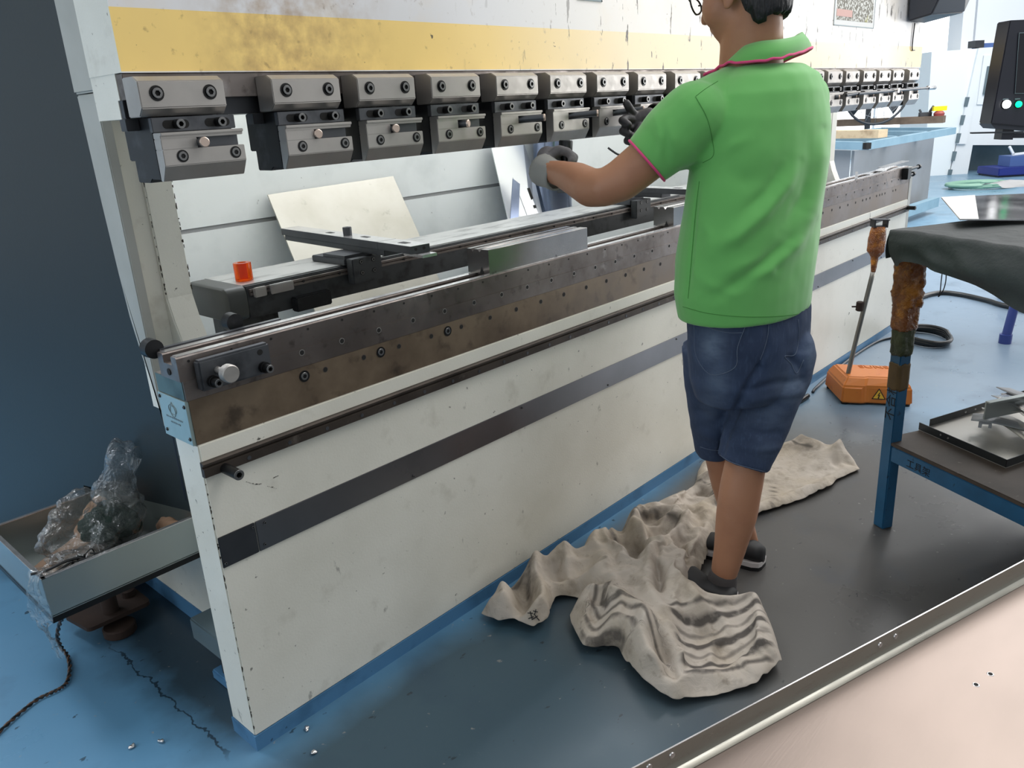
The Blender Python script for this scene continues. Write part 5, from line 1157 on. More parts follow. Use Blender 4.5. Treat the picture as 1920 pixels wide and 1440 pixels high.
# ---- the draped shape: how far each point of the flat sheet has moved (thirds of a millimetre: along x, along y, height)
DRAPE = [
0,0,66,0,0,76,0,0,74,0,0,68,0,0,59,0,0,54,0,0,52,0,0,54,0,0,77,0,0,118,1,0,171,1,0,174,1,0,163,2,0,133,3,-1,115,0,0,103,0,0,58,0,0,85,-1,-2,147,-1,-1,201,1,-1,261,0,-1,247,1,-1,224,4,-1,214,2,-1,181,0,2,118,0,0,58,0,0,64,0,0,69,0,0,75,0,0,75,0,0,73,0,0,83,0,0,91,0,0,98,0,0,103,0,0,102,0,0,73,0,0,73,0,0,75,0,0,80,0,0,79,0,0,91,7,10,139,4,5,198,3,1,258,2,-1,306,3,-4,273,3,-4,248,6,-6,227,4,-2,196,-1,6,136,0,0,62,0,0,63,2,2,76,9,8,125,2,0,165,3,-1,140,-2,-1,146,5,0,163,23,2,196,30,1,207,21,1,209,-6,3,162,0,0,101,0,0,103,0,0,72,0,0,112,5,0,127,5,0,135,0,0,129,6,0,108,14,-2,97,23,-15,125,12,-10,176,6,-7,242,2,-1,304,3,-3,284,6,-9,258,9,-12,237,5,-4,206,-2,11,141,0,0,62,0,0,77,6,5,124,5,3,154,2,1,172,1,1,175,0,0,167,1,-4,205,0,-1,263,-1,2,302,-1,1,305,-3,2,290,-11,10,237,-11,6,172,0,0,105,0,0,97,0,0,79,0,0,90,-1,-2,180,4,-1,197,3,-1,191,0,0,131,-1,-3,77,29,-11,91,35,-12,97,4,-4,111,11,-16,174,6,-10,234,4,-6,274,1,-5,279,3,-7,266,7,-9,222,-2,13,161,0,0,67,0,0,64,10,17,105,12,15,152,3,1,183,0,2,136,4,0,154,1,0,151,1,-4,191,0,-2,253,-2,1,321,-2,1,341,-2,1,344,-2,1,324,-3,1,274,-8,4,232,-4,2,182,0,0,116,0,0,91,0,0,91,0,0,67,0,0,70,0,0,124,0,0,75,0,0,71,0,0,84,3,11,130,1,-4,224,6,-2,270,4,-6,202,0,3,135,0,0,79,-4,0,44,0,0,43,2,-1,67,15,-21,117,10,-15,179,4,-7,253,4,-7,271,-1,-2,291,-1,-3,262,1,0,182,-4,12,100,0,0,59,0,0,57,7,12,80,10,15,119,13,13,176,2,8,190,0,0,136,0,0,127,1,1,135,0,0,159,-1,0,222,-3,1,257,-4,1,288,-3,1,322,-2,0,354,0,0,368,3,-1,327,-2,1,289,-3,2,232,-2,1,181,-1,1,111,0,0,88,0,0,67,-9,-5,92,-11,-8,129,4,-4,159,5,-3,146,1,0,100,0,0,74,0,0,92,5,31,179,6,-3,271,6,-3,276,4,-7,209,1,0,163,0,0,66,-2,1,28,0,0,27,0,0,27,8,-10,91,9,-12,145,3,-4,214,2,-4,245,-1,0,291,-3,0,295,-4,6,224,-6,15,131,0,0,57,0,0,53,4,7,65,9,16,94,13,18,145,15,17,190,-2,14,174,-12,13,183,0,0,138,0,0,144,0,0,144,0,0,194,-1,0,191,-1,0,219,0,-2,275,0,-2,326,0,-2,363,1,-1,384,1,-1,384,0,0,325,-1,1,270,-2,1,208,-2,1,141,0,0,88,0,0,81,0,0,87,-19,-11,122,-19,-13,137,-5,-10,145,7,-8,170,10,-9,163,9,-7,151,3,-2,117,0,0,70,0,0,71,0,0,96,11,14,196,6,-4,281,6,-4,296,7,-14,236,0,7,159,0,0,75,-1,0,27,0,0,28,0,0,27,1,0,40,7,-8,111,1,-2,168,0,-1,226,-2,1,262,-5,1,261,-4,2,241,-7,15,164,0,0,62,0,0,47,11,20,81,14,22,118,23,27,189,11,23,176,1,20,169,2,13,190,-6,9,204,6,-2,174,0,0,166,0,0,146,0,0,135,0,0,169,0,-1,225,1,-3,291,1,-4,345,0,-1,398,1,-1,410,1,-1,382,1,-1,357,0,0,294,-1,1,235,-1,1,178,0,0,94,0,0,93,0,0,94,-7,-4,143,-16,-8,177,-15,-8,174,-6,-12,161,-1,-13,156,2,-13,151,12,-14,167,16,-14,170,15,-12,155,8,-6,134,2,-2,93,0,0,73,0,0,98,16,-29,151,4,-6,238,5,-8,292,7,-13,252,1,1,184,1,-2,102,0,0,28,0,0,27,0,0,27,0,0,26,3,-3,71,0,-1,124,-2,1,163,-1,1,212,-12,0,215,-7,-1,219,-5,8,187,-3,13,102,0,0,62,0,0,43,5,9,59,13,22,92,25,32,169,25,41,188,10,27,164,8,29,164,11,18,188,17,0,220,18,-11,246,3,-3,215,0,0,145,0,0,124,0,0,150,0,0,185,0,-2,258,0,-3,344,0,-2,401,1,-1,440,2,-2,416,2,-1,382,1,-1,359,0,0,319,0,0,276,1,0,209,1,-1,143,-4,-2,197,-6,-3,240,2,0,263,4,-3,242,4,-8,211,7,-16,184,9,-18,167,
16,-19,179,20,-19,180,27,-21,192,22,-16,175,17,-12,156,11,-8,129,0,0,74,0,0,73,0,0,93,15,-20,179,7,-12,264,2,-9,297,7,-11,231,3,-5,152,0,0,73,0,0,27,0,0,26,0,0,27,0,0,26,0,0,84,-2,1,102,-1,0,162,-10,1,177,-20,0,175,-9,-1,176,-4,15,124,0,0,64,0,0,39,3,5,48,10,16,74,18,29,122,28,44,182,20,41,170,7,31,150,8,29,161,8,26,177,20,5,219,38,-18,265,23,-13,264,-9,8,206,1,0,164,0,0,177,0,0,177,0,-1,229,0,-2,320,0,-1,395,0,0,466,1,0,455,3,-2,417,1,0,383,0,0,367,0,0,363,0,0,290,0,0,248,-2,0,275,5,6,316,14,5,311,15,-8,269,15,-13,239,18,-19,215,24,-21,204,15,-21,171,10,-20,152,20,-21,170,35,-28,198,38,-28,199,28,-20,177,15,-11,139,3,-2,92,0,0,77,0,0,98,14,-20,209,3,-9,284,1,-8,302,1,-5,228,-2,0,148,-2,1,92,-1,1,48,0,0,27,0,0,27,0,0,26,-1,0,44,-5,3,99,-4,2,137,-18,-1,133,-11,-3,143,4,8,109,0,0,58,0,0,43,8,12,63,15,24,107,23,36,156,24,45,166,12,36,148,8,35,131,7,34,142,7,32,170,12,23,209,36,-10,257,23,-6,258,10,-2,259,-3,-1,252,-1,-1,227,-1,-1,210,0,0,237,0,0,314,0,0,382,0,0,466,0,0,470,0,1,442,0,1,405,0,1,370,0,1,355,0,1,334,0,1,321,0,1,325,5,2,330,14,-1,321,22,-8,300,28,-16,275,34,-20,259,40,-25,241,25,-26,191,15,-24,159,15,-24,153,23,-25,168,41,-33,197,47,-38,216,42,-33,201,32,-28,150,5,-4,99,0,0,83,0,0,82,8,-12,132,8,-10,230,1,-5,293,0,-5,263,-3,0,200,-3,2,143,-2,1,91,-1,0,46,0,0,28,0,0,27,0,0,27,-1,1,46,0,-1,89,-5,-1,92,-11,0,97,3,3,86,0,0,49,0,0,40,7,9,59,10,18,103,23,36,147,23,39,153,17,41,144,11,38,129,8,38,112,7,37,119,5,36,139,2,37,185,21,11,229,16,8,242,10,5,256,20,-3,299,2,-3,298,-10,0,272,-1,-1,272,0,0,316,0,0,369,0,1,430,0,1,483,0,1,460,0,1,433,0,0,363,0,0,335,0,0,333,0,0,321,0,0,324,2,-2,342,13,-9,324,23,-11,315,32,-13,307,44,-24,285,51,-29,266,51,-34,238,37,-30,203,30,-29,179,32,-29,176,44,-30,189,64,-55,232,70,-64,260,41,-43,212,23,-28,144,5,-7,86,0,0,73,0,0,73,9,-11,158,2,-4,234,0,-4,286,-1,-3,261,-3,1,205,-3,1,158,-2,1,108,-1,1,61,0,0,28,0,0,27,0,0,27,0,0,62,1,0,58,0,0,64,-1,0,64,0,0,42,0,0,48,5,6,58,4,9,95,19,29,130,27,42,148,16,36,132,13,39,129,9,40,109,7,40,104,6,40,109,6,38,126,3,39,168,2,36,196,9,23,224,6,16,246,12,12,283,12,5,308,0,0,321,-8,-1,325,0,0,334,0,0,361,0,1,390,0,1,449,1,1,477,0,1,450,0,1,393,0,0,345,0,0,325,0,0,319,0,0,323,1,-6,354,5,-7,349,20,-12,335,33,-15,325,37,-14,323,41,-15,316,48,-24,284,53,-33,248,52,-34,229,51,-34,231,50,-36,203,46,-36,208,61,-53,234,50,-54,242,22,-34,195,6,-17,148,0,0,70,0,0,71,-2,3,97,5,-5,191,-1,-1,241,-1,-2,271,-1,-2,265,-2,0,217,-3,1,175,-3,1,129,-2,1,89,-1,0,59,0,0,48,0,0,76,0,0,49,0,0,59,0,0,58,0,0,37,0,0,50,7,12,97,16,25,117,24,39,134,22,43,131,13,38,117,13,39,123,9,41,103,7,43,94,7,41,107,6,39,120,4,38,159,6,36,170,1,37,208,4,27,239,5,24,267,11,17,302,7,14,318,8,7,340,4,-1,362,0,0,355,0,0,373,-1,1,409,0,1,449,1,1,455,1,1,442,2,-1,384,1,0,348,0,0,325,0,0,327,1,-7,360,4,-3,374,19,-10,359,30,-10,352,37,-9,349,38,-8,348,47,-22,311,49,-26,265,53,-30,220,54,-28,186,49,-30,208,49,-30,186,44,-33,206,48,-48,236,26,-37,223,5,-14,174,0,0,73,0,0,69,-2,4,131,3,-3,200,-1,-1,246,-1,-1,254,0,-1,267,-1,-1,231,
-2,1,194,-1,0,173,-1,0,141,0,0,129,1,0,123,0,0,93,0,0,92,0,0,68,0,0,36,0,0,53,2,3,84,17,26,110,28,44,132,22,41,121,14,39,109,14,40,119,12,39,114,9,41,103,7,44,94,6,43,99,6,40,116,5,37,151,7,37,151,5,33,189,-1,38,225,5,25,268,7,27,291,10,10,330,13,-1,363,-1,0,345,-2,4,343,0,0,361,0,0,369,-1,1,393,0,1,413,1,1,428,1,2,414,-1,3,381,2,0,356,0,0,356,4,1,369,2,-4,394,17,-8,382,26,-5,382,31,-2,382,35,-2,379,26,-6,351,35,-11,295,47,-24,246,53,-24,198,51,-24,182,46,-26,199,44,-26,192,39,-33,218,34,-45,242,7,-21,211,1,-2,109,0,0,65,0,0,64,0,0,89,0,1,142,0,0,194,0,0,217,-1,0,232,0,-1,265,0,-1,254,3,-2,224,0,-1,183,1,-1,169,1,-1,185,0,0,154,0,0,129,0,-1,80,0,0,40,0,0,52,1,1,74,20,29,109,35,51,136,29,48,126,18,41,105,13,40,97,9,41,97,12,39,118,13,38,130,7,43,94,6,44,98,6,40,113,7,38,132,8,36,146,9,31,170,2,36,190,3,32,230,9,14,281,11,6,317,-3,5,327,-1,-1,345,-3,2,341,-3,3,340,0,0,356,0,0,358,0,0,371,0,1,392,1,1,408,2,1,405,5,1,397,6,1,391,6,1,391,9,5,398,12,7,428,9,11,432,7,13,433,4,13,430,16,5,377,30,-5,317,42,-19,271,47,-21,233,49,-20,197,47,-19,183,41,-23,210,37,-23,213,39,-47,255,7,-19,233,2,-5,141,0,0,65,0,0,65,-2,4,107,-1,1,148,0,1,185,-1,1,190,0,0,219,0,0,264,0,0,289,2,-1,241,1,-1,218,1,-1,215,0,0,198,0,0,147,0,-1,92,0,0,44,0,0,65,16,25,91,31,49,115,41,64,137,21,42,106,14,42,90,11,41,82,9,41,81,9,41,94,13,38,128,10,41,103,6,45,96,5,45,102,5,41,119,8,35,149,6,35,148,3,36,169,3,34,200,8,21,246,5,17,284,-4,15,306,-2,3,336,-2,0,350,-3,1,343,-2,1,344,0,0,353,0,0,350,2,-1,361,4,-1,380,2,-1,381,3,-1,380,4,0,383,5,0,382,9,1,392,10,5,408,9,8,418,8,7,409,9,7,406,16,4,380,28,-7,328,38,-15,293,42,-19,264,44,-19,238,45,-18,209,40,-19,218,26,-28,251,33,-28,250,8,-22,260,3,-9,171,0,0,78,0,0,63,0,0,82,0,0,128,-2,2,159,-1,1,162,-1,1,174,-1,0,215,1,-1,271,1,1,311,2,0,261,1,0,241,0,0,221,0,0,169,1,-3,107,0,0,50,0,0,62,12,19,87,27,43,116,46,73,149,29,44,120,21,44,101,14,42,82,9,42,72,7,42,68,7,42,78,11,39,114,11,38,121,7,44,98,5,46,99,5,44,112,8,37,144,5,38,140,3,38,155,2,37,178,1,32,214,0,27,256,-2,14,296,-2,7,327,-2,-1,355,-2,-1,358,-1,-1,350,0,-1,356,0,0,347,1,-1,344,5,-3,357,0,-5,345,-1,-5,346,1,-4,353,3,-1,366,3,0,369,7,2,382,9,4,398,10,3,389,13,2,389,16,2,386,22,-2,353,32,-11,316,31,-12,299,38,-16,276,45,-19,256,24,-28,265,14,-33,279,13,-32,282,8,-24,280,5,-16,193,1,-6,105,0,0,60,0,0,60,1,3,102,0,3,128,-1,2,150,-1,2,146,-1,2,153,-2,2,176,-1,1,226,1,1,305,1,1,309,1,1,275,-1,1,253,1,-2,201,2,-8,130,0,0,57,0,0,60,5,15,112,17,42,148,37,58,133,24,55,139,17,53,121,13,47,88,10,44,71,10,44,79,8,44,80,11,39,111,12,37,130,9,42,106,5,45,103,6,43,116,5,42,123,5,41,132,3,40,144,2,38,174,1,31,213,-1,20,259,0,14,285,0,9,311,-2,0,351,-2,-4,376,-1,-3,364,1,-2,357,1,-2,354,1,-4,341,-1,-4,338,-3,-5,330,-4,-5,329,-3,-4,334,-1,-3,345,0,-3,342,5,-3,345,9,-2,364,11,-2,368,14,-2,366,17,-1,375,21,-3,361,24,-4,341,26,-6,318,38,-24,287,16,-35,297,4,-37,303,5,-35,304,6,-35,304,8,-28,276,5,-19,205,2,-9,122,0,0,56,0,0,53,3,4,113,1,4,133,-2,2,152,-2,2,156,-1,2,150,-1,3,155,-2,3,171,-2,5,207,0,3,
272,1,1,317,1,1,316,-1,2,295,5,-6,253,5,-17,160,0,0,65,0,0,77,7,19,124,19,47,152,27,64,157,22,63,150,14,48,94,12,45,66,12,44,52,12,44,52,11,44,61,11,44,76,10,41,109,10,40,115,8,41,119,6,44,111,4,48,102,4,44,122,3,43,137,2,38,170,2,32,199,3,27,224,3,20,254,3,8,296,3,1,327,0,-3,360,-1,-4,367,1,-2,351,1,-2,352,-1,-1,364,-3,-1,363,-3,-3,345,-3,-4,336,-3,-4,335,-3,-6,323,-1,-6,314,1,-6,312,6,-6,328,11,-6,347,15,-6,348,12,-9,328,12,-10,323,17,-11,311,24,-11,296,24,-18,317,17,-19,308,10,-21,290,3,-27,262,7,-28,268,7,-21,228,4,-15,179,2,-8,119,0,0,58,0,0,38,1,2,81,3,5,140,0,4,146,-1,5,140,-3,2,120,-2,2,115,-1,2,125,-1,3,145,-1,3,181,-2,5,223,1,2,289,1,1,332,1,1,335,6,-15,274,6,-19,176,0,0,88,0,0,92,9,24,133,20,52,148,23,65,141,21,65,141,12,45,81,12,44,58,12,44,49,12,44,48,12,44,52,11,44,64,10,42,97,10,37,131,7,42,118,5,49,100,4,50,99,3,47,117,3,44,138,3,39,164,2,34,188,3,26,220,3,18,253,3,10,287,4,0,319,3,-2,339,4,-2,337,2,-2,348,0,-2,360,-2,2,376,-5,3,386,-5,2,378,-5,1,367,-3,-3,342,-2,-7,315,-1,-9,300,0,-9,295,3,-8,304,9,-8,331,10,-9,324,12,-9,312,18,-10,321,18,-11,317,24,-11,303,25,-9,311,21,-9,287,16,-16,248,10,-20,224,6,-20,228,-1,-17,169,0,-12,133,1,-5,93,0,4,55,0,0,30,0,0,28,0,0,53,0,0,109,3,4,155,-1,10,145,-4,3,108,-3,2,98,-1,2,95,-1,2,102,-1,2,122,-1,2,156,-2,4,201,-1,5,256,1,1,321,1,1,335,1,-3,306,7,-22,205,0,0,107,0,0,68,1,2,106,11,30,139,21,55,142,23,65,135,22,65,142,11,41,76,12,44,58,12,44,53,12,44,52,12,44,54,11,44,63,11,41,97,9,35,144,7,47,107,5,51,98,4,50,104,4,45,132,4,41,154,3,39,169,2,38,176,1,33,200,2,23,242,3,13,279,4,0,313,2,-1,315,2,1,298,0,0,318,0,-1,347,-2,3,376,-5,5,392,-7,6,397,-6,3,374,-3,-3,338,-2,-8,311,-1,-10,296,-1,-11,288,1,-10,291,7,-10,316,10,-10,322,11,-10,304,15,-9,303,21,-11,314,23,-11,312,24,-9,303,21,-4,274,17,-13,217,17,-12,189,3,-16,185,2,-1,156,-2,2,137,0,0,101,0,0,58,0,0,29,0,0,40,0,0,77,0,0,152,0,0,178,-3,3,137,-5,4,103,-5,4,88,-1,2,81,-1,2,89,0,1,105,0,1,138,-1,2,190,-2,7,230,3,-1,276,2,0,313,0,1,320,7,-21,232,-1,2,133,0,0,88,0,0,73,2,9,123,14,40,142,21,59,133,7,57,166,8,41,123,11,42,86,11,44,69,11,44,64,11,44,64,11,44,64,11,44,71,11,41,109,9,35,152,7,49,108,6,50,106,5,48,120,4,48,122,3,46,134,3,40,171,2,40,175,1,35,196,1,27,233,3,12,281,4,5,310,1,3,322,2,0,307,1,0,313,0,0,330,-1,1,346,-5,5,374,-6,6,386,-6,6,377,-5,2,350,-3,-4,323,-1,-9,304,0,-10,295,1,-10,290,3,-10,298,9,-12,309,12,-10,295,14,-9,287,14,-10,290,22,-13,304,25,-13,304,24,-10,291,16,-8,236,0,0,218,0,0,193,0,0,170,0,0,178,0,0,157,0,0,104,-1,1,68,1,1,82,0,0,129,0,0,156,0,0,147,0,0,153,0,0,142,0,0,124,-15,7,115,-2,0,99,0,0,104,0,0,105,2,0,132,8,-8,187,8,-6,234,5,-3,271,3,-2,301,-3,-2,253,-2,5,162,0,0,93,0,0,85,6,24,142,19,52,139,15,64,158,4,67,178,8,42,123,10,42,98,10,43,84,11,44,84,11,43,101,12,43,101,12,43,94,11,40,141,9,41,135,7,50,109,6,48,119,5,51,110,4,51,113,3,47,133,3,44,157,3,34,203,4,32,222,4,19,268,5,19,283,3,16,303,8,1,332,6,1,328,1,1,331,1,1,327,0,0,323,-4,3,336,-6,5,351,-5,5,361,-6,6,364,-3,0,341,-2,-3,327,0,-9,303,1,-10,295,2,-11,
284,5,-11,286,13,-10,288,15,-9,279,10,-10,271,17,-13,285,26,-16,304,24,-16,285,22,-10,268,11,-9,269,0,0,225,-1,0,223,-1,0,217,4,0,215,-12,2,184,-18,3,161,4,3,191,6,2,180,-2,-1,139,0,1,132,0,0,144,-1,2,188,-7,4,174,0,0,142,0,0,129,0,0,98,0,0,93,1,0,112,5,-3,163,8,-6,209,5,-2,243,1,-2,244,-1,-1,210,0,7,127,0,0,94,0,0,82,7,33,156,-5,70,181,11,76,185,4,74,179,8,40,133,9,42,110,9,43,98,10,43,106,12,43,92,12,43,88,12,43,109,11,42,143,9,45,130,7,51,110,6,50,119,5,51,117,4,51,120,3,48,136,3,41,169,3,37,201,3,25,247,6,20,282,5,19,297,2,20,296,2,14,314,4,3,346,3,3,347,3,1,332,-1,3,329,0,0,311,5,-1,319,0,1,345,-4,5,360,-10,11,371,-3,0,335,-1,-6,312,2,-9,295,2,-11,284,2,-13,269,9,-11,267,3,-12,247,6,-11,251,12,-12,266,20,-13,286,26,-16,300,19,-15,305,20,-15,303,-1,-1,270,2,-1,263,9,-4,253,26,-2,277,35,-2,284,27,-3,250,18,-4,217,14,-3,197,-2,-1,137,-3,1,147,1,0,141,-1,5,189,-4,3,207,1,4,233,2,2,189,1,1,125,1,1,116,6,4,146,7,5,172,7,1,204,5,-1,226,-4,-6,186,2,-6,137,0,0,82,0,0,85,4,52,149,-13,84,228,-11,86,227,-2,57,188,6,41,148,8,41,127,8,43,113,9,43,119,11,42,106,12,42,97,12,43,111,11,43,145,9,46,134,7,52,110,6,51,119,6,45,152,4,49,135,4,46,154,5,41,185,8,36,235,7,22,282,9,21,300,5,22,295,2,22,295,0,21,304,0,14,326,2,5,358,5,0,341,-1,6,336,0,2,312,0,0,266,0,0,289,2,-2,335,-9,11,371,-11,12,369,-4,2,336,0,-6,308,2,-9,287,3,-12,265,2,-13,243,2,-13,237,4,-12,242,9,-11,253,16,-10,269,17,-10,276,22,-19,298,19,-18,291,8,-7,278,4,-6,261,15,-10,282,34,-7,299,45,-7,305,41,-9,276,14,-7,201,3,-4,162,1,-2,141,-7,7,133,-3,-2,155,-4,13,173,2,7,237,5,5,276,1,6,249,1,4,190,0,4,179,-4,3,209,3,2,215,9,2,224,5,4,206,-3,-10,149,0,0,79,0,0,105,-11,43,181,-15,89,249,-11,90,243,-3,52,204,5,40,167,7,40,149,7,42,127,8,42,123,8,42,138,11,42,117,10,42,126,10,44,149,10,44,147,8,51,119,6,51,123,6,49,136,5,42,176,5,41,183,5,36,222,5,26,275,10,22,308,11,21,302,10,21,305,6,22,302,2,22,308,0,18,323,2,2,355,5,3,351,0,8,341,-3,10,321,0,2,270,0,0,239,1,-1,272,5,-4,334,-5,7,356,-8,9,354,-6,6,340,2,-7,302,2,-9,277,2,-11,257,4,-13,247,8,-12,251,11,-10,256,16,-8,263,15,-20,292,26,-22,292,14,-22,272,9,-11,269,9,-10,266,20,-17,293,39,-13,302,50,-14,309,37,-19,265,14,-10,194,2,0,154,-1,1,157,-8,11,129,-10,9,139,-4,15,171,2,11,239,2,10,261,4,7,285,-2,7,262,0,7,259,11,6,255,21,0,237,20,-2,245,1,16,205,-4,-5,123,0,0,70,0,0,79,-1,4,109,-11,41,186,-13,72,229,-13,87,253,-13,74,226,5,37,188,9,34,164,7,41,140,8,41,131,9,41,132,8,42,149,10,42,141,9,42,163,9,40,184,10,45,147,7,48,140,6,48,144,5,44,168,5,36,217,5,27,268,5,21,303,11,21,311,7,18,334,5,17,344,5,18,336,6,20,321,3,20,327,3,2,356,6,5,360,1,8,340,-3,13,334,-3,9,296,0,0,231,0,0,222,4,-4,279,6,-5,332,-3,4,345,-3,2,333,-1,-1,319,1,-6,297,0,-7,283,6,-8,275,9,-13,256,12,-12,255,15,-13,290,18,-15,300,16,-28,270,13,-22,265,9,-14,262,13,-15,269,25,-23,301,41,-20,324,55,-24,314,37,-31,260,17,-17,197,5,-2,161,-1,4,157,-8,14,126,-10,13,137,-4,14,175,2,11,249,2,11,254,3,10,275,5,10,307,18,3,291,22,2,282,15,0,290,21,-1,250,-4,33,201,0,0,80,0,0,84,-2,4,144,-15,50,
184,-13,72,237,-20,82,248,-11,65,219,10,30,178,7,39,155,7,40,145,8,40,141,8,41,152,9,41,154,9,41,164,9,41,173,11,41,168,11,39,180,6,44,170,5,40,191,6,33,237,5,24,284,5,20,312,4,16,337,2,14,365,2,14,373,2,15,364,5,15,359,8,17,344,6,15,355,7,10,379,5,4,345,-1,11,344,-5,17,314,-4,10,251,0,0,196,0,0,220,5,-6,300,2,-1,336,-3,4,339,-1,-2,321,1,-3,312,4,-5,302,7,-7,290,10,-10,277,15,-10,271,14,-16,298,18,-17,297,12,-19,282,12,-22,257,11,-17,258,14,-19,269,19,-21,283,40,-30,325,49,-40,302,43,-37,273,22,-29,256,9,-7,189,-3,10,146,-13,16,149,-8,16,145,-1,14,200,0,13,223,1,11,245,4,9,264,4,10,305,5,12,322,19,5,306,13,6,301,19,37,251,4,9,176,0,0,90,0,0,83,-1,4,168,-14,54,194,-21,82,250,-19,81,239,3,32,204,4,37,179,4,39,166,3,39,168,8,39,155,13,39,145,10,41,153,13,40,158,12,39,169,4,35,210,4,34,222,5,33,232,4,28,254,6,27,267,4,25,289,3,21,323,2,17,355,1,14,374,1,13,385,1,13,386,6,13,373,9,13,370,8,10,385,6,5,351,-2,19,345,-7,23,324,-6,18,287,0,5,198,0,0,166,1,-1,232,3,-3,326,-2,2,341,-2,1,330,1,-4,313,4,-9,297,6,-12,283,10,-12,280,14,-13,278,14,-14,298,12,-20,279,12,-19,282,12,-20,258,11,-19,253,12,-18,257,16,-19,269,37,-25,312,32,-27,331,25,-24,303,16,-12,261,7,1,184,-3,14,149,-10,16,150,-6,16,160,-1,13,199,0,14,195,1,12,224,3,10,235,6,7,284,4,12,329,4,12,340,17,24,286,-1,17,183,0,0,90,0,0,89,-5,9,196,-11,57,211,-39,56,257,-19,44,238,-2,37,210,-7,37,207,2,38,175,9,37,154,13,37,146,15,37,148,10,36,171,15,36,165,11,35,190,8,33,212,11,32,218,11,29,235,8,23,266,5,21,290,2,25,307,-2,24,326,2,20,342,5,15,362,2,11,385,3,11,390,6,11,391,8,10,396,6,10,356,-1,21,343,-7,26,336,-8,25,305,-3,14,222,1,-1,163,0,0,179,-1,2,272,2,-1,329,0,0,335,0,0,326,3,-6,304,7,-13,284,10,-14,291,11,-12,302,14,-13,298,13,-18,277,12,-18,281,12,-17,264,11,-17,247,10,-17,245,10,-15,252,18,-9,287,31,-28,321,25,-19,299,16,-7,264,8,2,198,-1,13,166,-7,17,157,-4,14,176,-1,11,207,-1,14,186,0,14,193,2,12,209,5,7,256,4,13,314,9,15,299,27,21,232,-36,-49,141,0,0,93,0,0,85,0,-1,130,-2,6,214,-24,37,254,-39,55,269,-29,49,251,-7,31,207,2,34,179,8,35,164,12,35,156,14,35,156,13,34,167,12,33,180,10,33,196,12,32,202,14,30,213,13,27,233,9,23,263,6,19,291,3,13,315,8,8,332,24,5,337,29,5,342,19,6,366,11,7,363,3,10,367,9,8,401,7,11,369,2,18,349,-2,22,347,-8,29,322,-6,22,256,-2,7,184,-1,1,157,0,0,229,2,-2,297,3,-4,325,0,1,332,-1,3,319,5,-8,296,7,-13,278,11,-14,291,14,-14,290,13,-15,281,13,-15,272,11,-17,252,11,-16,242,10,-16,237,9,-13,241,17,-17,280,26,-21,298,23,-13,284,16,-4,267,10,0,220,2,9,194,-3,12,183,-1,10,202,-3,14,178,-1,14,180,0,14,179,2,12,197,5,8,240,3,11,266,-3,7,229,24,8,149,0,0,97,0,0,87,3,-3,154,-8,14,229,-36,49,272,-33,49,267,-13,34,225,-2,32,196,4,32,181,8,32,176,10,32,178,11,32,180,12,32,181,12,31,194,11,28,210,11,25,227,9,21,249,5,15,278,-1,8,306,14,8,306,35,14,254,13,0,220,0,0,244,14,2,315,26,0,333,9,7,339,-5,18,365,7,10,386,8,10,366,-1,23,349,-7,32,336,-6,27,290,-4,16,230,-1,1,178,0,0,198,0,0,236,2,-3,301,0,0,334,0,1,327,7,-6,307,9,-10,291,12,-15,273,10,-16,267,12,-15,261,14,-14,255,13,-12,254,
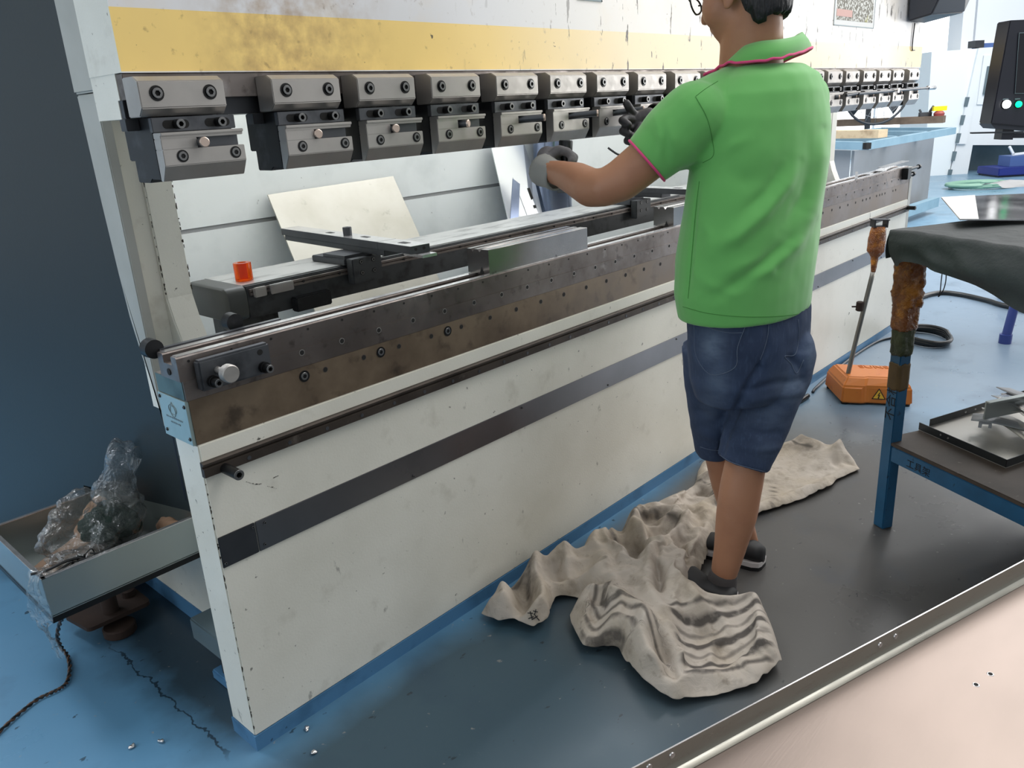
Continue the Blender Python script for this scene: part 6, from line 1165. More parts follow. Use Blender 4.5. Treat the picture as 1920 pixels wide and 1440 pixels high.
9,-12,253,9,-14,241,8,-10,234,13,-14,263,10,-13,260,13,-9,257,15,-8,257,10,-6,262,7,-1,245,6,2,233,-2,11,190,-3,15,175,-3,11,190,0,11,190,2,10,204,4,8,223,2,7,211,15,19,166,0,0,97,0,0,87,1,0,184,-19,25,245,-37,50,283,-19,36,247,-7,30,218,-6,30,223,3,30,198,8,30,187,11,30,187,11,30,196,11,30,204,9,25,225,6,18,252,5,15,271,-1,7,296,5,8,299,24,16,237,9,4,149,0,0,123,-1,0,137,0,0,174,5,3,227,21,5,318,-6,17,326,-9,22,359,12,6,382,3,20,356,-5,31,348,-3,29,324,0,22,288,2,-4,226,0,1,169,0,0,180,0,0,255,1,-1,326,-2,4,338,3,0,322,10,-8,302,11,-10,290,3,-10,289,3,-10,284,7,-8,279,9,-7,273,6,-7,267,2,-4,262,-3,1,259,9,-9,238,12,-7,239,13,-10,254,15,-13,270,16,-13,275,15,-11,270,11,-6,252,1,8,203,0,8,206,0,11,195,3,9,211,3,4,235,4,8,210,13,17,176,0,0,92,0,0,88,2,-2,108,-4,6,204,-25,33,263,-30,40,276,-19,35,254,-3,27,212,4,27,199,8,27,192,11,27,192,14,27,195,16,26,202,17,24,214,8,14,252,1,8,284,9,12,278,15,17,222,16,17,153,0,0,72,0,0,62,0,0,59,0,0,78,0,0,113,-8,13,204,12,15,311,-23,31,320,-2,16,354,8,15,363,0,26,355,-2,31,344,6,22,321,6,-7,257,-13,15,199,1,-2,156,0,0,201,1,-1,311,-4,5,353,0,3,336,7,-3,315,7,-4,307,6,-5,298,10,-3,292,14,-1,287,14,-4,274,-1,-4,286,-5,2,281,-10,5,278,5,-5,256,12,-8,243,13,-8,244,14,-8,251,15,-11,265,13,-10,261,10,-5,246,7,-2,239,5,1,232,3,2,234,2,-2,253,3,4,234,8,19,194,0,0,99,0,0,91,1,-1,142,-14,19,233,-25,33,266,-18,30,254,-7,25,230,1,24,216,6,23,208,10,23,204,12,23,208,14,22,216,13,19,230,6,11,263,5,8,277,16,18,219,15,16,149,0,0,69,0,0,42,0,0,53,0,0,113,-18,25,215,-2,28,311,-28,39,313,-7,25,336,4,21,345,3,26,354,8,24,339,13,-12,296,-13,9,256,-5,3,187,2,-3,162,0,0,244,-1,2,329,-1,3,348,3,0,334,4,-1,325,6,-3,304,11,-1,270,22,1,272,11,2,287,-7,5,305,-22,12,311,-14,7,295,5,-1,271,21,-8,250,24,-8,243,20,-8,246,16,-7,249,13,-7,257,11,-8,265,10,-11,278,8,-12,285,5,-12,292,3,-10,288,2,7,218,0,32,132,0,0,94,0,0,91,-2,2,169,-12,16,229,-17,24,255,-12,24,252,-3,21,235,4,19,225,9,19,220,10,18,224,10,16,235,8,13,250,5,8,272,13,16,226,14,15,157,0,0,70,0,0,34,0,0,57,0,0,132,-20,33,225,-14,40,310,-24,41,297,-12,37,315,5,23,340,14,19,359,17,-8,314,-4,0,304,-13,12,243,1,-5,174,0,0,196,-1,1,265,-1,2,347,-1,5,365,4,0,327,8,-1,295,14,0,252,8,5,226,3,4,220,7,0,262,1,1,294,1,2,295,13,-5,276,18,-7,266,20,-7,261,20,-7,256,20,-8,253,14,-5,255,11,-7,271,9,-6,270,7,-9,283,6,-13,303,4,-16,315,-2,4,262,-3,24,179,0,0,103,0,0,92,1,-1,173,-9,12,227,-14,20,262,-10,21,266,2,15,250,9,13,240,6,12,249,1,8,263,3,7,274,8,10,246,12,13,171,2,2,80,0,0,71,0,0,35,0,0,74,-17,23,144,-22,30,245,-25,48,268,-30,52,292,-10,39,312,15,13,345,12,16,336,9,-6,297,-12,7,305,-5,0,230,-7,-2,213,0,0,217,-1,1,331,-2,7,386,-2,6,360,6,0,314,3,9,283,9,11,220,3,7,197,1,6,205,8,1,235,16,-8,271,10,-5,290,9,-4,289,8,-3,287,5,-2,289,10,-4,276,7,-2,275,11,-3,266,11,-2,259,8,-5,274,6,-8,291,3,-12,312,-1,-6,302,-4,15,239,0,0,108,0,0,93,1,-2,181,-8,8,240,-15,15,283,-4,16,283,11,8,269,0,-2,290,-3,1,291,6,9,245,10,11,187,3,3,97,0,0,81,0,0,43,0,0,104,-36,34,141,-24,47,196,-27,41,256,-28,61,289,7,16,
323,13,19,338,16,-1,312,4,-2,287,-26,9,308,-33,9,267,0,0,243,-3,4,326,-2,7,381,-2,9,415,9,-12,355,2,10,299,-1,27,238,4,7,193,1,4,172,8,-1,201,10,-1,245,10,2,303,4,2,314,-2,1,314,-4,1,311,-1,1,300,-3,2,299,2,0,288,9,-2,276,8,-2,277,5,-4,287,3,-10,316,1,-17,338,-3,4,277,-1,7,176,0,0,104,0,0,89,3,-4,178,-7,7,235,-6,2,292,-10,5,300,3,8,295,6,8,246,9,10,186,0,0,94,0,0,89,0,0,48,-2,0,57,0,0,90,-58,17,133,-62,-24,229,-51,-19,308,-15,27,290,15,14,336,13,15,323,14,-5,287,2,-1,303,-20,2,324,-24,0,302,0,0,292,1,0,349,-3,6,426,7,-10,378,4,4,320,-1,11,245,3,12,203,2,0,140,3,0,137,3,0,166,-2,2,193,-5,3,225,-2,0,271,-2,0,300,0,0,298,5,0,292,-10,6,313,0,1,298,7,-1,286,5,-1,288,1,-2,304,1,-17,341,-2,-1,295,-3,7,209,0,0,95,0,0,90,3,-3,183,-3,0,250,-7,2,296,4,6,251,7,7,186,0,0,96,0,0,44,4,-5,69,0,0,105,0,0,172,-33,-24,292,10,-12,301,15,23,311,-5,5,288,12,1,315,19,-7,289,0,-9,286,-9,5,319,0,0,260,4,-5,317,1,-4,382,3,-2,393,6,-11,343,4,-7,277,3,3,211,2,-1,142,1,1,85,0,1,83,-1,1,103,-3,2,141,-3,2,191,-3,1,240,0,-1,273,0,0,230,4,-2,270,-3,1,312,-1,1,310,4,1,303,1,1,304,1,-8,326,-2,-1,307,-2,4,227,-1,4,128,0,0,76,0,0,93,-1,0,193,-3,1,250,3,3,184,0,0,101,0,0,50,0,0,94,0,0,155,0,0,207,9,-23,291,0,-9,324,4,-3,301,2,6,286,10,2,321,2,-8,288,-3,-12,321,-10,11,298,0,0,264,2,-15,351,3,-7,391,8,-14,366,4,-8,311,2,-10,217,2,1,155,1,1,77,0,1,42,-1,1,48,-1,1,80,-1,1,125,-1,0,177,-1,-1,237,0,0,198,0,0,187,0,0,235,7,-8,295,-4,4,327,-5,4,323,5,11,304,2,16,267,-3,10,218,-3,-7,127,0,0,67,0,0,99,-1,0,174,0,0,100,0,0,66,1,6,148,0,0,220,0,0,242,17,-10,290,41,-47,311,33,-26,313,21,-10,293,2,-8,304,-9,-9,286,-6,-2,327,0,0,261,2,-10,316,4,-10,388,5,-28,359,6,-19,333,4,-19,244,2,-6,158,-3,5,107,0,0,36,0,0,27,0,0,40,0,0,77,-1,0,134,-1,-1,215,0,0,189,0,0,166,0,0,165,5,-6,246,-2,4,321,-4,5,321,1,14,268,6,29,227,2,15,160,-1,-2,86,0,0,53,0,0,101,0,0,101,0,0,78,3,6,117,15,4,191,0,0,220,0,0,206,16,-24,287,106,-58,306,69,-27,297,17,-5,296,-14,0,270,-10,0,296,-19,8,321,0,0,302,-5,-34,372,3,-34,354,6,-28,345,5,-23,288,3,-12,192,-3,4,128,0,0,66,0,0,29,0,0,33,0,0,77,-1,1,118,-1,0,178,0,0,164,0,0,157,0,0,141,0,0,176,-1,3,300,-4,7,320,1,13,264,6,30,210,3,15,123,0,0,52,0,0,74,95,-4,170,3,0,190,0,0,205,0,0,174,94,-1,277,102,-29,316,59,-6,292,-1,-14,291,-18,-12,313,-11,-5,319,0,0,321,-30,-57,348,3,-46,341,5,-30,341,3,-22,323,3,-14,239,0,-2,145,0,1,112,0,0,57,0,0,41,0,0,49,0,0,97,0,0,127,0,0,122,0,0,129,0,0,139,0,0,154,-1,2,226,-3,7,311,1,7,278,6,24,211,3,13,105,0,0,37,0,0,66,96,9,135,88,-5,211,66,10,224,66,0,185,0,0,176,71,-16,226,88,-28,280,26,-21,310,-10,-10,319,-20,-14,287,-30,-46,320,-15,-59,359,-17,-44,385,5,-36,333,3,-19,323,1,-15,290,0,-6,192,0,0,110,0,0,37,0,0,27,0,0,49,0,0,104,0,0,113,0,0,108,0,0,125,0,0,151,0,0,177,0,0,178,-3,5,228,1,4,279,5,17,206,2,20,104,0,0,38,0,0,65,56,-31,118,77,-14,205,76,12,245,76,2,207,53,-1,166,0,0,169,47,-31,218,34,-11,291,-8,-5,333,-21,-2,290,-11,-27,334,-14,-39,358,-20,-52,394,-4,-26,352,3,-16,322,1,-14,307,0,-9,252,-2,2,144,-1,0,59,0,0,42,0,0,70,0,0,125,0,0,117,0,0,120,
0,0,127,0,0,154,0,0,200,-1,0,190,0,0,186,-3,6,228,2,12,188,2,19,103,0,0,44,0,0,93,58,-6,173,6,3,207,5,22,200,37,23,198,40,3,157,7,1,188,1,17,268,5,12,326,-19,-6,287,-19,-7,304,-16,-24,335,-16,-42,371,5,-10,334,8,-6,308,0,-7,302,-2,-7,288,-2,0,209,-4,1,128,0,0,107,0,0,137,0,0,166,0,0,177,0,0,176,0,0,162,0,0,166,0,0,202,-1,0,201,0,0,182,-3,6,228,0,-2,187,2,21,100,0,0,53,0,0,68,-23,8,162,3,12,217,4,11,189,25,21,212,-14,-1,195,-1,16,202,-6,-5,272,3,-14,307,-10,-12,304,-4,-12,294,-15,-12,318,-10,-28,348,7,-1,302,3,-1,249,2,-1,259,-1,-1,250,-1,-1,242,0,0,216,0,0,212,0,0,253,0,0,261,0,0,234,0,0,211,0,0,188,0,0,194,0,0,186,-1,1,165,0,0,186,-3,7,228,-3,5,205,1,22,100,0,0,55,0,0,78,-23,14,159,-40,42,196,-44,31,227,0,0,195,-11,1,199,-7,7,209,0,2,220,-13,2,223,8,-19,270,14,-24,297,-6,-9,307,-5,-21,334,0,-5,257,0,0,202,0,0,193,1,0,200,0,0,191,0,0,251,0,0,319,0,0,334,1,0,334,1,0,331,0,0,283,0,0,228,0,0,202,0,1,164,-1,2,147,-1,2,167,-4,7,202,-2,8,196,4,23,99,0,0,58,0,0,84,-11,10,143,-34,50,206,-27,7,255,-33,31,236,0,0,212,0,0,195,0,0,169,0,0,164,-5,1,170,3,-6,213,15,-20,294,-4,-14,328,1,8,249,2,1,180,2,0,154,3,0,155,0,0,140,0,0,216,0,0,291,0,-1,358,1,0,365,1,-1,362,1,-1,342,0,0,297,0,0,245,0,1,178,-1,3,141,-2,3,150,-9,7,166,-1,8,164,9,21,90,0,0,55,0,0,119,-33,59,199,-24,1,266,-25,10,267,-21,15,267,-1,3,202,1,1,154,1,0,120,0,0,119,0,0,145,0,0,230,-2,-4,318,0,-1,253,2,2,170,1,0,136,1,0,112,1,0,104,0,0,126,0,0,206,0,-2,320,1,-1,352,1,-1,357,2,-1,364,1,0,341,0,0,317,0,0,209,-1,4,147,-1,4,142,-1,4,138,-4,0,111,0,0,67,0,0,81,-23,52,163,-29,29,252,-23,-5,290,-20,16,266,-16,19,236,-6,9,188,-1,6,134,0,2,115,0,1,132,0,1,209,-1,-2,314,0,2,247,1,6,191,2,1,124,1,0,98,1,0,61,0,0,69,1,-1,138,2,-3,236,1,-3,321,0,-2,332,-1,-2,332,1,-2,341,0,0,328,0,0,271,0,1,168,-1,4,131,1,4,106,0,0,73,0,0,49,0,0,80,-11,34,130,-24,38,225,-22,-2,285,-19,8,276,-15,10,249,-12,21,206,-7,14,158,0,3,133,-1,1,149,0,2,213,0,-2,319,1,-2,267,0,4,184,1,4,147,0,2,97,0,0,27,0,0,36,0,0,94,3,-4,182,4,-7,265,-9,-2,286,-4,-2,306,-5,-1,317,2,-5,337,3,-3,322,0,0,210,0,0,137,0,0,92,0,1,62,0,0,40,0,0,99,-16,35,183,-20,1,275,-17,-3,290,-16,8,238,-13,15,203,-9,19,175,0,3,148,-1,1,164,0,2,218,0,-3,312,2,-4,289,1,1,199,0,2,131,0,1,66,0,0,27,0,0,27,0,1,79,2,-3,170,1,-3,210,1,-6,255,-10,-3,259,-5,-3,291,-2,-4,316,4,-7,333,1,1,275,1,0,179,0,1,115,0,1,71,0,0,40,0,0,68,-11,27,146,-17,7,251,-15,-4,289,-15,5,238,-14,5,199,-10,4,174,-1,1,158,-1,1,170,0,2,219,1,-5,303,2,-6,288,1,1,193,0,1,129,0,1,77,0,0,27,0,0,50,0,0,96,-1,2,134,-1,1,187,1,-5,231,-11,-7,224,-11,-3,251,-6,-1,295,5,-11,332,5,-6,320,4,-3,257,4,-3,173,0,2,99,0,0,42,0,0,66,-5,18,115,-14,13,217,-14,-4,297,-13,-4,251,-12,-4,212,-9,-2,193,-5,-2,187,-25,-15,210,-15,-14,250,1,-6,305,3,-7,292,0,-2,180,0,0,104,0,0,69,0,0,62,0,0,42,0,0,84,-1,1,130,-1,0,186,0,-2,212,-12,-10,195,-15,-5,216,-11,1,266,1,-10,313,10,-16,336,9,-10,316,5,-4,235,1,4,132,0,0,47,0,0,89,-10,14,181,-11,-2,268,-12,-2,291,-8,-10,241,-16,-7,238,-18,-6,237,-19,-9,224,-8,-6,262,3,-8,309,3,-8,298,-2,9,182,0,
0,96,0,0,79,0,0,61,0,0,55,-1,-1,102,-2,-1,144,-5,-6,211,-7,-13,174,-11,-15,163,-16,-11,176,-14,-4,218,-2,-10,289,6,-15,317,11,-16,321,5,-2,276,-1,13,149,0,0,56,0,0,65,-6,9,146,-7,-2,232,-8,-4,269,-10,-5,260,-12,-6,241,-17,-7,228,-16,-7,227,-9,-7,254,3,-10,303,5,-11,313,-4,14,208,0,0,119,0,0,109,0,-1,84,-1,-1,81,-1,-2,108,-2,-3,155,-5,-4,203,-7,-15,153,-11,-17,142,-18,-13,149,-15,-7,196,-11,-5,234,1,-12,288,13,-22,327,7,-7,297,-1,18,171,0,0,63,0,0,63,-3,5,114,-6,-1,205,-8,0,266,-11,-1,264,-15,-1,266,-16,-1,260,-9,-5,246,-7,-5,257,1,-10,293,8,-17,324,-2,7,259,0,0,172,0,0,128,1,-1,106,0,-1,111,-4,-5,137,-7,-9,185,-7,-11,168,-7,-15,137,-9,-17,128,-17,-14,150,-21,-9,151,-14,-10,183,-5,-12,239,8,-18,303,9,-16,306,0,22,197,0,0,71,0,0,82,-5,0,179,-7,1,261,-8,6,277,-3,12,287,-4,-1,261,2,-3,275,4,-3,285,4,-3,293,10,-18,325,0,0,296,0,0,201,0,-1,140,1,-1,135,0,-1,136,-8,-10,165,-7,-8,193,-7,-11,161,-6,-14,129,-9,-14,128,-16,-15,153,-18,-24,130,-14,-20,155,-9,-12,207,2,-11,278,8,-19,298,1,27,210,0,0,84,0,0,63,-4,1,156,-7,7,263,-9,16,301,-5,-2,256,5,-4,250,-2,-2,248,4,-3,283,5,-2,290,10,-15,319,-1,9,298,0,2,210,0,-1,155,-2,-1,166,0,-1,164,-5,-4,184,-7,-7,215,-8,-8,174,-11,-8,150,-23,-12,164,-25,-31,133,-18,-26,141,-14,-19,179,-28,-28,253,5,-11,266,6,-15,292,2,29,206,0,0,88,0,0,65,-4,4,137,-5,2,235,-2,2,267,3,-12,227,3,-15,214,4,-14,211,4,-8,243,4,-2,279,11,-12,317,1,-1,324,0,2,220,0,0,192,-1,-1,207,-1,-1,198,-3,-1,206,-5,-7,250,-17,-3,220,-15,-5,200,-26,-26,158,-23,-31,140,-17,-25,169,-41,-39,242,-19,-27,272,-8,-21,293,5,9,290,3,33,199,0,0,91,0,0,70,-2,3,109,-1,-2,189,-1,-4,256,4,-15,218,5,-19,201,4,-20,194,3,-9,226,0,10,268,11,-6,312,8,-12,334,-10,14,279,0,0,215,1,1,246,-5,-2,266,-2,-4,247,-2,-4,266,-17,-16,217,-20,-22,188,-16,-27,167,-19,-27,169,-42,-44,220,-40,-34,259,-21,-18,257,-23,-18,264,9,23,268,8,43,175,0,0,82,0,0,72,1,-5,147,1,-7,220,1,-6,230,5,-18,202,5,-22,187,2,-11,209,-4,21,257,8,3,303,13,-14,331,-9,11,320,0,0,266,-8,-4,296,-4,-4,301,11,-3,310,13,-27,278,0,-24,238,-7,-23,222,-14,-24,219,-38,-38,235,-46,-40,254,-36,-25,279,-24,-17,275,-21,-18,256,10,33,245,9,36,153,0,0,75,0,0,57,1,-6,118,3,-10,181,1,-3,245,5,-16,206,4,-17,195,2,-11,198,-5,22,241,2,17,288,16,-8,326,-13,1,297,0,0,315,11,4,310,14,-1,292,26,-9,316,25,-16,293,0,-20,298,-13,-22,295,-22,-23,295,-25,-22,294,-36,-25,286,-34,-26,266,-27,-27,265,-22,-17,271,8,26,227,4,22,140,0,0,74,0,0,55,1,-5,99,2,-9,157,3,-6,226,2,-6,224,3,-13,203,2,-12,192,-5,17,238,-5,27,266,15,0,321,-7,2,292,-18,2,278,19,-8,292,33,-10,302,48,-11,315,29,-7,313,15,-10,303,6,-11,298,-3,-13,292,-16,-19,277,-30,-26,261,-34,-33,280,-33,-31,283,-20,-16,273,4,12,220,3,13,141,0,0,76,0,0,61,1,-2,88,2,-6,155,3,-6,224,2,-5,225,2,-9,209,2,-8,197,-1,1,205,-10,25,238,7,11,298,-3,10,297,-7,2,275,-13,-2,260,-10,-2,265,-9,-3,275,9,-5,274,1,-7,269,-5,-7,268,-8,-7,271,-25,-20,251,-29,-25,268,-34,-32,288,-26,-24,281,-1,4,242,-7,-5,191,1,2,135,0,0,77,0,0,66,2,-7,138,3,-7,193,3,-6,220,1,-6,215,2,-7,203,5,-15,182,-3,7,211,-10,29,261,-3,17,303,
-6,0,253,3,3,238,-3,1,228,0,0,233,-7,0,205,-12,0,202,-14,0,206,-14,-1,218,-12,-12,246,-2,-10,258,-13,-12,261,-4,-2,254,0,0,184,0,0,140,0,0,112,0,0,68,0,0,55,2,-7,129,4,-5,201,4,0,226,2,-1,218,1,0,215,4,-12,188,2,-4,194,-7,20,235,5,12,254,3,9,226,3,5,192,1,5,195,-3,5,196,-9,5,174,-15,5,175,-15,4,187,-11,-3,210,-10,-13,237,-7,1,225,-6,4,228,0,8,228,0,2,169,0,0,106,0,0,92,0,0,61,0,0,50,3,-9,94,6,-16,166,4,2,230,4,12,244,4,7,227,1,8,223,1,2,204,-1,6,207,1,6,196,3,5,182,4,5,177,2,9,205,1,8,195,-9,10,197,-7,7,182,-11,-14,218,-15,-27,248,-6,-30,256,-14,-11,253,-6,-2,233,0,2,227,0,4,169,0,0,111,0,-1,78,0,0,55,0,0,51,2,-7,75,8,-23,138,8,-15,206,5,7,234,3,18,249,2,17,241,0,12,225,0,6,200,1,5,187,3,4,183,2,6,199,2,6,195,0,12,207,-1,11,200,3,13,204,-8,10,221,-2,-42,255,-3,-51,276,-7,-38,277,-6,-21,261,-1,-5,224,1,-1,177,0,0,101,0,0,77,0,0,51,0,0,52,7,-20,119,9,-25,190,5,6,234,2,31,272,2,19,242,-1,6,208,-1,7,214,1,5,200,2,5,201,3,3,181,2,5,189,-1,14,217,-1,13,211,-8,11,232,-4,13,226,5,-46,259,3,-68,290,-6,-56,268,-4,-48,282,-2,-13,221,1,-8,187,0,-1,108,0,0,59,0,0,44,0,0,49,3,-7,105,9,-25,185,5,20,256,3,23,254,0,12,228,0,8,214,-2,7,222,-1,8,211,3,5,196,0,8,214,1,6,200,-1,11,209,-4,14,228,-19,4,209,-6,7,215,-15,-16,249,-3,-72,272,-3,-68,262,-5,-62,286,-2,-28,230,1,-18,190,0,-6,116,0,0,51,0,0,36,0,0,51,3,7,118,9,-13,193,4,14,234,3,22,246,-1,8,220,1,11,223,-1,6,249,1,5,220,1,6,211,2,7,207,0,9,214,1,19,224,-14,9,206,-23,6,194,-10,-11,221,-17,-11,229,-9,-72,250,-11,-86,277,-6,-75,288,-1,-41,237,1,-25,192,0,-13,115,0,0,51,0,0,34,0,0,53,2,8,108,9,-16,177,3,3,199,9,1,226,0,2,210,2,5,227,0,5,229,1,6,220,1,7,219,3,6,210,6,4,201,1,-7,177,-2,-9,165,-6,-10,157,-10,-10,167,-18,-8,189,-13,-36,224,-10,-68,261,-4,-64,279,2,-28,220,1,-18,155,1,-3,100,0,0,45,0,0,29,0,0,45,-1,-2,71,4,14,119,9,0,187,-1,15,187,8,9,217,-1,10,200,1,6,220,1,6,227,1,6,225,0,7,228,4,6,212,8,0,191,6,-9,167,4,-13,152,-1,-12,159,-3,-12,153,-11,-10,171,-12,-44,215,-14,-55,246,-5,-70,275,3,-27,212,3,8,140,2,5,91,0,0,38,0,0,45,-1,-3,86,5,16,126,8,12,187,-3,25,175,6,16,207,-2,13,191,1,7,217,1,4,231,0,6,233,2,10,232,5,6,212,11,-5,180,13,-11,158,10,-15,144,5,-14,147,2,-14,141,-6,-11,153,-14,-27,195,-13,-53,239,-6,-78,270,4,-27,208,0,0,127,0,-1,79,0,0,40,0,0,45,-1,-3,98,6,15,135,7,17,181,-6,25,162,4,20,198,-3,19,184,0,10,209,-2,13,209,3,15,219,6,14,232,9,5,208,12,-4,181,15,-8,160,15,-16,137,12,-16,134,6,-14,138,0,-12,142,-11,-20,180,-14,-64,235,-8,-83,264,4,-42,213,0,0,123,0,0,69,0,0,42,0,0,55,0,-1,112,3,12,152,6,20,171,-7,22,148,2,16,183,-4,21,191,-5,21,189,-2,10,213,2,9,226,7,12,231,11,3,204,13,-3,182,17,-14,149,17,-15,139,18,-17,129,11,-14,132,2,-11,139,-10,-13,172,-10,-61,218,-9,-85,260,3,-55,215,0,0,122,0,0,57,0,0,41,0,0,43,-1,-3,68,0,-2,117,3,11,152,4,18,159,-7,15,136,-1,16,159,-6,22,171,-5,21,185,-2,5,212,2,0,230,7,6,232,11,0,203,14,-6,176,18,-15,146,20,-16,134,22,-17,127,18,-16,130,6,-10,134,-7,-9,154,-13,-41,201,-9,-81,253,1,-65,210,0,0,123,0,0,43,0,0,43,-1,-4,81,0,-3,122,3,8,144,3,15,146,-7,14,126,-9,
20,136,-10,24,154,-5,16,183,-2,-3,215,2,-10,234,7,-5,235,11,-8,205,14,-12,167,19,-15,144,20,-13,143,17,-13,145,2,-20,159,-6,-17,163,-4,-9,146,-13,-31,192,-9,-74,246,-3,-44,230,-10,25,137,0,0,44,0,0,45,-1,-5,94,0,-1,126,2,7,137,0,10,132,-7,12,117,-9,20,128,-12,31,144,-5,0,193,0,-26,233,5,-31,250,8,-17,243,11,-10,199,14,-13,162,18,-10,150,13,-12,164,8,-12,168,3,-18,150,-9,-21,139,-5,-24,165,-18,-8,178,-20,-79,226,-55,-65,182,-34,7,110,0,0,50,0,0,56,-1,-5,104,1,1,128,1,4,127,-3,3,113,-6,8,108,-8,16,120,-12,31,134,-5,-5,193,0,-39,240,4,-41,254,10,-9,237,12,-10,187,15,-11,160,16,-7,163,13,-6,166,8,-7,158,2,-7,155,-8,-22,130,-12,-16,144,-15,-8,171,-24,-51,223,-56,-36,169,-37,-28,130,0,0,59,0,0,44,-1,-3,71,0,-2,113,2,7,130,-1,3,115,-4,3,106,-6,6,103,-7,13,114,-11,28,127,-13,16,180,-2,-34,225,4,-46,250,12,2,228,17,-6,164,21,0,168,19,1,162,14,-1,152,7,-2,146,1,-2,143,-12,-7,128,-15,-23,160,-15,-8,164,-28,-33,202,-36,-23,133,0,0,71,0,0,45,-1,-4,85,0,1,117,2,8,125,-1,6,113,-4,4,102,-5,7,100,-7,12,109,-9,20,123,-12,22,154,-3,-12,199,4,-24,223,13,1,226,19,0,156,1,1,129,1,2,117,10,1,120,2,0,116,-1,1,124,-14,3,123,-14,-21,162,-15,-9,164,-27,-37,204,-17,-43,145,0,0,74,0,0,48,-1,-3,98,2,7,123,2,12,123,-1,9,110,-4,7,99,-6,9,99,-6,11,105,-7,14,119,-7,13,144,-8,10,173,2,-3,198,10,-7,215,0,0,215,0,0,155,0,0,105,0,0,79,0,0,84,0,0,91,-9,5,109,-14,-26,161,-12,2,167,-29,-38,206,-13,-21,135,0,0,73,0,0,45,-1,-5,102,3,12,126,2,14,119,-2,9,102,-4,10,98,-5,12,101,-7,12,98,-5,11,113,-5,8,138,-5,3,166,0,-1,183,6,-5,197,19,-17,222,11,-11,229,-1,0,165,0,0,105,0,0,80,0,0,66,0,0,76,-18,-45,144,-13,-6,166,-20,-24,192,0,0,105,0,0,56,-1,-6,107,3,12,122,2,15,113,0,15,106,-3,14,98,-7,12,86,-7,12,89,-4,9,104,-1,4,125,1,0,146,3,-2,161,0,0,174,9,-4,203,39,-34,235,24,-22,241,-3,-4,184,-2,-5,125,-3,-2,91,0,-1,78,-18,-50,148,-16,-13,179,-19,-9,182,0,0,77,0,0,45,-1,-5,67,0,-4,112,4,17,120,3,19,111,0,17,100,-6,12,83,-8,12,78,-7,12,82,-4,7,98,-1,4,113,1,1,132,1,0,145,-3,3,154,-6,8,176,23,-18,210,42,-35,237,12,-12,233,-25,-8,198,-39,-5,160,-16,-36,126,-15,-23,158,-16,-13,189,-17,2,170,0,0,79,0,0,45,-1,-7,78,1,0,117,5,22,116,0,16,97,-3,15,86,-5,15,84,-9,12,69,-7,11,76,-4,7,91,-2,5,102,2,1,117,4,-1,131,0,1,134,-6,4,139,-4,7,171,12,-10,203,32,-27,230,1,-16,222,-25,-10,213,-41,-12,193,-17,-10,206,-16,-11,198,-17,14,152,0,0,82,0,0,45,-2,-8,91,2,5,118,4,22,106,-1,16,88,-2,18,90,-5,17,83,-10,11,62,-8,10,69,-4,6,85,-2,5,95,0,3,105,3,0,119,1,0,116,-5,2,118,-8,5,129,-4,1,160,16,-11,205,21,-18,226,-4,-16,207,-16,-14,202,6,-12,211,-12,-22,229,-15,11,178,0,0,83,0,0,55,-1,-4,103,2,12,112,-1,15,90,-1,20,95,-1,22,96,-5,15,75,-10,9,55,-8,9,65,-6,10,67,-3,8,79,1,6,89,7,0,108,3,0,103,-2,0,99,-6,2,104,-7,3,126,-9,8,166,20,-12,214,6,-14,223,5,-17,208,6,-33,246,-4,-47,271,-10,-14,220,-6,15,110,0,0,79,0,0,45,-1,-4,77,1,5,108,3,20,107,-2,12,85,-3,17,83,-1,21,89,-5,17,74,-11,9,48,-8,9,58,-8,11,58,-6,10,66,-1,7,78,5,1,96,3,0,92,-1,-1,84,-4,0,86,-6,2,100,-8,5,130,-14,13,173,8,-20,218,2,-31,248,13,-35,267,4,-74,305,-2,-40,
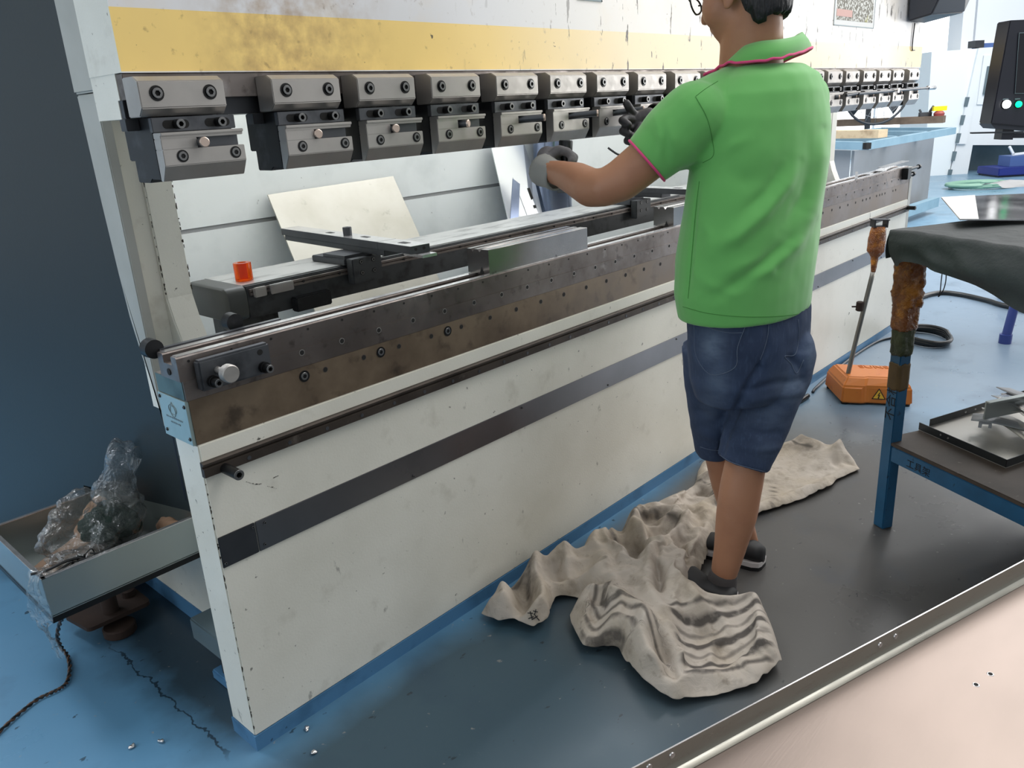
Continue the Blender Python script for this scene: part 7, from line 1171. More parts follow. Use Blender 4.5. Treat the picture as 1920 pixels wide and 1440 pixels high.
259,-7,2,173,0,0,80,0,0,45,-1,-1,93,2,13,108,2,18,99,-2,12,79,-3,13,72,-4,16,73,-9,10,54,-10,9,44,-8,10,51,-9,11,49,-8,12,52,-2,7,68,4,2,85,2,1,81,-2,0,72,-4,0,71,-5,1,78,-6,2,104,-9,7,141,-9,7,175,-1,-38,231,-1,-60,278,4,-74,312,4,-63,289,-2,-17,218,0,0,111,0,0,44,-1,-2,63,1,6,101,4,19,107,1,16,91,-2,11,73,-4,12,65,-5,14,61,-11,8,42,-10,8,42,-9,9,42,-9,10,43,-8,10,43,-5,8,55,2,1,74,0,1,69,-3,1,63,-5,1,61,-5,1,67,-5,1,78,-4,1,107,-5,2,140,2,-19,188,4,-55,247,2,-62,274,4,-67,293,3,-46,238,2,-7,170,0,0,87,0,0,41,0,0,79,3,13,106,4,23,104,0,16,84,-3,13,68,-4,14,61,-7,10,47,-8,9,33,-9,9,31,-9,8,40,-9,8,38,-8,8,34,-2,4,50,-1,3,59,2,2,69,-3,2,57,-6,2,53,-6,2,56,-5,1,64,-3,-1,87,-2,-1,111,6,-27,154,5,-32,177,6,-41,208,2,-47,233,2,-44,227,2,-26,179,0,0,104,0,0,42,0,3,90,4,18,107,3,22,96,0,17,78,-3,13,62,-5,12,52,-7,10,36,-8,8,24,-8,8,25,-8,8,32,-9,8,38,-9,8,40,-8,8,33,-2,4,49,-3,4,50,-1,3,59,-5,3,48,-6,3,51,-5,2,60,-5,2,65,0,-6,95,-3,-7,103,3,-16,129,5,-21,146,3,-24,161,2,-28,179,2,-20,156,1,-7,118,0,0,64,0,0,36,-1,-2,59,1,6,96,6,25,107,3,22,89,0,18,74,-3,13,56,-5,11,45,-7,8,27,-8,8,19,-8,8,21,-8,8,29,-8,8,32,-8,8,36,-7,7,27,-4,5,38,-3,4,44,-5,4,41,-6,4,41,-7,4,44,-6,4,51,-5,2,63,-7,4,60,-6,2,72,-2,-4,92,-2,-5,98,-1,-8,113,2,-12,130,2,-12,134,1,-4,110,0,0,61,0,0,37,0,-1,72,2,10,100,5,25,101,3,25,88,-1,17,65,-3,14,53,-7,9,31,-8,8,22,-8,8,20,-8,8,23,-7,8,25,-7,8,24,-8,8,35,-7,6,24,-6,6,26,-4,5,36,-5,5,39,-6,5,37,-7,5,39,-4,3,55,-8,6,46,-9,8,45,-9,8,51,-8,6,61,-6,4,73,-7,4,79,-3,-1,95,1,-6,114,1,-2,105,-1,1,76,0,0,42,0,0,49,2,6,86,6,23,104,6,30,99,4,29,85,-1,20,63,-6,9,38,-7,8,25,-7,8,17,-7,8,18,-7,8,23,-7,8,21,-7,8,20,-6,7,30,-6,6,24,-6,6,21,-6,6,26,-5,5,35,-4,5,41,-4,5,46,-6,6,42,-10,9,32,-10,8,40,-9,7,49,-11,9,48,-11,9,55,-9,7,65,-7,4,78,-1,-3,99,1,-3,103,-1,2,87,0,0,46,0,0,37,0,1,63,3,10,90,6,25,101,3,19,82,2,18,69,-4,13,49,-7,7,30,-7,6,22,-7,7,19,-7,7,19,-7,7,23,-7,7,23,-7,7,20,-6,6,29,-6,6,26,-6,6,21,-6,7,21,-3,6,36,-1,4,48,0,3,58,-6,6,37,-8,7,32,-10,9,34,-13,11,32,-12,10,40,-10,9,49,-8,6,62,-8,5,69,-2,-2,89,3,-8,106,0,0,96,-1,3,69,0,0,40,0,0,36,1,2,72,4,14,92,4,15,84,1,11,67,0,11,56,-3,8,39,-6,6,26,-6,6,21,-6,6,22,-7,7,19,-7,8,22,-7,8,15,-6,7,19,-6,6,28,-6,5,19,-6,5,22,-5,5,16,-5,6,21,-1,5,45,-2,5,47,-5,5,36,-8,8,30,-10,10,29,-12,11,29,-12,11,32,-10,9,43,-14,10,43,-9,6,59,-5,1,76,1,-5,94,1,-4,100,-2,5,82,0,0,43,0,0,36,0,0,51,2,6,80,4,16,91,2,11,73,0,8,58,-1,9,47,-4,4,31,-5,5,24,-6,6,17,-5,5,27,-5,5,23,-6,6,17,-6,7,16,-6,7,19,-6,6,26,-6,5,15,-5,4,22,-5,5,16,-5,7,28,-6,7,25,-5,7,29,-5,7,32,-7,7,29,-8,9,28,-10,9,28,-10,9,33,-10,9,35,-13,10,36,-11,8,47,-6,3,64,-1,-3,82,4,-10,102,1,-3,86,-3,5,68,0,0,41,0,0,36,1,3,64,3,11,86,6,21,90,2,12,69,0,8,53,-2,6,39,-4,4,27,-5,6,25,-6,5,16,-6,5,18,-6,5,16,-6,6,17,-5,4,27,-5,5,26,-6,6,26,-6,5,16,-5,5,17,-5,7,26,-5,7,23,-5,7,24,-5,7,25,-5,7,26,-5,7,27,-6,8,27,-7,8,27,-7,8,27,-5,8,29,-8,9,29,-7,9,36,-3,4,52,2,-4,73,6,-13,96,4,-10,105,0,-2,89,0,0,47,0,0,42,3,9,74,6,18,91,5,20,85,2,13,65,-1,8,47,-3,5,32,-4,6,28,-5,6,23,-5,
5,16,-6,5,17,-6,5,17,-5,5,17,-5,5,20,-5,4,29,-5,5,25,-5,5,24,-5,5,22,-4,5,20,-6,6,27,-4,6,21,-5,6,22,-5,8,30,-5,7,25,-5,7,26,-4,7,26,-4,7,26,0,7,32,-1,5,43,-1,6,42,-1,6,40,5,-7,66,11,-19,90,13,-27,112,4,-12,104,0,-1,73,0,0,44,0,0,36,1,3,55,5,14,81,8,26,98,6,22,81,2,13,59,-1,7,41,-2,7,32,-4,8,34,-4,5,17,-4,5,16,-4,5,15,-6,5,21,-5,5,19,-5,5,18,-4,6,18,-3,6,24,-3,5,15,-3,5,16,-4,5,23,-3,4,17,-3,4,17,-3,5,19,-4,6,23,-5,7,27,-5,7,22,-4,7,24,-3,7,30,-1,4,48,2,4,53,-1,4,36,0,5,38,1,2,52,7,-10,77,15,-26,103,7,-19,118,2,-6,90,0,0,44,0,0,36,2,6,65,5,18,77,8,24,91,3,15,68,1,8,49,-1,5,35,-2,8,33,-3,6,24,-3,6,15,-3,5,20,-3,5,15,-4,5,21,-5,5,21,-5,5,15,-4,4,23,-3,5,16,-3,5,15,-3,4,19,-3,4,23,-2,3,15,-2,4,16,-3,4,18,-3,5,24,-4,6,24,-5,6,24,-4,6,21,-3,5,35,-1,5,38,-3,4,33,0,3,43,0,3,35,3,-2,52,4,-3,64,6,-11,87,8,-23,115,2,-7,101,0,-1,59,0,0,44,0,0,37,0,1,47,4,15,66,4,20,93,4,17,78,2,13,62,0,9,46,-1,7,35,-2,7,28,-2,6,15,-2,5,20,-1,5,21,-2,5,15,-3,4,22,-4,5,18,-5,5,17,-5,4,25,-4,4,23,-3,4,23,-2,4,18,-2,4,24,-2,3,15,-2,3,16,-2,3,19,-2,3,24,-3,4,21,-3,4,16,-4,6,22,-3,5,32,-3,4,22,-2,4,23,-2,4,32,0,2,44,1,3,40,4,-3,60,6,-13,85,9,-28,112,4,-13,110,1,-3,77,0,0,45,0,0,38,3,10,54,3,15,86,6,25,97,4,19,78,2,13,59,1,10,44,0,10,39,-2,6,18,-1,6,15,-1,5,23,-1,4,16,-2,4,18,-3,5,22,-4,5,17,-4,5,17,-5,3,28,-3,4,18,-2,4,15,-2,4,22,-1,3,24,-1,2,15,-2,2,17,-2,3,19,-2,3,24,-2,3,19,-3,3,15,-5,5,30,-3,5,30,-2,3,16,-2,3,15,-1,3,26,-1,3,32,0,3,36,4,-8,60,7,-18,83,9,-31,110,7,-23,115,2,-7,93,0,0,47,0,0,40,1,9,73,5,22,96,8,29,100,7,25,83,5,19,66,2,13,47,-2,6,25,-2,6,16,-1,6,17,-1,5,24,-1,5,17,-2,4,20,-2,4,19,-3,4,16,-4,4,19,-4,4,26,-2,4,16,-2,4,16,-2,3,25,-2,2,20,-1,3,16,-2,3,22,-2,3,19,-2,4,26,-2,2,16,-3,3,17,-5,4,32,-3,2,19,-1,2,15,-1,3,15,-2,3,15,-2,4,18,0,-1,38,3,-6,54,7,-24,83,11,-37,109,11,-36,122,6,-21,95,0,0,66,0,0,50,5,18,84,8,29,107,5,24,88,4,18,71,4,16,58,-1,6,34,-2,5,20,-2,5,18,-2,5,26,-1,5,20,-2,5,23,-2,4,17,-2,4,15,-2,4,16,-3,4,23,-2,4,23,-2,4,16,-1,4,16,-2,3,26,-2,4,27,-1,2,16,-1,2,15,-1,2,21,-1,2,16,-2,4,21,-5,3,32,-4,3,29,-1,2,17,0,2,16,-2,3,23,0,2,15,0,2,15,-2,3,24,3,-11,53,7,-26,79,11,-39,105,14,-48,128,7,-29,113,3,-10,83,0,0,52,0,0,44,1,3,61,4,18,93,8,31,105,4,20,81,4,17,66,0,8,42,-2,4,26,-2,5,17,-2,5,20,-1,5,23,-1,5,16,-1,5,16,-2,5,21,-2,5,17,-3,4,24,-2,4,20,-1,5,20,-1,4,15,-1,4,17,-2,3,29,-2,3,24,-1,2,17,-1,2,17,-1,2,19,-2,2,19,-2,2,26,-1,2,24,1,2,18,1,2,18,-1,2,23,1,1,18,1,1,20,0,2,15,-2,4,21,-2,0,38,2,-13,65,9,-33,95,14,-47,121,10,-40,124,5,-19,99,0,0,51,0,0,44,1,6,72,5,22,100,8,32,101,4,18,75,3,14,59,-1,5,33,-2,5,23,-1,6,15,-1,5,24,-1,5,24,-1,5,17,-1,5,16,-1,5,16,0,5,20,-1,5,17,-1,4,20,-1,4,17,-1,4,15,-1,4,20,-2,4,34,-1,3,29,-1,1,17,0,1,20,0,1,18,1,1,20,2,1,17,3,1,16,3,1,16,1,1,24,2,1,22,2,0,16,1,1,15,0,3,20,-1,4,20,-2,3,31,-1,-4,53,3,-19,81,12,-43,112,11,-43,125,6,-25,97,0,0,64,0,0,44,2,10,82,6,26,102,7,31,96,4,22,73,0,8,47,-2,3,27,-2,5,19,-1,6,15,-1,5,24,-1,5,18,-1,5,23,-1,5,15,-1,5,18,0,5,15,-1,5,18,-1,5,21,-1,4,16,-1,4,22,-2,3,34,-1,3,32,0,2,20,1,2,17,0,1,24,2,
1,18,4,1,16,4,0,20,5,0,15,4,0,20,2,1,26,3,-1,17,2,0,15,1,2,19,0,3,20,-1,4,20,-2,3,28,0,-1,44,2,-10,67,9,-33,99,10,-44,123,7,-29,99,0,-17,60,0,0,46,0,0,45,3,15,92,8,31,104,6,28,88,4,23,71,0,8,43,-2,2,22,-2,5,19,-1,6,15,-1,5,23,-1,5,17,-1,5,21,-1,5,21,0,5,19,0,5,21,0,5,21,0,5,22,-3,3,35,-1,4,23,1,4,22,3,4,27,3,2,16,4,2,18,5,1,27,5,0,16,4,0,22,5,-1,20,5,-1,19,3,0,27,3,-1,20,3,-1,16,2,0,17,1,2,19,0,3,20,0,3,21,1,3,24,1,0,37,3,-8,59,5,-18,84,10,-37,113,5,-29,89,-2,-20,51,0,0,45,0,0,59,4,19,94,7,33,98,2,21,73,3,20,65,0,12,43,-2,4,17,-2,4,22,-1,6,15,-1,5,21,-1,5,17,-1,4,26,-1,4,29,0,4,20,0,5,19,0,5,20,0,4,27,1,4,23,3,5,17,4,3,27,4,2,17,4,2,15,4,1,22,6,1,27,6,-1,15,6,-1,16,5,-1,25,4,-1,27,4,-1,25,4,-1,18,3,-1,20,2,1,22,2,0,16,0,3,23,1,2,16,1,1,28,1,0,34,3,-6,53,5,-15,76,9,-35,107,-1,-35,69,-1,-12,43,0,0,44,0,0,42,0,1,68,4,17,91,5,26,86,1,16,62,2,17,57,0,10,37,-2,4,15,-2,4,23,-1,5,15,-1,5,18,0,5,19,-1,4,30,0,5,20,0,5,15,1,5,19,1,5,15,1,4,27,2,4,19,4,5,16,5,3,26,5,1,15,5,1,15,5,1,19,6,0,26,7,-1,15,7,-1,17,5,-2,26,5,-1,26,4,-2,19,4,-2,22,4,-2,20,4,-2,15,2,0,19,1,2,20,2,1,17,2,1,21,2,1,27,3,-5,48,-5,-37,83,3,-36,83,0,-24,52,0,0,50,0,0,41,1,3,74,4,16,87,3,19,73,-1,11,53,1,14,49,-2,4,25,-2,4,16,-1,4,22,-1,5,15,-1,5,15,-1,4,25,-1,4,30,0,4,16,0,5,18,1,5,15,1,5,16,1,3,26,3,4,18,4,4,15,5,3,25,5,1,15,5,1,17,6,1,16,6,0,26,7,-1,16,7,-1,19,5,-1,29,5,-3,19,6,-3,16,5,-3,22,5,-3,15,4,-2,16,3,0,18,1,1,22,2,1,19,2,1,25,2,1,25,-2,-21,59,-5,-35,85,-1,-35,62,-3,-16,67,0,0,39,0,0,40,1,6,78,3,17,82,0,12,62,-2,8,45,-1,10,40,-2,3,18,-2,3,22,-1,4,20,-1,4,15,0,4,15,-1,3,28,-1,3,29,0,3,21,1,4,16,1,4,19,1,3,22,1,3,29,2,3,24,4,3,15,5,2,22,5,1,15,6,1,18,6,1,16,6,-1,26,7,-1,19,6,-1,24,6,-2,26,6,-3,15,5,-4,22,5,-4,18,5,-4,15,4,-3,15,3,-1,17,1,1,27,1,1,26,1,0,17,2,-2,33,-3,-26,65,-5,-34,87,-1,-30,70,-2,-11,69,0,0,39,0,0,50,1,9,80,3,19,78,0,10,55,-2,6,38,-3,3,24,-2,3,16,-2,3,21,-1,4,17,-1,4,15,0,4,16,-1,3,27,-1,3,31,0,3,31,1,2,21,1,3,21,1,3,23,1,2,31,2,2,30,4,0,17,5,0,17,5,0,15,6,0,18,6,0,16,6,-1,26,7,-1,22,6,-1,25,6,-1,26,6,-3,15,5,-4,24,5,-4,19,5,-4,18,3,-2,22,3,0,20,1,3,34,1,1,22,1,0,15,1,-9,41,-4,-30,71,-5,-37,92,-3,-29,78,-2,-8,68,0,0,40,0,0,40,1,4,58,2,14,83,3,19,73,-1,10,49,-5,13,52,-2,3,22,-1,3,16,-1,3,17,-2,2,24,-1,3,17,0,4,17,0,3,24,0,3,28,2,3,28,1,3,25,2,3,17,2,3,22,2,1,33,4,0,23,4,0,18,5,-1,22,5,-1,21,6,0,18,7,0,17,7,-3,29,7,-2,25,6,-1,27,6,-1,23,6,-2,16,5,-3,19,5,-3,25,5,-1,26,3,-2,18,3,-1,22,2,0,22,1,1,21,1,1,15,-2,-19,51,-4,-29,73,-6,-42,99,-5,-30,91,-1,-6,64,0,0,42,0,0,41,1,8,64,2,12,80,1,12,63,-1,12,54,-3,12,47,-1,3,22,0,3,16,-1,3,16,-1,3,20,-1,3,23,0,3,17,1,3,21,2,3,23,2,3,18,2,3,15,1,2,24,1,1,31,2,1,34,5,0,24,6,-1,17,6,-1,16,6,-1,17,6,-1,17,7,-1,16,7,-3,27,7,-2,28,6,-2,20,5,-2,15,5,-2,22,5,-2,23,5,-2,23,4,-3,15,3,-2,15,3,-2,18,2,-1,22,1,0,17,1,1,17,-2,-15,48,-4,-30,76,-5,-39,99,-4,-23,86,0,0,55,0,0,40,1,9,63,2,13,79,1,15,68,-3,17,65,-1,7,38,0,4,23,0,3,15,0,3,16,-1,2,23,-1,2,25,0,2,16,2,3,20,2,3,19,3,4,16,3,3,21,2,3,16,2,3,20,4,0,33,5,0,29,6,-1,20,7,-1,15,7,-1,16,7,-1,16,
7,-2,15,7,-2,25,7,-2,23,6,-2,18,5,-2,15,5,-2,20,5,-2,23,4,-2,17,4,-2,15,3,-2,16,3,-2,20,2,-1,20,2,-1,15,1,0,18,-2,-12,46,-4,-26,74,-4,-31,92,-2,-14,85,0,0,44,0,0,38,0,11,50,2,14,73,0,19,75,-1,14,59,-1,9,41,1,2,19,1,2,15,1,2,16,-1,2,26,0,2,22,1,2,16,2,3,19,2,3,18,3,4,20,3,4,15,3,3,23,3,2,16,5,-1,30,6,-1,30,6,0,26,7,-2,16,7,-2,16,7,-2,16,8,-2,16,8,-2,29,7,-2,22,6,-2,20,5,-2,27,5,-2,23,5,-2,21,4,-1,25,3,-1,27,3,-1,24,3,-1,22,2,-1,19,2,-1,15,1,0,19,-2,-11,48,-3,-22,72,-4,-26,90,-1,-6,78,0,0,39,0,0,37,-1,7,54,0,18,64,0,24,81,-1,13,55,-1,3,28,2,1,15,2,1,15,2,2,16,0,2,24,1,2,19,2,2,17,2,2,19,2,2,22,3,4,15,3,5,15,3,3,26,4,1,15,5,-2,28,4,-3,19,5,-3,15,7,-1,22,8,-2,17,8,-1,16,8,-2,26,8,-1,17,7,-1,16,7,-1,17,5,-1,28,7,-1,21,6,-1,20,5,-1,17,4,-1,21,3,-1,27,4,-2,19,3,-1,17,2,0,16,1,0,19,-2,-15,53,-3,-23,75,-3,-23,90,0,-2,72,0,0,38,0,0,38,0,6,55,0,18,70,0,24,80,0,8,43,1,1,18,4,1,16,3,0,23,3,1,20,2,2,20,2,2,19,2,2,19,2,2,21,2,2,17,3,2,22,3,4,19,3,3,27,4,0,15,5,-2,26,5,-2,25,5,-3,15,7,-2,20,9,-1,19,9,-1,21,8,-1,17,8,0,15,8,0,15,7,0,15,6,0,18,7,-1,26,8,-1,18,8,-2,15,5,-3,27,4,-1,27,4,-2,20,4,-2,16,2,0,15,0,2,22,-3,-18,58,-4,-27,80,-3,-21,92,0,-2,67,0,0,39,0,0,38,0,5,54,0,16,70,1,16,63,1,5,33,2,2,16,3,-1,27,3,-1,22,3,1,21,2,2,19,2,2,19,2,2,23,2,2,25,3,1,20,3,2,16,4,1,25,5,1,27,6,-1,17,7,-1,20,10,-1,28,10,-1,23,10,-2,19,10,-2,18,9,-1,20,8,0,18,8,1,15,7,1,20,7,1,21,7,0,15,7,-1,24,7,-1,24,8,-1,17,7,-3,27,5,-4,17,4,-2,23,4,-3,16,3,-1,15,1,1,21,-4,-8,49,-4,-29,81,-2,-17,91,0,0,59,0,0,40,0,0,36,0,1,49,0,11,59,1,10,53,2,4,31,2,1,15,2,0,21,3,0,28,3,2,18,3,2,19,3,3,19,3,2,28,3,2,32,4,1,23,5,0,17,6,0,15,9,0,19,12,-1,26,13,-1,28,11,-2,22,11,-2,18,10,-2,18,10,-2,17,10,-2,21,9,0,19,8,1,15,7,1,22,7,1,22,7,1,22,7,1,16,7,-1,30,8,-1,20,7,-2,27,6,-4,15,4,-2,23,4,-3,16,3,-2,16,2,0,22,-2,-5,43,-4,-19,73,-1,-8,88,0,0,48,0,0,33,0,1,50,1,8,56,2,10,53,2,3,30,2,1,17,2,0,25,2,0,16,4,3,22,5,4,19,5,5,21,5,3,34,4,2,40,6,0,30,8,-1,20,12,-2,15,13,-4,25,12,-2,21,12,-1,18,11,-1,20,11,-1,18,10,-1,18,10,-2,16,10,-2,21,10,-1,20,8,1,15,7,1,20,7,1,16,7,1,21,6,1,15,7,-1,28,7,-1,27,5,-3,17,5,-3,15,4,-1,28,4,-2,18,4,-2,19,2,-1,26,-2,-2,42,-7,-8,60,0,-2,84,0,0,37,0,0,32,0,2,52,1,6,56,1,7,49,2,5,36,3,0,19,2,0,16,3,2,18,5,5,25,6,5,20,6,5,24,6,4,35,6,2,49,8,2,43,10,1,36,12,-4,16,12,-2,15,12,-1,21,12,-1,21,11,-1,21,11,-1,16,10,-1,19,11,-1,15,10,-2,20,10,-2,24,10,-1,17,8,0,15,8,0,18,8,0,18,7,0,18,8,-1,27,5,-2,17,5,-2,15,5,-2,24,5,-2,24,4,-2,20,3,-1,23,1,-2,34,-9,-10,61,-12,-14,77,0,3,78,0,0,38,0,0,31,0,3,55,1,7,56,1,5,44,3,6,42,3,2,25,3,2,18,4,3,21,5,5,26,6,6,22,6,5,28,6,4,37,6,1,53,8,2,51,10,0,40,12,-4,19,12,-1,16,12,-1,20,12,-1,26,12,-1,17,11,-1,15,11,-1,20,11,-1,18,10,-1,22,10,-1,18,10,-2,26,10,-2,25,8,0,15,8,0,15,8,-1,23,7,-1,19,7,-1,18,6,-2,27,5,-1,25,5,-1,23,4,-1,24,3,-1,29,-6,-8,56,-11,-12,72,-10,-11,78,1,5,67,0,0,36,0,0,30,0,1,38,1,5,59,2,8,55,1,4,39,3,5,37,3,5,32,4,3,21,5,4,29,5,4,24,6,4,23,7,5,37,7,5,43,6,1,61,8,-1,46,11,-3,31,11,-3,28,12,-1,19,12,-1,23,12,-1,26,12,-1,18,11,-1,19,11,-1,22,11,-1,19,
10,-1,22,10,-1,17,10,-1,18,10,-2,30,9,-1,21,9,-1,19,9,-1,21,8,-1,21,6,-1,30,6,-1,28,5,-1,27,4,-1,29,3,-1,34,-5,-3,52,-6,-4,58,-12,-12,80,-10,-11,82,0,2,58,0,0,36,0,0,31,1,4,42,1,7,63,2,9,55,1,3,36,3,5,36,3,4,28,5,4,25,5,4,33,6,4,27,6,4,30,7,6,37,4,-1,63,7,1,60,9,-1,45,11,-2,35,10,-2,34,12,-1,24,12,-1,25,12,-1,27,12,-1,23,11,-1,24,11,-1,19,11,-1,19,10,-1,24,11,-1,16,10,-1,17,9,-1,18,9,-1,19,9,0,21,9,0,23,8,-1,27,6,-1,36,5,-1,40,5,0,35,2,-1,40,-2,-3,51,-9,-6,67,-8,-6,73,-7,-6,78,-5,-4,68,0,0,44,0,0,32,1,4,52,2,10,65,3,11,54,3,4,34,3,4,29,4,4,29,5,5,32,6,6,42,7,5,37,5,5,45,7,5,43,5,-1,62,7,0,60,9,-1,48,9,-1,45,11,-2,33,12,-1,28,12,-1,27,12,-1,29,11,-1,28,12,0,21,11,0,19,11,0,19,10,-1,30,11,-1,20,10,-1,19,10,0,18,9,-1,25,9,0,24,8,0,28,8,-1,32,6,-1,37,3,-1,53,3,-1,45,-1,-2,54,-5,-3,64,-5,-3,67,-3,-2,67,0,0,59,0,0,40,0,0,40,0,0,34,1,6,56,2,11,67,3,9,50,3,4,33,4,5,34,3,5,43,4,5,43,6,5,41,3,3,53,5,3,52,8,3,47,7,0,61,8,0,61,8,-1,56,10,-1,46,11,-1,36,12,-1,32,12,-1,32,11,-1,33,11,-1,30,11,0,23,11,0,24,11,0,25,10,-1,30,10,0,24,10,0,21,10,0,22,9,0,26,7,-2,37,7,-1,38,7,-1,39,6,-1,42,3,0,52,-8,-7,71,-3,-2,67,-2,-1,66,0,0,62,1,1,45,0,0,37,0,0,33,1,3,42,2,8,61,3,16,70,3,9,49,3,5,32,3,4,40,3,2,50,5,2,54,8,2,51,8,2,55,5,2,63,9,0,54,9,0,56,9,0,62,9,-1,56,9,-1,54,11,-2,45,11,-1,41,11,-1,39,12,-1,38,12,-1,35,12,-1,30,11,-1,30,11,-1,31,11,-1,33,10,0,28,10,0,25,9,0,28,8,-1,36,5,-3,48,5,-2,49,4,-2,52,1,-3,60,-5,-5,73,-6,-5,75,0,1,64,2,1,51,0,0,33,0,0,35,0,0,32,1,5,47,2,12,67,3,16,69,3,8,48,4,5,34,7,5,29,10,6,33,9,2,50,6,0,65,6,1,66,5,0,72,8,-1,63,9,-1,61,9,-1,61,9,-1,61,9,-1,56,10,-1,51,11,-2,49,12,-1,47,12,-2,43,12,-1,40,12,-1,38,11,-1,37,11,-1,35,11,-1,39,10,0,32,10,0,33,8,-1,40,6,-2,50,3,-4,62,2,-4,66,0,-4,70,-2,-3,73,-2,-2,71,-2,-1,65,0,0,42,0,0,31,0,0,31,1,5,51,2,11,66,3,13,67,2,11,57,6,5,37,12,7,25,17,9,18,15,6,34,9,-1,64,3,0,80,4,0,80,7,-1,74,8,-1,70,8,-1,69,8,-1,69,9,-1,64,9,-1,60,10,-2,54,12,-2,51,12,-2,52,12,-2,46,12,-2,45,11,-1,44,11,-1,43,11,-1,45,10,-1,41,9,-1,44,6,-2,54,2,-5,67,-1,-7,80,-4,-8,87,-1,-3,79,0,-1,72,0,0,62,0,0,36,0,0,33,0,0,32,1,6,54,2,9,62,2,9,56,4,9,56,6,7,45,15,8,27,19,9,17,17,7,29,10,0,62,5,-2,83,3,0,91,5,-1,84,6,-1,81,7,-1,79,7,-1,76,8,-1,73,9,-1,67,10,-1,64,11,-2,55,12,-3,52,12,-2,53,11,-2,53,12,-1,51,13,-1,53,12,-1,55,11,-1,53,8,-2,61,4,-5,73,-2,-9,90,-5,-10,96,-3,-5,89,1,1,76,1,1,55,0,0,38,0,0,32,0,2,42,1,6,54,2,8,61,4,8,58,7,8,54,8,7,49,11,7,42,16,7,33,13,5,50,9,3,72,3,-1,94,1,0,102,3,-1,96,5,-1,91,6,0,89,5,1,93,6,0,86,8,-1,76,10,-2,66,11,-2,61,10,-2,62,11,-2,61,10,-2,62,12,-3,55,12,-1,64,12,-2,72,13,-2,69,6,-6,82,-2,-12,99,-5,-10,103,-4,-6,99,2,2,79,0,0,44,0,0,39,0,0,30,-1,1,26,-5,4,28,-4,5,30,0,5,28,7,5,25,11,5,27,11,4,45,10,5,69,10,4,82,6,3,96,1,0,114,0,1,111,0,0,111,3,-1,102,4,1,102,5,0,98,6,0,91,8,-1,82,10,-2,73,11,-2,67,11,-2,66,9,-2,73,10,-3,66,12,-3,63,12,-2,69,12,-2,85,10,-2,89,-4,-17,112,-7,-15,117,-2,-2,105,5,4,76,0,0,44,0,0,25,-1,1,26,1,1,25,5,1,19,9,1,21,11,1,30,10,2,56,7,3,92,6,3,118,4,2,126,0,1,134,0,1,124,-1,1,122,2,1,
115,2,2,115,4,0,104,6,-1,94,7,-1,91,8,-2,83,10,-2,76,10,-2,75,8,-2,83,10,-3,77,11,-2,75,11,-2,82,12,0,89,-2,-17,116,-9,-19,129,-2,-2,116,3,7,81,0,0,45,0,0,22,0,-1,32,3,-1,28,1,-4,43,7,-2,48,8,1,70,7,3,100,4,3,138,3,2,160,1,1,165,0,2,147,-1,2,134,0,1,127,2,1,119,4,0,112,5,-1,105,6,-1,99,7,-1,97,8,-1,94,9,-2,91,8,-1,94,10,-1,92,11,-1,94,12,0,94,7,-3,106,-5,-17,130,-2,-3,127,4,8,98,0,0,49,0,0,25,2,-3,39,2,-1,45,2,-4,75,6,-1,89,2,-1,120,4,2,144,2,2,185,1,1,198,0,1,175,0,2,147,0,1,133,2,-1,122,2,2,126,4,0,117,6,-1,109,6,-1,106,7,-1,108,9,0,107,10,0,108,8,0,112,10,-1,103,7,-3,113,6,-3,119,-4,-10,137,3,7,114,3,6,75,0,0,40,0,0,23,1,-2,34,2,-2,49,2,-4,78,2,-5,106,2,0,120,1,-4,160,0,1,218,0,1,229,0,1,181,0,2,150,0,1,134,1,0,131,0,2,137,2,3,134,7,0,123,5,0,126,7,0,124,4,0,129,7,0,121,11,1,114,13,2,112,10,1,118,2,-5,137,-2,-5,136,0,1,98,1,3,55,0,0,40,0,0,26,2,-3,48,2,-4,76,2,-5,102,2,-1,122,0,0,157,0,1,220,0,1,232,0,2,186,0,2,154,0,0,134,1,0,134,-1,1,145,-1,3,147,4,1,136,1,0,143,2,0,143,7,2,134,7,3,133,10,2,124,10,2,125,6,1,133,0,-2,150,-1,-3,131,1,1,90,0,0,43,0,0,31,1,-1,58,1,-3,87,2,-4,122,0,1,153,0,0,217,0,0,235,0,1,194,0,1,155,0,0,135,0,0,139,0,0,136,-1,1,151,-1,1,154,2,1,149,2,1,152,3,1,148,6,1,143,6,1,142,5,1,148,1,-1,162,-1,-1,168,-1,-2,124,0,1,75,0,0,50,0,0,28,0,0,41,0,0,72,0,0,105,0,0,152,0,0,218,0,0,245,0,0,193,0,0,156,0,0,137,0,0,126,0,0,128,0,0,144,0,0,153,0,0,160,0,0,163,0,0,168,0,0,168,0,0,171,0,0,179,0,0,195,0,0,159,0,0,102,0,0,53,]
ST = .0108; x0, x1, y0, y1 = .60, 2.30, -.86, -.008
nx, ny = int((x1-x0)/ST), int((y1-y0)/ST); q = MB(); vv = {}
for i in range(nx+1):
    for j in range(ny+1):
        x, y = x0+i*ST, y0+j*ST
        ins = inside(x, y); d, e = (0, None)
        if not ins:
            d, e = edge_near(x, y)
            if d > ST*.72: continue
            x, y = e; d = 0
        else:
            d = edge_near(x, y)[0]
        vv[i, j] = q.bm.verts.new((x, y, 0.))
for i in range(nx):
    for j in range(ny):
        k = [vv.get(c) for c in ((i,j),(i+1,j),(i+1,j+1),(i,j+1))]; k = [a for a in k if a]
        if len(k) >= 3: q.face(k)
loose = [v for v in q.bm.verts if not v.link_faces]; bmesh.ops.delete(q.bm, geom=loose, context='VERTS')
for i, v in enumerate(q.bm.verts): v.co = (v.co.x + DRAPE[3*i]/3000., v.co.y + DRAPE[3*i+1]/3000., DRAPE[3*i+2]/3000.)
q.bm.normal_update()
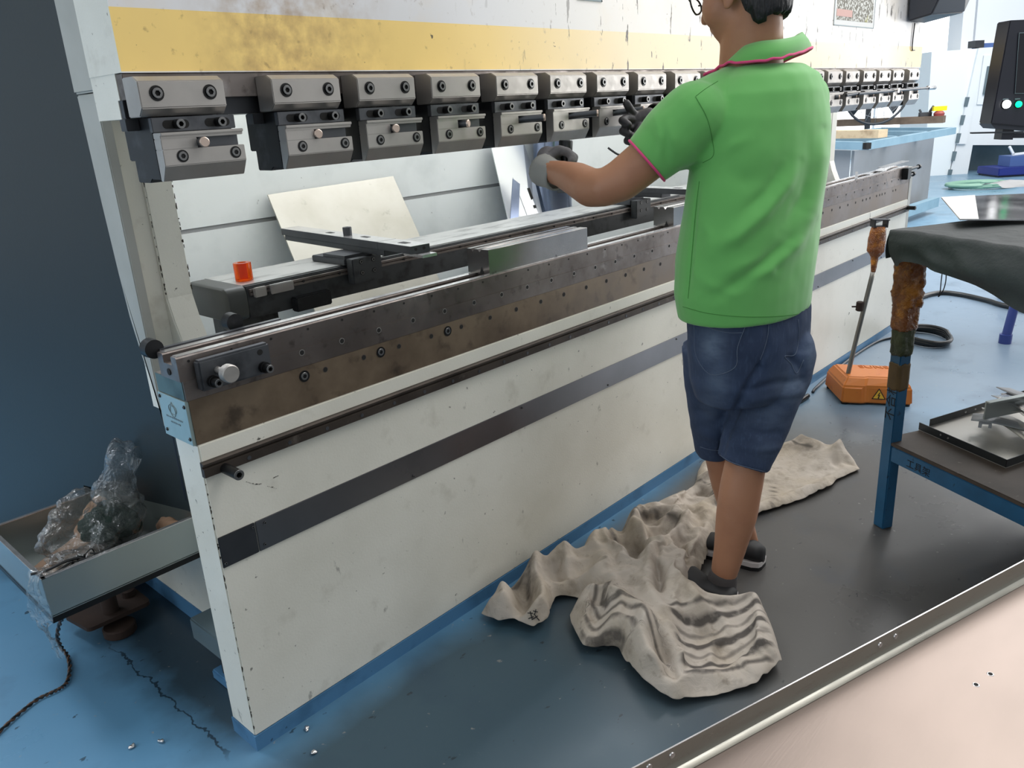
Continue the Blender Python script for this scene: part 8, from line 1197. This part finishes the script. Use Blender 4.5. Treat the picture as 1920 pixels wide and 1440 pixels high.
rt = onz(1240, 1080, 0); cv = q.build('canvas_cover', MT['canvas'], root=rt, smooth=True, fix=False)
so = cv.modifiers.new('t', 'SOLIDIFY'); so.thickness = .0018; ss = cv.modifiers.new('s', 'SUBSURF'); ss.levels = ss.render_levels = 2
tag(cv, 'dirty off white canvas cover crumpled on the floor at the worker\'s feet', 'canvas')
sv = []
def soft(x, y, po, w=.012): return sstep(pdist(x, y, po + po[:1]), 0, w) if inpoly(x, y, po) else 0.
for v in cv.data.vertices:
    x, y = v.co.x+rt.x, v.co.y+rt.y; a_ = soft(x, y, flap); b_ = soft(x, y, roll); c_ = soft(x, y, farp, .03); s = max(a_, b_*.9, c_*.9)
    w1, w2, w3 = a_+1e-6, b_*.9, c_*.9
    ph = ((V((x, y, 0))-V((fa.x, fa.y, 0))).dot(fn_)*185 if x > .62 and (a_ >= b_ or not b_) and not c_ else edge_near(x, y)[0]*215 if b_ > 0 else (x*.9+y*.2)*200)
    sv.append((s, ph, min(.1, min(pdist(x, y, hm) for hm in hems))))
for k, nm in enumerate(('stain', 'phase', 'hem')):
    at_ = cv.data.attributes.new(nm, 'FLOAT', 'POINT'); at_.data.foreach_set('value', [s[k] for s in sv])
CB = bvh_of(cv); zc7 = lambda l: [(880+x/4., 860+y/4.) for x, y in l]
q = MB()
for l in ([(438,1158),(476,1160)],[(455,1145),(470,1202)],[(443,1200),(482,1184)],[(478,1142),(512,1150)],[(500,1130),(488,1172)],[(484,1164),(526,1214)],[(468,1208),(512,1180)]):
    hs = [hit(CB, *p, .003) for p in zc7([tuple(V(l[0]).lerp(V(l[1]), k/5.)) for k in range(6)])]; hs = [h for h in hs if h]
    if len(hs) > 1: q.tube(hs, .0012, 6)
q.build('handwriting', MT['ink'], cv)
# ================================================================ far side of the workshop
def FP(x, y, D): return onp(x, y, CAM + FH*D, FH)     # point on the upright plane D metres ahead
def slab(name, poly, D, th, mat, parent=None, root=None, bevel=0.):
    pts = [FP(x, y, D) for x, y in poly]; q = MB(); q.prism(pts, FH*th); return q.build(name, mat, parent, bevel=bevel, root=root)
# blue rack with sheets
zt_ = .90; ca, cb_, cc_ = onz(1787, 239, zt_), onz(1623, 266, zt_), onz(1480, 263, zt_)
bx = onz(1700, 228, zt_)
rk_ = thing('storage_rack', (cb_.x, cb_.y, 0), 'blue steel rack table standing beyond the right end of the press', 'rack')
for a, b in ((cb_, ca), (cb_, cc_), (ca, ca+(cc_-cb_)), (cc_, cc_+(ca-cb_)), (cb_.lerp(ca,.35), cc_+(ca-cb_)*.35), (cb_.lerp(ca,.7), cc_+(ca-cb_)*.7)): MB().bar(a-V((0,0,.035)), b-V((0,0,.035)), .07, .07).build('top_rail', MT['rack'], rk_)
for a in (cb_.lerp(ca,.03), cb_.lerp(ca,.46), cb_.lerp(ca,.90), cb_.lerp(cc_,.95), cc_+(ca-cb_)*.9): a = a.copy(); MB().bar(V((a.x,a.y,0)), V((a.x,a.y,zt_-.07)), .10, .10).build('leg', MT['rack'], rk_)
for a, b in ((cb_.lerp(ca,.06), cb_.lerp(ca,.87)),): MB().bar(V((a.x,a.y,.12)), V((b.x,b.y,.12)), .08, .10).build('low_rail', MT['rack'], rk_)
q = MB(); e = (cb_-cc_).normalized(); q.bar(cb_-V((0,0,.035))+e*.0, cb_-V((0,0,.035))+e*.045, .055, .055); q.build('tube_end', MT['hole'], rk_)
off = FH*.22
a, b, c_ = V((ca.x,ca.y,0)).lerp(V((cb_.x,cb_.y,0)),.10)+off, V((cb_.x,cb_.y,0))+off, V((cc_.x,cc_.y,0))+off
q = MB(); q.prism([a+V((0,0,.02)), b+V((0,0,.02)), b+V((0,0,.81)), a+V((0,0,.81))], FH*.06); o = q.build('stock_sheets', MT['stock'], root=(a+b)/2); tag(o, 'grey stock sheets standing on edge behind the blue rack\'s right rail', 'sheets')
q = MB(); q.prism([b+FH*.08+V((0,0,.02)), c_+FH*.08+V((0,0,.02)), c_+FH*.08+V((0,0,.81)), b+FH*.08+V((0,0,.81))], FH*.06); o = q.build('stock_sheets', MT['stock'], root=(c_+b)/2); tag(o, 'darker grey stock sheets standing on edge behind the blue rack\'s left rail', 'sheets')
# planks on the rack
def plank(p0, p1, w_, h, mat, lab):
    q = MB(); q.bar(p0+V((0,0,h/2)), p1+V((0,0,h/2)), w_, h); o = q.build('timber_plank', MT[mat], root=p0); return tag(o, lab, 'plank')
zp = zt_+.003
plank(onz(1655, 258, zp), onz(1480, 260, zp), .18, .075, 'palewood', 'short pale weathered plank on the near edge of the blue rack')
p0, p1 = onz(1770, 230, zp), onz(1480, 240, zp); dk = plank(p0, p1, .2, .085, 'plank', 'long dark plank lying across the rear of the blue rack')
zk = zp+.086
a = p0.lerp(p1, .035)+V((0,0,.0855)); q = MB(); q.lathe(a, (0,0,1), [(0,.06),(.03,.065),(.055,.045),(.06,.03)], 18); o = q.build('knob', MT['redknob'], root=a, smooth=.6); tag(o, 'dull red knob on the right end of the dark plank', 'knob'); o.name = 'red_knob'
MB().obox(a-RH*.085-FH*.02+V((0,0,.061)), RH*.17, FH*.04, (0,0,.055)).build('yellow_tag', MT['hiv'], o)
a = p0.lerp(p1, .115)+V((0,0,.0855)); q = MB(); q.bar(a-RH*.08+V((0,0,.025)), a+RH*.07+V((0,0,.025)), .05, .05); q.bar(a-RH*.06+V((0,0,.05)), a-RH*.085+V((0,0,.085)), .02, .02); q.bar(a+RH*.05+V((0,0,.05)), a+RH*.095+V((0,0,.12)), .025, .025); o = q.build('hand_clamp', MT['dull'], root=a); tag(o, 'small dark clamp lying on the dark plank', 'clamp')
# floor fan behind the rack
D = 10.6; fc = FP(1645, 168, D); R_ = (FP(1706,168,D)-fc).length
fan = thing('floor_fan', (fc.x, fc.y, 0), 'large round floor fan with dark blades beyond the press', 'fan')
q = MB(); ring = MB.circ(None, fc, FH, R_, 48); q.tube(ring+[ring[0]], .016, 8, cap=False); q.build('guard_ring', MT['fan'], fan, smooth=True)
q = MB()
for k in range(20):
    a_ = 2*PI*k/20; dv_ = RH*math.cos(a_)+V((0,0,1))*math.sin(a_); q.tube([fc+dv_*.12-FH*.02, fc+dv_*R_*.6-FH*.06, fc+dv_*R_], .0035, 5)
for rr in (.3, .55, .8): c = MB.circ(None, fc-FH*.05, FH, R_*rr, 36); q.tube(c+[c[0]], .003, 5, cap=False)
q.build('wire_guard', MT['stock'], fan, smooth=True)
for k, a_ in enumerate((-.62, -2.55, 1.45)):
    q = MB(); G = []
    for i in range(7):
        t = .14+ (R_*.92-.14)*i/6.; row = []
        for j in range(5):
            an = a_ + (j/4.-.5)*(.62 if i > 1 else .45); row.append(fc + (RH*math.cos(an)+V((0,0,1))*math.sin(an))*t + FH*(.05+.10*(j/4.-.5)))
        G.append(row)
    q.sheet(G); o = q.build('blade', MT['fan'], fan, smooth=True); so = o.modifiers.new('t', 'SOLIDIFY'); so.thickness = .008
MB().lathe(fc-FH*.04, FH, [(0,.07),(.02,.12),(.28,.12),(.32,.06)], 20).build('hub', MT['fan'], fan, smooth=.6)
MB().cyl(V((fc.x,fc.y,.03))+FH*.2, fc+FH*.2, .035).build('post', MT['fan'], fan, smooth=.6); MB().lathe(V((fc.x,fc.y,0))+FH*.2, (0,0,1), [(0,.4),(.03,.38),(.04,.05)], 30).build('base', MT['fan'], fan, smooth=.6)
# white machine cabinet at the right
D = 13.0
mc = thing('machine_cabinet', FP(1830, 345, D)*V((1,1,0)) if False else V((FP(1830,345,D).x, FP(1830,345,D).y, 0)), 'large pale white machine cabinet with a recessed opening at far right', 'machine')
def cab(name, poly, dD, th, mat, **k): return slab(name, poly, D+dD, th, MT[mat], mc, **k)
cab('side_panel', [(1747,97),(1835,91),(1776,338),(1732,340)], 0, .9, 'mblue')
fp_ = cab('front_panel', [(1836,90),(1990,80),(1990,272),(1824,272),(1812,338),(1778,338)], 0, .9, 'mwhite')
cab('front_pillar', [(1835,91),(1846,90),(1812,270),(1795,270)], -.04, .05, 'mwhite')
for k in range(5):
    y = 182 + k*34; x = 1816 - (y-180)*.235; cab('hinge', [(x-2,y),(x+3,y),(x-1.5,y+18),(x-5.5,y+18)], -.05, .05, 'recess')
cab('recess', [(1824,272),(1990,272),(1990,345),(1810,345)], .55, .3, 'recess')
cab('base', [(1736,338),(1815,336),(1812,346),(1732,349)], .02, .9, 'kick'); cab('plinth', [(1812,343),(1990,343),(1990,350),(1812,350)], .0, .7, 'rack')
wn = cab('window_surround', [(1845,104),(1960,98),(1960,196),(1832,196)], -.02, .03, 'mwhite')
w1 = cab('window_rim', [(1853,124),(1960,121),(1960,178),(1844,177)], -.05, .03, 'recess')
cab('window_glass', [(1858,128),(1960,125),(1960,173),(1849,172)], -.06, .012, 'stock')
o = slab('cable_tray', [(1846,81),(1990,74),(1990,84),(1842,90)], D+.1, .3, MT['ctray'], mc); slab('junction_box', [(1829,76),(1846,75),(1845,89),(1828,89)], D+.05, .2, MT['dull'], mc)
# structural column and upper panel
z = FP(1802, 345, 13.6); q = MB(); q.prism([FP(1812,-40,13.6), FP(1834,-40,13.6), V((FP(1834,60,13.6).x, FP(1834,60,13.6).y, 0)), V((FP(1812,60,13.6).x, FP(1812,60,13.6).y, 0))], FH*.4); struct('trim_1', q, MT['column'])
q = MB(); q.prism([FP(1838,-40,13.7), FP(2010,-40,13.7), V((FP(2010,60,13.7).x, FP(2010,60,13.7).y, 0)), V((FP(1838,60,13.7).x, FP(1838,60,13.7).y, 0))], FH*.2); struct('trim_2', q, MT['column'])
q = MB(); q.prism([FP(1776,-6,13.5), FP(1811,0,13.5), FP(1809,14,13.5), FP(1776,8,13.5)], FH*.3); struct('trim_3', q, MT['stock'])
# bins and hoses in front of the cabinet
D2 = 12.2; b0 = V((FP(1900,361,D2).x, FP(1900,361,D2).y, 0)); bn = thing('storage_bin', b0, 'dark blue bin standing in front of the pale machine cabinet', 'bin')
pz = lambda x, y, d: FP(x, y, d)
q = MB(); A_ = FP(1872, 330, D2); B_ = FP(1990, 330, D2); h = A_.z; q.obox(V((A_.x,A_.y,.0)), V((B_.x-A_.x, B_.y-A_.y, 0)), FH*.55, (0,0,h)); q.build('bin_body', MT['bindark'], bn, bevel=.01)
q = MB(); q.obox(V((A_.x,A_.y,h))-RH*.01-FH*.01, V((B_.x-A_.x, B_.y-A_.y, 0)), FH*.57, (0,0,.11)); q.build('bin_rim', MT['bin'], bn, bevel=.01)
q = MB(); A2 = FP(1892, 316, D2+.15); q.obox(V((A2.x,A2.y,h+.112)), RH*.7, FH*.3, (0,0,.15)); o = q.build('small_crate', MT['ctray'], root=(A2.x,A2.y,h+.112)); tag(o, 'small blue crate standing on the dark blue bin', 'crate')
q = MB(); q.bar(V((A2.x,A2.y,h+.28))+RH*.10+FH*.1, V((A2.x,A2.y,h+.40))+RH*.02+FH*.1, .03, .03); q.bar(V((A2.x,A2.y,h+.28))+RH*.08+FH*.1, V((A2.x,A2.y,h+.30))+RH*.4+FH*.1, .03, .03); o = q.build('white_tool', MT['column'], root=V((A2.x,A2.y,h+.264))); tag(o, 'white angled tool lying on the small blue crate', 'tool')
hc = onz(1838, 352, 0); q = MB()
q.tube([hc + V((0,0,.03+.0005*i)) + RH*((.42+.05*math.sin(i*.5))*math.cos(i*.42)) + FH*((.26+.04*math.cos(i*.7))*math.sin(i*.42)) for i in range(75)], .022, 7); o = q.build('hose_coil', MT['hose'], root=hc, smooth=True); tag(o, 'tangled pale green hose heaped before the machine cabinet', 'hose')
# control console on its arm
D3 = 3.9; cs = thing('control_console', FP(1900, 245, D3), 'black control console with glowing white and green buttons at the right edge', 'console')
cp0 = [(1894,38),(2060,30),(2060,250),(1858,232),(1860,222)]
bd_ = slab('console_body', cp0, D3, .10, MT['console'], cs, bevel=.004)
slab('side_edge', [(1890.5,40),(1895.5,38),(1864,231),(1858,229)], D3-.002, .09, MT['mwhite'], cs) if False else None
slab('screen', [(1911,62),(2050,56),(2050,178),(1903,175)], D3-.004, .003, MT['screen'], bd_)
q = MB(); pl_ = [FP(x, y, D3-.005) for x, y in ((1911,62),(2050,56),(2050,178),(1903,175),(1911,62))]; q.tube(pl_, .0016, 5); q.build('screen_border', MT['recess'], bd_)
slab('lower_lip', [(1858,232),(2060,250),(2060,256),(1866,241)], D3+.01, .10, MT['case'], cs)
for x, r, mt, nm, nn in ((1885.5, 7.6, 'lampw', 'white_button', 'white'), (1908, 5.8, 'lampg', 'green_button', 'green')):
    c = FP(x, 195.5, D3); rr = (FP(x+r, 195.5, D3)-c).length; q = MB(); q.lathe(c, -FH, [(0,rr*1.12),(.006,rr*1.1)], 22); bt_ = q.build(nm, MT['hole'], bd_, smooth=.6)
    q = MB(); q.lathe(c-FH*.0061, -FH, [(0,rr),(.008,rr*.92),(.010,rr*.5)], 22); q.build('lens', MT[mt], bt_, smooth=.6)
slab('button_label', [(1880,187.5),(1891,187),(1891,184.5),(1880.5,185)], D3-.003, .002, MT['recess'], bd_); slab('button_label', [(1903,187),(1913,186.5),(1913,184),(1903,184.5)], D3-.003, .002, MT['recess'], bd_)
slab('swivel_mount', [(1881,238),(1902,240),(1899,262),(1877,262)], D3+.02, .06, MT['console'], cs)
slab('arm', [(1877,250),(2300,246),(2300,258),(1876,259)], D3+.03, .05, MT['console'], cs); slab('hand_rail', [(1823,248),(1920,246),(1920,249),(1823,251)], D3-.0, .02, MT['fan'], cs)
pp = FP(2290, 252, D3+.05); MB().cyl(V((pp.x,pp.y,0)), V((pp.x,pp.y,pp.z)), .05).build('floor_post', MT['console'], cs, smooth=.6)
# ================================================================ light, camera
w = bpy.data.worlds.new('sky'); bpy.context.scene.world = w; w.use_nodes = True
w.node_tree.nodes['Background'].inputs[0].default_value = (.93, .97, 1.0, 1); w.node_tree.nodes['Background'].inputs[1].default_value = .5
def area(name, loc, to, sx, sy, e, col=(1,1,1)):
    l = bpy.data.lights.new(name, 'AREA'); l.shape = 'RECTANGLE'; l.size = sx; l.size_y = sy; l.energy = e; l.color = col
    o = bpy.data.objects.new(name, l); C.objects.link(o); o.location = loc; o.rotation_euler = (V(to)-V(loc)).to_track_quat('-Z', 'Y').to_euler(); return o
area('ceiling_lamps', (3.2, -1.2, 4.2), (2.6, -.2, 0), 4.5, 1.6, 100, (1, .98, .95))
area('rear_skylight', (2.0, 2.6, 4.6), (2.0, .9, .8), 6, 2.2, 450, (.92, .96, 1))
area('side_windows', (8.5, -3.6, 2.2), (2.2, -.2, .8), 5, 2.6, 210, (1, .99, .97))
area('left_windows', (-4.6, 1.0, 2.4), (0, .4, .5), 3, 2.2, 42, (.95, 1, 1))
area('far_fill', (10, -.5, 4.6), (10, 1.0, 0), 6, 3, 330)  # unseen fill light, added to brighten the pale cabinet area
cam = bpy.data.cameras.new('camera'); co = bpy.data.objects.new('camera', cam); C.objects.link(co)
co.matrix_world = Matrix(((CR.x, CU.x, -CF.x, CAM.x), (CR.y, CU.y, -CF.y, CAM.y), (CR.z, CU.z, -CF.z, CAM.z), (0, 0, 0, 1)))
cam.sensor_width = 36; cam.sensor_fit = 'HORIZONTAL'; cam.lens = FPX/1920*36; cam.clip_start = .05; cam.clip_end = 60
sc = bpy.context.scene; sc.camera = co
sc.view_settings.view_transform = 'Standard'; sc.view_settings.look = 'None'; sc.view_settings.exposure = .22; sc.view_settings.gamma = 1; sc.view_settings.use_curve_mapping = False
